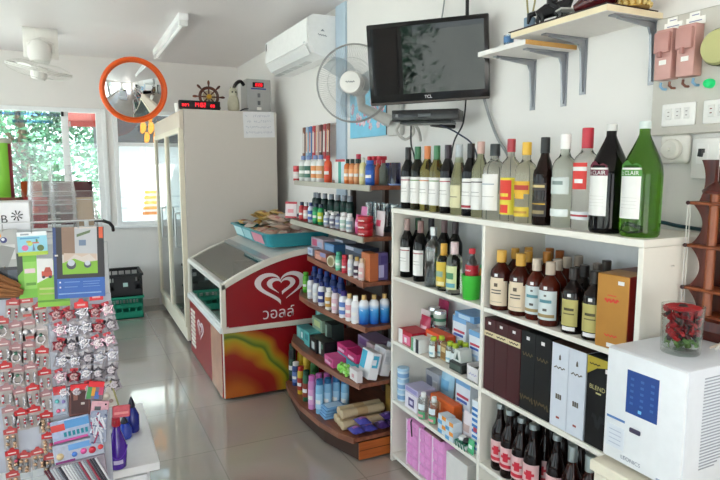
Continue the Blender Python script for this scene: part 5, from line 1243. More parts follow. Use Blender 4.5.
spray('white and dark purple bottle with gold cap on the third board', 1.288, 2.676, T3, '#cfc8cc', '#b89a52', .112, .018, '#3a1c38', 'shampoo', .6, .82, name='toiletry_bottle', cat='bottle')
spray('pinkish white bottle left of the copper-brown box on the third board', 1.285, 2.617, T3, '#dccfcb', '#cdb8a0', .112, .016, '#e0b8b8', 'shampoo', .6, .82, name='toiletry_bottle', cat='bottle')
carton('tall copper-brown carton at the front corner of the third board', 1.272, 2.465, 2.557, T3 + e_, .05, .142, '#b8683c', [(.3, .5, .1, .8, '#d9a878')], side=[(.05, .95, .02, .98, '#a85a34')])
carton('tall purple carton beside the copper-brown one on the third board', 1.355, 2.575, 2.615, T3 + e_, .06, .14, '#5f5488', [(.2, .8, .1, .5, '#8f86b8')], side=[(.1, .6, .1, .55, '#b9b4d8'), (.3, .9, .6, .9, '#4a4078')])
carton('dark carton with pale print lying on the bottles at the back of the third board', 1.40, 2.833, 3.070, T3 + e_, .1, .125, '#3a4456', [(.05, .5, .8, .95, '#b9bccc'), (.5, .95, .75, .95, '#5f7088')])
carton('black carton at the back right of the third board', 1.48, 2.57, 2.66, T3 + e_, .12, .12, '#17171a')

# --- fourth tier
spray('bright green bottle with green cap at the left end of the fourth board', 1.31, 3.506, T4, '#4faa2c', '#5cb838', .13, .02, '#74c84a', 'tall', .8, .86, name='toiletry_bottle', cat='bottle')
for k, (x, y) in enumerate(((1.275, 3.300), (1.27, 3.197), (1.265, 3.098))):
    spray(['white lotion bottle with navy cap, left of three on the fourth board', 'white lotion bottle with navy cap, middle of three on the fourth board', 'white lotion bottle with navy cap and navy label, right of three'][k], x, y, T4, '#e3e4e8', '#1f2a6a', .14, .023, ['#c9cbd4', '#d3d5da', '#27357e'][k], 'shampoo', .62, .82, name='lotion_bottle', cat='bottle')
spray('white lotion bottle with amber label and white cap on the fourth board', 1.262, 2.987, T4, '#e6e3da', '#efeee9', .125, .022, '#c8953c', 'shampoo', .6, .82, name='lotion_bottle', cat='bottle')
spray('pinkish lotion bottle with navy cap on the fourth board', 1.262, 2.896, T4, '#e4d6da', '#2a2f6a', .14, .022, '#d9b4c0', 'shampoo', .6, .82, name='lotion_bottle', cat='bottle')
spray('large white lotion bottle with purple cap and blue script label', 1.258, 2.793, T4, '#e8e8ee', '#3a2a78', .145, .026, '#5f7fc0', 'shampoo', .62, .82, name='lotion_bottle', cat='bottle')
spray('white lotion bottle with gold cap and red mark on the fourth board', 1.264, 2.717, T4, '#e9e4e4', '#c9a86a', .145, .022, '#d9a0a8', 'shampoo', .5, .82, name='lotion_bottle', cat='bottle')
spray('plain white lotion bottle with white cap on the fourth board', 1.27, 2.657, T4, '#ecebec', '#f2f2f0', .145, .022, '#e0dfe4', 'shampoo', .6, .82, name='lotion_bottle', cat='bottle')
def ombre(lb, x, y):
    t = thing('lotion_bottle', lb, 'bottle', (x, y, T4 + e_), R(35))
    r, h = .026, .152; g = G(); pr_ = [(a * r, b * h) for a, b in PROF['shampoo']]
    g.lathe(pr_, 20); part('body', g, OMB, t, 'white bottle with a blue foot')
    g = G(); g.lathe([(.012, .83 * h), (.012, h - .001), (0, h)], 14); part('cap', g, M('#c9a86a', .3, .3), t, 'gold cap')
    g = G(); g.ribbon([(-.008 + .002 * i, .004 * sin(i * 1.5)) for i in range(9)], .003, lambda u, v, d: cylmap(r * 1.01, .075, pi)(u, v), 0); part('printed_mark', g, M('#dfe9f4', .4), t)
ma = bpy.data.materials.new('blue_fade_print'); ma.use_nodes = True; nt = ma.node_tree; b_ = nt.nodes['Principled BSDF']; b_.inputs['Roughness'].default_value = .3
tc = nt.nodes.new('ShaderNodeTexCoord'); sp = nt.nodes.new('ShaderNodeSeparateXYZ'); mr = nt.nodes.new('ShaderNodeMapRange'); mr.inputs[2].default_value = .13; cr = nt.nodes.new('ShaderNodeValToRGB')
cr.color_ramp.elements[0].color = lin('#1c4fb0'); cr.color_ramp.elements[1].color = lin('#e6e9ef'); cr.color_ramp.elements[1].position = .78
e = cr.color_ramp.elements.new(.42); e.color = lin('#2f8ad0'); e = cr.color_ramp.elements.new(.58); e.color = lin('#4fa6e0')
nt.links.new(tc.outputs['Object'], sp.inputs[0]); nt.links.new(sp.outputs[2], mr.inputs[0]); nt.links.new(mr.outputs[0], cr.inputs[0]); nt.links.new(cr.outputs[0], b_.inputs['Base Color']); OMB = ma
ombre('blue-footed white lotion bottle with gold cap, foremost of three at the board corner', 1.305, 2.629)
ombre('blue-footed white lotion bottle with gold cap, middle of three along the board end', 1.355, 2.614)
ombre('blue-footed white lotion bottle with gold cap, nearest the white shelf', 1.415, 2.611)
rowb = [(1.37, 3.490), (1.37, 3.378), (1.37, 3.272), (1.37, 3.164), (1.37, 3.062)]
for k, (x, y) in enumerate(rowb):
    spray('navy blue bottle in the rear row of the fourth board, %s from the left' % ORD[k], x, y, T4, '#1f3470', '#24408a', .165, .026, '#2f4a9a', 'shampoo', .6, .8, group='rear navy bottles', name='lotion_bottle', cat='bottle')

# --- fifth tier
carton('teal carton, lower left one at the left end of the fifth board', 1.25, 3.374, 3.513, T5 + e_, .08, .075, '#3f9a9a', [(.1, .5, .1, .9, '#7fc4c0'), (.6, .8, .2, .7, '#d9ecea')])
carton('teal and white carton beside the lower left teal carton', 1.235, 3.239, 3.325, T5 + e_, .08, .09, '#58b0b0', [(.2, .8, .4, .8, '#2f7f86')])
carton('tall teal carton stacked at the left end of the fifth board', 1.26, 3.267, 3.424, T5 + .0925, .09, .1, '#3a9296', [(.15, .5, .1, .9, '#8fd0cc'), (.65, .8, .3, .6, '#e6f0ee')])
carton('black carton with white flower print on the fifth board', 1.235, 3.101, 3.214, T5 + e_, .08, .085, '#16181c', [(.3, .7, .2, .7, '#b9c4c4')])
carton('black and white carton right of the flower-print carton', 1.24, 3.006, 3.098, T5 + e_, .08, .09, '#121316', [(.1, .4, .1, .9, '#cfd4d2'), (.5, .7, .5, .8, '#5f8a7a')])
carton('olive green pack stacked on the black cartons of the fifth board', 1.28, 3.139, 3.301, T5 + .0925, .08, .075, '#7f9a84', [(.2, .8, .3, .8, '#b9c48a')])
carton('tall dark green carton behind the pink cartons of the fifth board', 1.30, 3.050, 3.156, T5 + e_, .08, .165, '#24302c', [(.1, .3, .1, .9, '#8fa89a')])
for k, (a, b, z, x, c) in enumerate(((2.828, 2.948, .0, 1.225, '#d05a92'), (2.776, 2.910, .0555, 1.27, '#c83a78'), (2.656, 2.774, .0555, 1.275, '#b82a64'))):
    carton(['pink carton with white print at the front of the fifth board', 'magenta carton stacked on the left turquoise carton', 'magenta carton stacked on the right turquoise carton'][k], x, a, b, T5 + e_ + z, .08, .05, c, [(.1, .7, .2, .5, '#e8c0d4'), (.5, .9, .5, .8, '#9a2a5c')])
for k, (a, b) in enumerate(((2.772, 2.906), (2.650, 2.768))):
    carton('turquoise carton under the magenta one, %s of two' % ['left', 'right'][k], 1.268 + .004 * k, a, b, T5 + e_, .08, .054, '#4fb0bc', [(.1, .9, .3, .6, '#a9dadc')])
t = thing('pellet_bag', 'clear bag of lime green pellets at the front edge of the fifth board', 'bag', (1.225, 2.716, T5 + e_))
g = G(); rr = random.Random(4)
for k in range(46): g.m = rr.choice((0, 0, 1)); g.ball((rr.uniform(-.012, .028), rr.uniform(-.042, .04), rr.uniform(.01, .055)), .0105, seg=6, rings=4)
part('pellets', g, [M('#8fd45a', .5), M('#b9e69a', .5)], t).__setitem__('kind', 'stuff')
carton('white carton with pink mark beside the lime green bag', 1.235, 2.567, 2.656, T5 + e_, .032, .062, '#d9d2d2', [(.3, .6, .3, .6, '#c88a96')])
for k, (x, y, ln) in enumerate(((1.262, 2.563, .0), (1.335, 2.563, 0), (1.408, 2.563, 0))):
    g = G(); w, h, d = .055, .14, .12
    g.box(0, w, 0, d, 0, h, .003, 1); g.m = 1; g.box(-.0008, 0, d * .5, d * .95, h * .3, h * .95); g.box(w * .15, w * .75, -.0008, 0, h * .45, h * .9); g.m = 2; g.box(w * .15, w * .55, -.0014, -.0008, h * .55, h * .75)
    o = g.obj('tissue_box', [M('#e4e4e6', .45), M('#3fa8c8' if k == 0 else '#d3d6dc', .45), M('#d8dfe6' if k == 0 else '#c4c8d0', .45)], None, (x + .03, y, T5 + e_), (0, R(14), 0))
    o.location.z += w * sin(R(14))
    tag(o, ['white leaning tissue pack with turquoise print at the front corner of the fifth board', 'plain white leaning tissue pack, middle of three at the board end', 'plain white leaning tissue pack nearest the white shelf on the fifth board'][k], 'tissue pack')
carton('lilac carton lying at the back right of the fifth board', 1.45, 2.80, 3.0, T5 + e_, .12, .12, '#a88fae', [(.1, .9, .6, .9, '#8a5f9a')])
carton('grey-pink carton standing at the back of the fifth board behind the leaning packs', 1.40, 2.71, 2.79, T5 + e_, .03, .14, '#b9a8a8')

# --- base board
base_tall = [
 (1.21, 3.517, '#14181a', '#1f3a2c', .24, .024, '#2c4a3a', 'tall black bottle with dark green cap at the far left of the base board'),
 (1.20, 3.384, '#2a3f78', '#d9d6d2', .15, .024, '#6a7fb8', 'blue patterned can with white cap at the left of the base board'),
 (1.18, 3.239, '#c8a82c', '#b8382c', .17, .022, '#a8342c', 'yellow and red can with red cap on the base board'),
 (1.17, 3.119, '#1f5a3a', '#173f2c', .185, .023, '#8a3a2c', 'dark green can with green cap on the base board'),
 (1.27, 3.519, '#d0b02c', '#2a2418', .215, .026, '#c8a020', 'yellow can with black cap in the second row of the base board, left one'),
 (1.27, 3.371, '#cfae34', '#1c1a14', .215, .026, '#b8942c', 'yellow can with black cap in the second row of the base board, right one'),
 (1.27, 3.242, '#2f6a2c', '#1f4a20', .21, .026, '#3f8a3a', 'green can in the second row of the base board'),
 (1.34, 3.499, '#17201c', '#e3e3df', .235, .026, '#24342c', 'black bottle with white cap at the back of the base board')]
for x, y, b, c, h, r, bd, lb in base_tall: spray(lb, x, y, T0, b, c, h, r, bd)
for k, (x, y) in enumerate(((1.158, 2.999), (1.205, 3.009), (1.25, 2.998), (1.295, 2.985))):
    spray('pink spray can with pink cap, %s from the left on the base board' % ORD[k], x, y, T0, '#c98ac0', '#c86ab0', .195, .022, '#d9a4cc', group='pink spray cans')
for k, (x, y) in enumerate(((1.168, 2.925), (1.21, 2.910), (1.255, 2.894), (1.30, 2.877))):
    spray('light blue spray can with steel blue cap, %s from the left on the base board' % ORD[k], x, y - .02, T0, '#7fb4d6', '#2f6a9a', .195, .0235, '#a9cfe6', group='light blue spray cans')
for k in range(4):
    g = G(); g.box(0, .115, 0, .085, 0, .015, .005); g.m = 1; g.box(.01, .1, .01, .075, .015, .0158)
    o = g.obj('cloth_pack', [M('#6fa0cc', .45), M('#b4cfe4', .5)], None, (1.160 + .004 * k, 2.815 - .001 * k, T0 + e_ + k * .0165), (0, 0, R(-1 + .7 * k))); tag(o, 'flat light blue cloth pack, %s' % ['lowest of the pile on the base board', 'second from below in the blue pile', 'third from below in the blue pile', 'topmost of the blue pile before the spray cans'][k], 'cloth pack')
for k in range(5):
    r_, q = (k, 0) if k < 3 else (k - 3, 1)
    x, y, z = 1.19 + .004 * k, 2.668 + .0505 * r_ + (.027 if q else 0), T0 + e_ + .024 + (.0485 if q else 0)
    g = G(); P = [(0, 0, 0), (.006, 0, 0), (.25, 0, 0), (.256, 0, 0)]; g.tube(P, [.014, .024, .024, .014], 12); g.m = 1; g.tube([(.09, 0, 0), (.15, 0, 0)], .0243, 12)
    o = g.obj('biscuit_roll', [M('#c2ae8c', .5), M('#b89a72', .5)], None, (x, y, z)); tag(o, 'beige paper-wrapped roll pack, %s' % ['bottom row, nearest the street side', 'bottom row, middle', 'bottom row, beside the blue cloth packs', 'upper row, nearer the street side', 'upper row, beside the blue cloth packs'][k], 'roll pack')
pp = [(1.245, 2.596, 0), (1.317, 2.596, 0), (1.281, 2.596, 1), (1.395, 2.596, 0), (1.467, 2.596, 0), (1.431, 2.596, 1)]
for k, (x, y, z) in enumerate(pp):
    g, ms = pillow(.085, .07, .042, ('#4a4aa0', '#a86aa8') if k < 3 else ('#4a3270', '#8f7ab0'))
    o = g.obj('detergent_sachet', ms, None, (x, y, T0 + e_ + z * .042), (0, 0, R(90)) if k < 3 else (0, 0, R(90)))
    tag(o, ['blue-violet detergent sachet at the front right corner of the base board', 'blue-violet detergent sachet behind the front corner one', 'blue-violet detergent sachet lying on the front corner pair', 'dark purple detergent sachet, lower left one near the white shelf', 'dark purple detergent sachet, lower right one near the white shelf', 'dark purple detergent sachet lying on the pair near the white shelf'][k], 'sachet')
carton('yellow-brown bottle carton at the back right of the base board', 1.45, 2.60, 2.66, T0 + e_, .06, .2, '#8a6a2c')

# ------------------------------------------------------------------ cream table, power backup unit and what stands on it
TZ = .718
t = thing('side_table', 'small cream table at the bottom right carrying the white power unit', 'table', (1.215, .55, 0))
g = G(); g.box(0, .48, 0, .525, TZ - .032, TZ, .004, 1); part('table_top', g, M('#e4dcc8', .4), t)
for x in (.025, .445):
    for y in (.025, .49):
        g = G(); g.box(x - .02, x + .02, y - .02, y + .02, 0, TZ - .0325); part('leg', g, M('#e1d9c6', .45), t)
UX, UY0, UY1, UH = 1.25, .93 - .095, 1.068, .312
t = thing('power_backup_unit', 'white power backup unit with blue panel and side vents at bottom right', 'power unit', (UX, UY0, TZ + .001))
w = UY1 - UY0; dp = .42
g = G(); g.box(.004, dp, 0, w, .008, UH, .008); part('casing', g, M('#d9dde3', .35), t)
g = G(); g.box(0, .012, .004, w - .004, .01, UH - .003, .006); fp = part('front_panel', g, M('#e3e5e8', .35), t)
yf = lambda a: w * (1 - a)
g = G(); g.box(-.001, .001, yf(.69), yf(.30), .155, .268, .0); g.m = 1
for c_ in (.37, .495, .62):
    for k in range(5): g.box(-.0016, -.001, yf(c_ + .02), yf(c_ - .02), .18 + k * .016, .186 + k * .016)
g.m = 2; g.box(-.0018, -.001, yf(.5), yf(.46), .164, .172)
part('blue_panel', g, [M('#24478c', .3), M('#3f66a8', .35), M('#6fb8e6', .35)], fp, 'blue display panel')
g = G(); g.box(-.001, .0, yf(.30), yf(.06), .122, .128); part('blue_strip', g, M('#4f78b0', .4), fp)
g = G(); g.T = Matrix.Translation((-.0005, yf(.44), .114)); g.box(-.004, 0, -.016, .016, -.006, .006, .003); part('button', g, M('#3c3450', .35), fp, 'dark oval button')
g = G(); g.text('LEONICS', lambda u, v: (-.001, yf(.40) - u, .030 + v), w=.058); part('lettering', g, M('#7a7f92', .4), fp, 'grey LEONICS lettering')
g = G(); g.box(-.0008, 0, yf(.30), yf(.07), .045, .105); g.m = 1
for k in range(4): g.box(-.0012, -.0008, yf(.26), yf(.1), .055 + k * .012, .057 + k * .012)
part('spec_sticker', g, [M('#d3d8e0', .45), M('#aab2c4', .5)], fp)
g = G(); g.box(-.0008, 0, yf(.96), yf(.72), .016, .022); part('footer_line', g, M('#9aa3b8', .45), fp)
g = G()
for k in range(30):
    z = .285 - k * .0078; x1 = .36 - (.0 if k < 8 else (k - 7) * .011)
    g.box(.06, max(.1, x1), -.0012, .004, z, z + .0026)
part('vent_slots', g, M('#9aa0aa', .5), t, 'grey vent slots')
g = G()
for x in (.04, .38):
    for y in (.03, w - .03): g.cyl((x, y, 0), .012, .008, 10)
part('foot', g, BLACK, t)
UT = TZ + .001 + UH + .0008
# glass of dried petals
px_, py_ = 1.37, 0.943
t = thing('petal_glass', 'clear glass of red dried petals on the white power unit', 'glass', (px_, py_, UT))
g = G(); g.lathe([(0, 0), (.044, 0), (.0465, .003), (.0505, .122), (.0485, .1225), (.043, .014), (0, .012)], 32); part('tumbler', g, thin_glass('petal_tumbler', '#f6f9f8', .015, 0, .8), t)
g = G(); rr = random.Random(8)
for k in range(240):
    z = rr.uniform(.02, .112); m_ = .038 + .003 * z / .11; a = rr.uniform(0, 2 * pi); q = m_ * math.sqrt(rr.random())
    g.m = 3 if z < .036 else rr.choice((0, 0, 0, 1, 2)); c = Vector((q * cos(a), q * sin(a), z)); n = Vector((rr.gauss(0, 1), rr.gauss(0, 1), rr.gauss(0, 1))).normalized(); u = n.orthogonal().normalized(); v = n.cross(u); s_ = rr.uniform(.008, .0125)
    vs = [c + (u * cos(b * 1.047) + v * sin(b * 1.047) * .7) * s_ + n * (.002 * (b % 2)) for b in range(6)] ; g.add([*vs, c + n * .003], [(b, (b + 1) % 6, 6) for b in range(6)])
for b in range(9):
    a = b * .7; c = Vector((.026 * cos(a), .026 * sin(a), .116)); g.m = 0; g.ball(c[:], .016, (1.2, 1.2, .35), 7, 4)
g.m = 2; g.ball((0, 0, .119), .012, (1, 1, .5), 7, 4)
part('petals', g, [M('#a80c18', .6), M('#5a0c12', .6), M('#2a1a18', .6), M('#5a7a3a', .55)], t, 'red and dark petals over green').__setitem__('kind', 'stuff')
# carved wooden rack in the shape of a hull with scalloped sides
WR = wood('carved_red_wood', '#3f130c', '#5c2116', 7, .3, 2); WO = wood('turned_orange_wood', '#7c3c20', '#98522c', 7, .35, 2)
rx, ry = 1.60, 1.011
t = thing('carved_wooden_rack', 'carved red-brown wooden rack with scalloped sides and turned post, right edge', 'wooden rack', (rx, ry, UT))
H_ = .46
g = G(); g.lathe([(0, 0), (.014, 0), (.016, .01), (.0125, .02), (.0125, .395), (0, .395)], 16, (-.03, .0, 0)); part('post', g, WO, t, 'orange-brown post')
g = G(); g.lathe([(.0, .395), (.03, .397), (.033, .404), (.022, .415), (.01, .424), (.0, .434)], 18, (-.03, 0, 0)); part('post_cap', g, M('#4a1c18', .3), t)
def scallop(z0, z1, w0, w1, y):
    g = G(); n = 12; pts = []
    for i in range(n + 1):
        u = i / n; pts.append((w1 + (w0 - w1) * (2 * u - 1) ** 2, z0 + (z1 - z0) * u))
    return pts
ZS = [1.034 - UT, 1.155 - UT, 1.276 - UT, 1.396 - UT, 1.520 - UT]
for k, (z0, z1) in enumerate(((ZS[0] + .01, ZS[1] - .001), (ZS[1] + .01, ZS[2] - .001), (ZS[2] + .01, ZS[3] - .001), (ZS[3] + .01, ZS[4]))):
    pts = scallop(z0, z1, .054 if k < 3 else .04, .026, 0)
    g = G(); g.prism([(-.0 , z0)] + [(p, z) for p, z in pts] + [(0, z1)], -.037, -.023, 'yz')
    g.T = None; part('side_scallop', g, WR, t)
for z in (ZS[1], ZS[2], ZS[3], .05):
    g = G(); g.box(-.05, .045, -.1, .068, z, z + .009, .003, 1); b = part('shelf_board', g, WO, t)
    g = G(); g.ball((-.052, .062, z + .005), .006, seg=8, rings=5); part('bead', g, M('#3a1a1c', .3), b)
g = G(); g.box(.026, .04, -.1, .03, .056, .47); part('back_board', g, WR, t)
g = G(); g.prism([(-.075, .0), (.055, .0), (.06, .04), (.055, .055), (-.085, .055), (-.09, .03)], -.105, .05, 'xz'); part('base_block', g, WR, t)
g = G()
for x in (-.052, -.04): g.tube([(x, .062, .055), (x, .062, ZS[3] + .005)], .0014, 5)
part('string', g, M('#dcdad5', .5), t, 'white strings')
t = thing('incense_stick', 'white stick leaning up across the wooden rack', 'stick', (1.46, 0.938, UT))
g = G(); g.tube([(0, -.03, .003), (.02, -.078, .10)], .0035, 6); part('shaft', g, M('#e3ddd6', .5), t)
t = thing('incense_stick', 'shorter white stick lying low before the wooden rack', 'stick', (1.462, 0.945, UT))
g = G(); g.tube([(0, -.02, .003), (.0, -.085, .045)], .003, 6); part('shaft', g, M('#dcc8b4', .5), t)

# ------------------------------------------------------------------ display rack with hanging cards on the left
RY = 2.14
WIRE = M('#d6d8da', .35, .2)
rx0, rx1 = -.75, .082
t = thing('display_rack', 'white wire display rack full of accessory cards at the left edge', 'display rack', (rx0, RY, .0))
RW = rx1 - rx0
g = G()
for k in range(22): z = .33 + k * .046; g.tube([(0, 0, z), (RW - .03, 0, z)], .0018, 4)
for k in range(15): x = k * (RW - .03) / 14; g.tube([(x, 0, .33), (x, 0, 1.30)], .0018, 4)
part('wire_grid', g, WIRE, t)
for x in (.03, RW - .05):
    for y in (.02, .42):
        g = G(); g.tube([(x, y, .405), (x, y, 1.32)], .007, 8); part('upright', g, WIRE, t)
g = G()
for y in (.0, .1, .2, .3, .42): g.tube([(0, y, 1.2705), (RW, y, 1.2705)], .0025, 5)
for k in range(30): x = k * RW / 29; g.tube([(x, 0, 1.2705), (x, .42, 1.2705)], .0014, 4)
for z in (1.30, 1.325): g.tube([(0, 0, z), (RW, 0, z), (RW, .42, z), (0, .42, z)], .002, 5, True)
part('top_shelf', g, WIRE, t)
g = G(); g.box(0, RW + .03, .44, .45, .40, 1.2, .002, 1); part('back_panel', g, M('#d9dadc', .5), t)
t = thing('base_cabinet', 'white base cabinet under the wire rack, its corner at lower left', 'cabinet', (-.8, 2.2, 0))
g = G(); g.box(0, 1.035, 0, .62, .37, .40, .002, 1); part('top_board', g, M('#e6e6e6', .3), t)
g = G(); g.box(.0, 1.0, .02, .6, 0, .3695); part('carcass', g, M('#e0e1e2', .4), t)
for x in (.02, .52):
    g = G(); g.box(x, x + .47, .004, .0195, .03, .36, .002, 1); d_ = part('door', g, M('#e6e7e8', .35), t)
    g = G(); g.tube([(x + .40, .004, .26), (x + .40, -.02, .26), (x + .40, -.02, .18), (x + .40, .004, .18)], .004, 6); part('handle', g, STEEL, d_)
TZ2 = .4012
# boxed sign with letter B and a flower mark
t = thing('sign_box', 'white box with letter B and a dark flower mark on the rack top', 'box', (-0.176 - .08, 2.16, 1.274), 0, None)
sx1 = -0.132 - (-0.176 - .08)
g = G(); g.box(-.06, sx1, 0, .13, 0, .115, .002, 1); part('carton', g, M('#e6e7ea', .45), t)
bx_ = -0.203 - (-0.176 - .08); fx_ = -0.168 - (-0.176 - .08)
g = G(); g.text('B', lambda u, v: (bx_ + u, -.001, .062 + v), w=.017); 
for k in range(8):
    a = k * pi / 4 + .2; r0, r1 = .004, .017
    g.prism([(fx_ + r0 * cos(a - .3), .072 + r0 * sin(a - .3)), (fx_ + r1 * cos(a - .12), .072 + r1 * sin(a - .12)), (fx_ + r1 * cos(a + .12), .072 + r1 * sin(a + .12)), (fx_ + r0 * cos(a + .3), .072 + r0 * sin(a + .3))], -.0012, 0, 'xz')
part('printed_mark', g, M('#26282e', .5), t, 'black letter and flower mark')
# stacks of inverted plastic cups
def milky_plastic():
    ma = thin_glass('clear_cup_plastic', '#ffffff', .02, .1); nt = ma.node_tree; out = nt.nodes['Material Output']; old = out.inputs[0].links[0].from_socket
    df = nt.nodes.new('ShaderNodeBsdfDiffuse'); df.inputs[0].default_value = lin('#f4f6f6'); tl = nt.nodes.new('ShaderNodeBsdfTranslucent'); tl.inputs[0].default_value = lin('#f4f6f6')
    a = nt.nodes.new('ShaderNodeMixShader'); nt.links.new(df.outputs[0], a.inputs[1]); nt.links.new(tl.outputs[0], a.inputs[2])
    b = nt.nodes.new('ShaderNodeMixShader'); fc = nt.nodes.new('ShaderNodeLayerWeight'); pw = nt.nodes.new('ShaderNodeMath'); pw.operation = 'POWER'; pw.inputs[1].default_value = 3.5; m2 = nt.nodes.new('ShaderNodeMapRange'); m2.inputs[3].default_value = .055; m2.inputs[4].default_value = .7; nt.links.new(fc.outputs['Facing'], pw.inputs[0]); nt.links.new(pw.outputs[0], m2.inputs[0]); nt.links.new(m2.outputs[0], b.inputs[0]); nt.links.new(old, b.inputs[1]); nt.links.new(a.outputs[0], b.inputs[2]); nt.links.new(b.outputs[0], out.inputs[0])
    return ma
CUP = milky_plastic()
g = G(); prof = [(.029, .11), (.0, .11), (.0, .109), (.0285, .109)]
g.lathe([(.044, 0), (.0455, .0015), (.044, .004), (.0425, .006), (.0375, .05), (.0315, .106), (.029, .109), (0, .1095)], 22)
cup0 = g.obj('plastic_cup', CUP)
first = True
for si, (x, y, n_, nm) in enumerate(((-0.105, 2.34, 5, 'left'), (-0.037, 2.34, 5, 'middle'), (0.033, 2.36, 2, 'low right-hand'))):
    for k in range(n_):
        o = cup0 if first else cup0.copy()
        if not first: COL.objects.link(o)
        first = False
        o.location = (x, y, 1.2745 + k * .031)
        tag(o, 'clear plastic cup, %s of the %s cup stack on the rack' % ('topmost' if k == n_ - 1 else 'bottom one' if k == 0 else ORD[k] + ' from below', nm), 'cup', 'clear cups in the %s stack' % nm)
# goods behind the cups
t = thing('green_canister', 'green canister with a red side behind the sign box', 'canister', (-0.237, 2.5, 1.274))
g = G(); g.lathe([(0, 0), (.038, 0), (.04, .003), (.04, .32), (0, .32)], 22); g.m = 1; g.lathe([(.0404, .01), (.0404, .31)], 8, a0=-.7, a1=.1); part('canister_body', g, [M('#7fc23c', .35), M('#8a2c3c', .4)], t)
g = G(); g.lathe([(.041, .312), (.041, .326), (.038, .33), (0, .33)], 22); part('lid', g, M('#b4b8a8', .4), t)
def bag(lb, x, y, z, cols, L_, W_, H_, rz, lean): return stand_pack(lb, x, y, z, cols, L_, W_, H_, rz, 'bag', 'snack_bag', lean)
bag('red foil snack bag lying between the canister and the left cup stack', -0.164, 2.46, 1.276, ('#b02028', '#d84a3c'), .12, .14, .06, R(85), .35)
bag('orange-brown snack bag behind the left cup stack', -0.145, 2.56, 1.276, ('#a8461a', '#5a1a14'), .17, .07, .05, R(90), .05)
bag('dark maroon snack bag between the left and middle cup stacks', -0.070, 2.60, 1.276, ('#2a0c10', '#4a1218'), .17, .08, .05, R(90), .06)
bag('dark red snack bag leaning right of the middle cup stack', 0.008, 2.55, 1.276, ('#4a161a', '#7a3030'), .17, .12, .05, R(84), -.12)
bag('brown and cream packet standing left of the red foil bag', -0.206, 2.36, 1.276, ('#6a3a28', '#a8926a'), .12, .09, .03, R(90), .1)
t = thing('small_carton', 'small beige carton at the right end of the rack top', 'box', (0.034, 2.5, 1.274))
g = G(); g.box(-.03, .03, 0, .05, 0, .11, .002, 1); part('carton', g, M('#b59a7a', .5), t)
tag(G().tube([(0, 0, .035), (.025, 0, .034), (.05, .03, .022), (.062, .06, .004), (.064, .07, -.012)], .006, 8).obj('black_strap', M('#121214', .5), None, (0.061, 2.3, 1.275)), 'black strap drooping over the right end of the rack top', 'strap')

# posters and leaflets clipped to the wire
def sheet(name, lb, cat, x0, x1, z0, z1, y, base, shapes, tilt=0, extra=None):
    """flat printed card; shapes: (kind, colour, data) in 0..1 across, 0..1 up"""
    t = thing(name, lb, cat, ((x0 + x1) / 2, y, (z0 + z1) / 2), rot=(0, tilt, 0)); W, H = x1 - x0, z1 - z0
    mats = [M(base, .35)]; g = G(); g.box(-W / 2, W / 2, 0, .002, -H / 2, H / 2)
    for i, (kd, c, dd) in enumerate(shapes):
        m = M(c, .35)
        if m not in mats: mats.append(m)
        g.m = mats.index(m); e = -.0003 - .00015 * i
        if kd == 'r': g.box((dd[0] - .5) * W, (dd[1] - .5) * W, e, 0, (dd[2] - .5) * H, (dd[3] - .5) * H)
        elif kd == 'p': g.prism([((a - .5) * W, (b - .5) * H) for a, b in dd], e, 0, 'xz')
        elif kd == 'c': g.prism([((dd[0] - .5) * W + dd[2] * W * cos(k * pi / 8), (dd[1] - .5) * H + dd[2] * W * sin(k * pi / 8)) for k in range(16)], e, 0, 'xz')
    part('printed_sheet', g, mats, t)
    g = G(); g.tube([(0, .003, H / 2 - .008), (0, -.004, H / 2 + .002), (0, .006, H / 2 + .016)], .0018, 5); part('clip', g, STEEL, t)
    return t
yP = RY - .012
sheet('brochure_card', 'large blue and black brochure card with camping photos clipped to the rack', 'brochure', -0.072, 0.079, 1.072, 1.306, RY - .03, '#16181f', [
    ('r', '#2a62b4', (0, 1, 0, .28)), ('r', '#1f3f78', (0, .06, 0, 1)), ('r', '#cfc6bf', (.17, .86, .34, 1)), ('p', '#7db52c', [(.17, .34), (.86, .34), (.86, .52), (.6, .5), (.4, .56), (.17, .5)]), ('r', '#8a6f5c', (.17, .42, .62, 1)), ('r', '#b9bcc0', (.42, .86, .62, .98)), ('p', '#c9b4a4', [(.2, .5), (.42, .62), (.55, .58), (.7, .62), (.84, .52), (.84, .62), (.2, .64)]),
    ('c', '#3a3d4a', (.34, .47, .095)), ('c', '#c3c8d2', (.34, .5, .07)), ('c', '#43485a', (.66, .47, .075)), ('c', '#c9ced6', (.66, .49, .055)), ('r', '#6b7f9a', (.5, .64, .74, .82)), ('p', '#5a6f4a', [(.46, .86), (.72, .92), (.74, .96), (.46, .9)]), ('r', '#d8562c', (.9, .98, .84, 1)),
    ('r', '#e4e6ee', (.1, .13, .22, .24)), ('r', '#e4e6ee', (.1, .13, .15, .17)), ('r', '#6f9ad4', (.2, .5, .225, .235)), ('r', '#6f9ad4', (.2, .45, .155, .165)), ('r', '#6f9ad4', (.56, .9, .225, .232)), ('r', '#6f9ad4', (.56, .88, .19, .197)), ('r', '#6f9ad4', (.56, .9, .155, .162)), ('r', '#8fb2e0', (.08, .92, .06, .075)), ('r', '#d9d9d9', (.03, .09, .6, .62))], R(1.5))
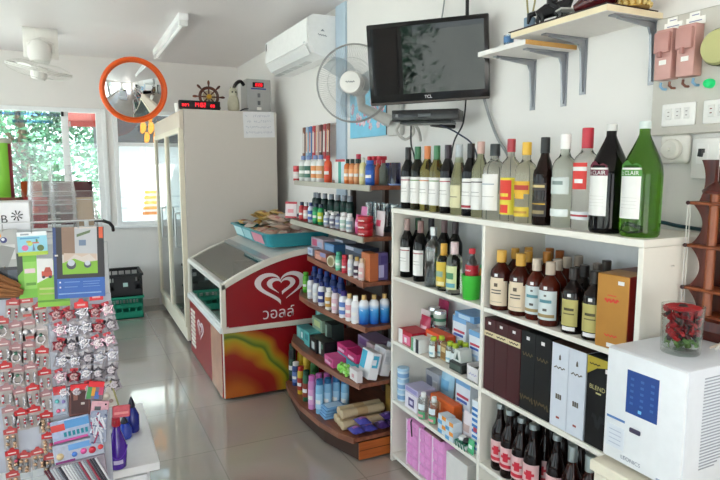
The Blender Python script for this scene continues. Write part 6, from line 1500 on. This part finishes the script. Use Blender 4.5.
sheet('picture_card', 'small light blue card with round figures on a green strip, hung left of the brochure', 'card', -0.169, -0.086, 1.221, 1.297, RY - .026, '#8ccbe0', [
    ('r', '#e8eef0', (0, 1, .82, 1)), ('r', '#4f9ac4', (.1, .75, .7, .76)), ('r', '#a9c83c', (0, 1, 0, .16)), ('c', '#d86a9a', (.24, .33, .11)), ('c', '#4f6a34', (.76, .3, .12)), ('c', '#c9d86a', (.42, .5, .09)), ('p', '#6a7f9a', [(.48, .2), (.58, .2), (.53, .5)]), ('r', '#d87a6a', (.5, .72, .5, .56)), ('r', '#c9a23c', (.3, .45, .55, .62)), ('r', '#5a8f4a', (.62, .68, .55, .68)), ('r', '#9aa6b0', (.12, .4, .86, .93))], R(-1))
sheet('leaflet', 'green and white leaflet with a red car print, partly under the brochure', 'leaflet', -0.122, -0.029, 1.048, 1.207, RY - .020, '#86c03c', [
    ('p', '#e3e4e2', [(0, .5), (.5, .66), (.5, 1), (0, 1)]), ('r', '#c8503c', (.14, .46, .62, .74)), ('p', '#b84838', [(.2, .72), (.26, .82), (.4, .82), (.46, .72)]), ('c', '#2a2c34', (.2, .62, .05)), ('c', '#2a2c34', (.4, .62, .05)), ('r', '#b9c97a', (.06, .8, .36, .40)), ('r', '#a9b86a', (.06, .7, .26, .29)), ('r', '#5f9a2c', (0, 1, .1, .14))], R(2))
sheet('leaflet', 'bright green leaflet hanging behind the picture card, left of the car leaflet', 'leaflet', -0.175, -0.120, 1.082, 1.229, RY - .016, '#74bd3a', [('r', '#8fce58', (.3, 1, .2, .8)), ('p', '#2f3f34', [(0, .5), (.28, .62), (.3, .95), (0, 1)]), ('r', '#e0c8cc', (.35, .9, .55, .65)), ('r', '#5a9a2c', (.4, .9, .28, .34))])
sheet('photo_card', 'grey-white photo card at the far left edge of the rack', 'card', -0.247, -0.169, 1.187, 1.306, RY - .014, '#a9aaa8', [('r', '#c9cac8', (.1, .9, .2, .6)), ('p', '#8a8c8a', [(0, 0), (.6, 0), (.9, .5), (.4, .6)]), ('c', '#1f2a6a', (.52, .72, .12)), ('c', '#e3e6ee', (.5, .74, .06)), ('r', '#d8963c', (.36, .44, .8, .88))])
t = thing('brown_gloves', 'bundle of brown cloth fingers hanging at the far left of the rack', 'gloves', (-0.210, RY - .03, 1.137))
g = G()
for k, (dx, dz, a, l) in enumerate(((-.03, .034, -.55, .085), (-.032, .012, -.45, .09), (-.034, -.010, -.3, .085), (-.036, -.032, -.1, .075))):
    g.tube([(dx, 0, dz), (dx + l * .3 * cos(a), -.004, dz + l * .3 * sin(a)), (dx + l * .8 * cos(a), -.006, dz + l * .8 * sin(a)), (dx + l * cos(a), -.004, dz + l * sin(a))], [.007, .0095, .0085, .004], 8)
part('cloth', g, M('#8a5a34', .8, var=.2), t)
sheet('dark_print', 'dark patterned card behind the brown cloth bundle', 'card', -0.248, -0.172, 1.083, 1.187, RY - .012, '#2c3036', [('p', '#5a4a3a', [(0, .3), (.4, .1), (.5, .6), (0, .9)]), ('c', '#7a7c80', (.7, .3, .1)), ('r', '#4a5560', (.6, .95, .55, .9))])

# three white backing cards carrying the small goods
def backing(lb, x0, x1, z0, z1, y, tilt=0):
    t = thing('backing_card', lb, 'backing card', ((x0 + x1) / 2, y, z0), rot=(0, tilt, 0)); g = G(); g.box(-(x1 - x0) / 2, (x1 - x0) / 2, 0, .003, 0, z1 - z0, .001, 1); part('card', g, M('#b4b8c4', .45), t)
    g = G(); g.tube([(0, .004, z1 - z0 - .01), (0, -.002, z1 - z0 + .004), (0, .014, z1 - z0 + .01)], .002, 5); part('hook', g, STEEL, t)
z = lambda v: v
yB = RY - .010
backing('large white backing card of small hair accessories at the far left', -0.354, -0.117, 0.509, 1.104, yB)
backing('white backing card of glittering star brooches under the brochure', -0.101, 0.094, 0.783, 1.076, yB)
backing('white backing card of plastic packets at the lower right of the rack', -0.108, 0.070, 0.389, 0.786, yB)

# small blister cards in columns
cy_ = yB - .0035
CW, CH = .043, .068
def hair_card(hdr, kind, seed):
    r = random.Random(seed); t = thing('hair_clip_card', 'x', 'hair accessory', (0, 0, 0))
    g = G(); g.box(-CW / 2 + .001, CW / 2 - .001, -.0015, 0, -CH, 0); g.m = 1; g.prism([(-CW / 2 + .002, -.001), (-CW / 2 + .002, -.017), (CW / 2 - .002, -.017), (CW / 2 - .002, -.001), (.008, .003), (.004, .010), (-.004, .010), (-.008, .003)], -.0022, -.0014, 'xz'); g.m = 2; g.box(-.011, .011, -.0026, -.002, -.011, -.007)
    part('card', g, [M('#aba29e', .4), M(hdr, .4), M('#e6d5d2', .5)], t)
    g = G()
    if kind == 0:      # paired metal clips
        for sx in (-.009, .009):
            g.m = 0; g.tube([(sx, -.006, -.026), (sx * 1.25, -.007, -.042), (sx * .8, -.006, -.060)], [.0035, .0055, .003], 6)
            for k in range(3): g.m = r.choice((0, 1)); g.ball((sx * 1.1, -.011, -.03 - k * .011), .0042, seg=6, rings=4)
    elif kind == 1:    # bead pairs
        for k in range(4):
            for sx in (-.0085, .0085): g.m = r.choice((0, 0, 1, 2)); g.ball((sx + r.uniform(-.002, .002), -.008, -.024 - k * .0115), .0062, seg=7, rings=5)
    elif kind == 2:    # bow
        for sx in (-1, 1): g.m = 0; g.ball((sx * .0095, -.007, -.038), .009, (1.05, .6, 1.1), 8, 5)
        g.m = 1; g.ball((0, -.010, -.038), .005, seg=7, rings=5); g.m = 2; g.box(-.012, .012, -.0035, -.0015, -.062, -.054)
    else:              # ring
        g.m = 0; g.tube([(.012 * cos(a), -.007, -.04 + .014 * sin(a)) for a in [k * 2 * pi / 14 for k in range(14)]], .0035, 6, True); g.m = 1; g.ball((0, -.009, -.026), .006, seg=7, rings=5)
    a, b, c = {0: ('#c9c9cc', '#a83a44', '#ddd'), 1: ('#c9a88a', '#c2506a', '#8a8f94'), 2: ('#d8d4d6', '#5a5a60', '#c2504a'), 3: ('#b9b4b4', '#4f7f6a', '#aaa')}[kind]
    part('ornament', g, [M(a, .25, .4), M(b, .3, .2), M(c if len(c) == 7 else '#cccccc', .3)], t)
    return t
hdrs = ['#b84848', '#a87c80', '#b9b0b0', '#c02c30']
pr_ = {}
for i in range(4):
    for k in range(4): pr_[(i, k)] = [None]
def put_card(lb, x, zz, hi, ki, rot, grp):
    c = pr_[(hi, ki)]
    if c[0] is None:
        c[0] = hair_card(hdrs[hi], ki, hi * 7 + ki); o = c[0]; o.location = (x, cy_, zz); o.rotation_euler = (0, rot, 0); o['label'] = lb
    else: o = dup(c[0], (x, cy_, zz), None, lb, rot=(0, rot, 0))
    o['group'] = grp
rr = random.Random(21)
kn = ['silver clips', 'beads', 'a pale bow', 'a metal ring']; hn_ = ['coral-headed', 'dusty pink', 'whitish', 'red-headed']
xs = [-0.229, -0.193, -0.157, -0.121]
for ci, x in enumerate(xs):
    z0 = [1.023, 1.080, 1.084, 1.058][ci]
    for ri in range(10):
        zz = z0 - ri * .0735
        if zz < .50: break
        low = zz < .70
        if ci in (1, 2) and .60 < zz < .665: continue
        hi = rr.choice((0, 0, 3)) if low else rr.choice((1, 2, 0, 1, 3) if ri else (0,))
        ki = 1 if low else rr.choice((0, 0, 2, 3))
        put_card('%s card with %s, column %s, %s from the top' % (hn_[hi], kn[ki], ['one', 'two', 'three', 'four'][ci], ORD[ri]), x + rr.uniform(-.002, .002), zz, hi, ki, rr.uniform(-.1, .1), 'hair accessory cards')
# star brooches
def brooch(k, seed):
    r = random.Random(seed); t = thing('star_brooch', 'x', 'brooch', (0, 0, 0)); cols = [('#b9b9c0', '#e6e4ea'), ('#8a2a34', '#c9a8aa'), ('#6a6468', '#d6cfd6'), ('#d0a9b4', '#f0e6ea')][k]
    g = G(); pts = []
    for i in range(10):
        a = pi / 2 + i * pi / 5; q = .021 if i % 2 == 0 else .011; pts.append((q * cos(a), -.006, q * sin(a)))
    g.tube(pts, .004, 6, True); part('star_frame', g, M(cols[0], .2, .7), t)
    g = G()
    for i in range(9): a = i * .7; q = .009 if i else 0; g.ball((q * cos(a), -.011, q * sin(a)), .0048, seg=6, rings=4)
    part('gems', g, M(cols[1], .15, .3), t)
    g = G(); g.box(-.021, .021, -.0014, 0, -.026, .026); g.m = 1; g.box(-.012, .012, -.002, -.0013, .016, .026); part('pouch_card', g, [M('#989298', .3), M('#c83a44' if k in (1, 3) else '#c9c4c8', .4)], t)
    return t
bp = [None] * 4; rr = random.Random(9); n_ = 0
bn = ['silver', 'dark red', 'gunmetal', 'pale pink']
for ri in range(6):
    for ci in range(6):
        x = -0.073 + ci * .0385 + (ri % 2) * .006 + rr.uniform(-.002, .002); zz = 1.021 - ri * .053 - (ci % 2) * .005
        if x > 0.092: continue
        k = 1 if (ri, ci) in ((0, 0), (0, 3), (1, 3), (2, 0)) else rr.choice((0, 2, 2, 3, 0, 1))
        lb = '%s star brooch on the glitter card, row %s, %s from the left' % (bn[k], ORD[ri], ORD[ci])
        if bp[k] is None: bp[k] = brooch(k, k); o = bp[k]; o.location = (x, cy_, zz); o['label'] = lb; o.rotation_euler = (0, rr.uniform(-.4, .4), 0)
        else: o = dup(bp[k], (x, cy_, zz), None, lb, rot=(0, rr.uniform(-.4, .4), 0))
        o['group'] = 'star brooches'
for x, zz, lb in ((0.001, 1.048, 'left'), (0.048, 1.070, 'right')):
    g = G(); g.prism([(-.021, -.012), (.021, -.012), (.021, .008), (.009, .010), (.005, .020), (-.005, .020), (-.009, .010), (-.021, .008)], -.002, 0, 'xz'); g.m = 1; g.box(-.012, .012, -.0026, -.002, -.004, .002)
    tag(g.obj('price_flag', [M('#d8262e', .4), M('#e6b4b4', .5)], None, (x, cy_ - .0145, zz)), 'bright red price flag hanging below the brochure, %s one' % lb, 'price flag')
# plastic packets of the lower right card
def packet(lb, x0, x1, p0, p1, base, shapes, tilt=0, dy=0, hdr=None):
    W, H = x1 - x0, p1 - p0; t = thing('accessory_packet', lb, 'packet', ((x0 + x1) / 2, cy_ - dy, p0), rot=(R(1), tilt, 0))
    g = G(); g.box(-W / 2, W / 2, -.008, 0, 0, H, .003, 1); part('bag', g, M(base, .25, var=.3, scale=70, coat=.5), t)
    if hdr: g = G(); g.box(-W / 2 + .004, W / 2 - .004, -.010, -.004, H - .003, H + .016); part('header', g, M(hdr, .4), t, 'red header')
    if shapes:
        mats = []; g = G()
        for i, (kd, c, dd) in enumerate(shapes):
            m = M(c, .25, .2 if kd == 'b' else 0)
            if m not in mats: mats.append(m)
            g.m = mats.index(m)
            if kd == 'r': g.box((dd[0] - .5) * W, (dd[1] - .5) * W, -.0088 - .0003 * i, -.008, dd[2] * H, dd[3] * H)
            elif kd == 'b': g.ball(((dd[0] - .5) * W, -.009, dd[1] * H), dd[2] * W, (1, .5, 1), 7, 5)
            elif kd == 's': g.tube([((dd[0] - .5) * W, -.009, dd[1] * H), ((dd[2] - .5) * W, -.010, dd[3] * H)], dd[4], 5)
        part('contents', g, mats, t)
    return t
rq_ = random.Random(2)
Zp = lambda a: a
packet('pale teal and pink packet with red header at the left of the packet card', -0.102, -0.057, 0.676, 0.761, '#a9b4c4', [('b', '#5fb0b4', (.3, .6, .16)), ('b', '#9a8ac4', (.72, .55, .14)), ('b', '#d86a8a', (.35, .2, .16)), ('b', '#e0a0a4', (.7, .2, .12)), ('r', '#c85a5a', (.1, .9, .86, .98))], 0, 0, '#c8323a')
packet('dark brown packet with red header in the middle of the packet card', -0.056, 0.010, 0.663, 0.759, '#6a3f38', [('r', '#4a2a26', (.1, .9, .1, .9)), ('r', '#c9bcb4', (.55, .72, .42, .5)), ('r', '#8a5a4c', (.2, .4, .6, .8))], R(3), 0, '#d8323a')
packet('multicoloured packet with red header, upper right of the packet card', -0.006, 0.050, 0.715, 0.765, '#7a6a70', [('r', '#4f9a5a', (.05, .3, .1, .9)), ('r', '#d8963c', (.3, .5, .3, .9)), ('r', '#4a6fb0', (.5, .75, .1, .6)), ('r', '#c84a6a', (.7, .95, .4, .95))], R(12), .011, '#e0323a')
packet('pink spotted packet with a grey square on the packet card', 0.007, 0.063, 0.657, 0.708, '#d9a6b0', [('r', '#5a5f60', (.2, .55, .4, .65)), ('b', '#c8305a', (.2, .2, .07)), ('b', '#c8305a', (.5, .2, .07)), ('b', '#c8305a', (.8, .25, .07)), ('b', '#2a2a2c', (.8, .8, .06))], R(10), .011)
packet('clear packet with faded flowers at the right edge of the packet card', 0.051, 0.102, 0.675, 0.769, '#b9b2a8', [('b', '#d3cabc', (.4, .5, .25)), ('b', '#a88f8a', (.6, .25, .14)), ('s', '#8f8a5a', (.9, 1, .95, 0, .003))], R(-12), 0)
packet('salmon red packet sticking out at the right below the flower packet', 0.077, 0.135, 0.631, 0.675, '#c8525c', [('r', '#e08a8a', (.1, .9, .3, .5))], R(3), -.002)
packet('blue checked packet, upper one on the packet card', -0.107, 0.011, 0.586, 0.665, '#a9b8d4', [('r', '#d8504a', (.0, .35, .55, .85)), ('r', '#5f9ad0', (.35, .98, .6, .95))] + [('r', '#2f8a9a', (.3 + .11 * k, .37 + .11 * k, .25, .45)) for k in range(6)] + [('r', '#c85a9a', (.02, .9, .04, .14))], R(-5), .011)
packet('grey ribbon packet right of the blue checked packet', 0.001, 0.054, 0.563, 0.679, '#9aa2b8', [('s', rq_.choice(('#d3d6e0', '#6a7090', '#a84a6a', '#e6e6ee')), (rq_.random(), rq_.random(), rq_.random(), rq_.random(), .003)) for k in range(22)], R(5), .020)
packet('blue and pink packet below the blue checked one', -0.107, 0.049, 0.514, 0.583, '#b4bacb', [('r', '#6fa4dc', (.3, .75, .6, .9)), ('b', '#d9c49a', (.12, .4, .08)), ('b', '#4f7fd0', (.4, .35, .06)), ('b', '#d85a9a', (.58, .4, .07)), ('b', '#d03a4a', (.75, .35, .08)), ('r', '#8a3f7a', (.02, .4, .04, .14)), ('b', '#e0484a', (.92, .4, .06))], R(-4), .011)
packet('silver striped packet of sticks at the bottom of the packet card', -0.116, 0.055, 0.406, 0.515, '#8f8590', [('s', rq_.choice(('#c9ccd2', '#6a3a44', '#9aa0aa', '#a8485a', '#4a4a52', '#dfe0e4')), (k / 20 - .08, .95, k / 20 + .12, .05, .0035)) for k in range(19)], R(-4), .016)
# purple and blue bottles on the cabinet top
PUR = M('#4a1f9a', .12, coat=.5, var=.1); 
t = thing('purple_bottle', 'purple plastic bottle with red cap on the cabinet corner', 'bottle', (0.092, 2.225, TZ2)); t.scale = (1.08, 1.08, .88)
g = G(); g.lathe([(0, 0), (.023, 0), (.028, .006), (.031, .06), (.030, .1), (.022, .13), (.014, .16), (.012, .185), (0, .185)], 20); part('body', g, PUR, t)
g = G(); g.lathe([(.013, .182), (.0145, .185), (.013, .215), (.007, .235), (.004, .25), (0, .25)], 14); g.box(-.006, .006, -.022, .0, .2, .212, .003); part('cap', g, M('#c02434', .3), t, 'red nozzle cap')
g = G(); g.tube([(.0315 * cos(a), .0315 * sin(a), .07 + .02 * cos(2 * a)) for a in [k * .3 for k in range(21)]], .002, 5, True); g.m = 1; g.lathe([(.0312, .028), (.0312, .045)], 8, a0=1.5 * pi - .5, a1=1.5 * pi + .5); part('relief_band', g, [M('#6a3ac0', .2), M('#c9bde0', .4)], t)
for k, (x, y, h) in enumerate(((0.167, 2.52, .15), (0.133, 2.47, .09))):
    t = thing('blue_bottle', ['dark blue spray bottle with pointed nozzle standing on the white cabinet', 'squat royal blue bottle between the purple and the dark blue one'][k], 'bottle', (x, y, TZ2))
    g = G(); g.lathe([(0, 0), (.026, 0), (.029, .005), (.029, h * .45), (.016, h * .66), (.012, h * .7), (0, h * .7)], 18); part('body', g, M(('#1a2a8a', '#2340b0')[k], .15, coat=.4), t)
    g = G(); g.lathe([(.014, h * .7), (.015, h * .74), (.009, h * .9), (.002, h), (0, h)], 12); part('nozzle', g, M('#1a1c30', .3), t)

# final spacing of goods on the shelves so that neighbours do not touch
SPACING = {'glass_bottle.006': (0.002, 0.002), 'glass_bottle.012': (0.003, 0.003), 'glass_bottle.013': (0.015, 0.014), 'wine_bottle.001': (0.016, -0.017), 'carton': (0.005, 0.008), 'pouch': (0.057, 0.002), 'pouch.001': (0.018, 0.028), 'tin_can': (0.040, 0.044), 'tin_can.001': (0.018, 0.028), 'tin_can.002': (0.005, 0.008), 'tin_can.003': (0.040, 0.044), 'tin_can.004': (0.018, 0.028), 'carton.001': (-0.014, 0.000), 'carton.002': (0.030, 0.030), 'small_jar': (0.004, 0.011), 'small_jar.001': (0.037, 0.050), 'small_jar.002': (0.029, 0.041), 'small_jar.003': (0.025, 0.037), 'small_jar.004': (0.024, 0.032), 'small_jar.005': (0.025, 0.039), 'carton.004': (0.004, 0.002), 'carton.006': (0.047, 0.069), 'carton.007': (0.001, 0.000), 'folded_carton': (0.001, 0.000), 'cotton_tub': (0.000, -0.011), 'cotton_tub.001': (0.000, -0.011), 'cotton_tub.002': (0.000, -0.011), 'carton.011': (0.048, 0.022), 'pouch.003': (0.000, -0.002), 'carton.016': (-0.008, 0.000), 'carton.017': (-0.008, 0.000), 'pouch.004': (0.007, 0.003), 'tissue_pack.002': (0.011, 0.016), 'whisky_bottle.001': (0.002, 0.002), 'whisky_bottle.006': (0.000, -0.013), 'whisky_bottle.007': (0.011, -0.008), 'whisky_bottle.008': (-0.004, 0.015), 'whisky_bottle.009': (0.016, -0.012), 'whisky_bottle.010': (0.035, 0.039), 'whisky_bottle.011': (0.002, -0.000), 'whisky_bottle.013': (0.008, 0.008), 'whisky_bottle.014': (0.033, 0.031), 'whisky_bottle.016': (0.021, 0.019), 'whisky_bottle.017': (0.034, 0.030), 'beer_bottle': (0.014, 0.016), 'beer_bottle.004': (0.013, 0.014), 'beer_bottle.010': (0.018, 0.021), 'beer_bottle.013': (0.001, -0.001), 'carton.031': (0.006, 0.013), 'trigger_spray': (0.028, 0.055), 'trigger_spray.001': (0.031, 0.063), 'trigger_spray.002': (0.035, 0.065), 'tumbler.001': (0.050, 0.087), 'tumbler.002': (0.029, 0.052), 'tumbler.003': (0.000, 0.040), 'tumbler.004': (0.056, -0.036), 'toiletry_bottle.010': (0.000, -0.068), 'pouch.006': (0.001, 0.003), 'red_tub': (0.005, 0.000), 'red_tub.001': (0.005, 0.000), 'red_tub.002': (0.005, 0.000), 'carton.034': (0.016, 0.038), 'carton.036': (0.020, 0.044), 'carton.037': (0.029, 0.094), 'toiletry_bottle.022': (0.000, -0.025), 'lotion_bottle.005': (0.008, 0.000), 'lotion_bottle.011': (0.000, -0.015), 'carton.041': (0.000, -0.013), 'carton.043': (0.122, 0.076), 'carton.044': (-0.006, 0.000), 'carton.046': (0.022, 0.053), 'carton.047': (0.020, 0.037), 'carton.048': (-0.010, 0.000), 'carton.049': (0.027, 0.045), 'carton.050': (0.016, 0.033), 'carton.051': (0.027, 0.045), 'carton.052': (0.016, 0.033), 'tissue_box.001': (0.012, 0.023), 'tissue_box.002': (0.025, 0.044), 'spray_can': (0.000, -0.040), 'spray_can.004': (0.000, -0.044), 'spray_can.007': (0.000, -0.024), 'spray_can.012': (0.007, 0.018), 'spray_can.013': (0.014, 0.033), 'spray_can.014': (0.021, 0.049), 'spray_can.015': (0.010, 0.022), 'carton.056': (0.021, 0.038)}
for nm, (dx, dy) in SPACING.items():
    o = SC.objects[nm]; o.location.x += dx; o.location.y += dy

# ------------------------------------------------------------------ light
w = bpy.data.worlds.new('daylight'); SC.world = w; w.use_nodes = True
nt = w.node_tree; bg = nt.nodes['Background']
tc = nt.nodes.new('ShaderNodeTexCoord'); sp = nt.nodes.new('ShaderNodeSeparateXYZ'); cr = nt.nodes.new('ShaderNodeValToRGB')
cr.color_ramp.elements[0].color = (.95, .96, 1, 1); cr.color_ramp.elements[1].color = (.62, .78, 1, 1); cr.color_ramp.elements[1].position = .8
nt.links.new(tc.outputs['Generated'], sp.inputs[0]); nt.links.new(sp.outputs[2], cr.inputs[0]); nt.links.new(cr.outputs[0], bg.inputs[0])
bg.inputs[1].default_value = 4.5
def portal(name, loc, rot, sx, sy):
    l = bpy.data.lights.new(name, 'AREA'); l.shape = 'RECTANGLE'; l.size = sx; l.size_y = sy; l.energy = 1; l.cycles.is_portal = True
    o = bpy.data.objects.new(name, l); COL.objects.link(o); o.location = loc; o.rotation_euler = rot; return o
s = bpy.data.lights.new('sun', 'SUN'); s.energy = 22.0; s.angle = R(1); s.color = (1, .95, .87)
so = bpy.data.objects.new('sun', s); COL.objects.link(so); so.location = (-6, 0, 9); so.rotation_euler = Vector((.30, .62, -1.25)).to_track_quat('-Z', 'Y').to_euler()
portal('daylight_side_window', (XL - .12, -1.64, 1.35), (0, R(-90), 0), 2.1, 2.75)
portal('daylight_side_window', (XL - .12, 1.31, 1.35), (0, R(-90), 0), 2.1, 2.6)
portal('daylight_street_opening', (-.25, YF - .12, 1.05), (R(90), 0, 0), 2.5, 2.1)
portal('daylight_side_window', (XL - .12, 4.65, 1.35), (0, R(-90), 0), 2.1, 3.3)
portal('daylight_far_window', (-.78, YB + .13, 1.5), (R(-90), 0, 0), 2.2, 1.2)
portal('daylight_far_window', (.7, YB + .13, 1.5), (R(-90), 0, 0), .62, 1.2)

cam = bpy.data.cameras.new('camera'); cam.sensor_width = 36; cam.lens = 585 / 720 * 36; cam.clip_start = .02
co = bpy.data.objects.new('camera', cam); COL.objects.link(co)
co.location = (0, 0, 1.5); co.rotation_euler = (R(90 - 7.1), 0, R(-26))
SC.camera = co
SC.view_settings.view_transform = 'Standard'; SC.view_settings.look = 'None'
SC.view_settings.exposure = -0.12; SC.view_settings.gamma = 1.0; SC.view_settings.use_curve_mapping = False
SC.cycles.max_bounces = 14; SC.cycles.diffuse_bounces = 6; SC.cycles.transparent_max_bounces = 32; SC.cycles.transmission_bounces = 10
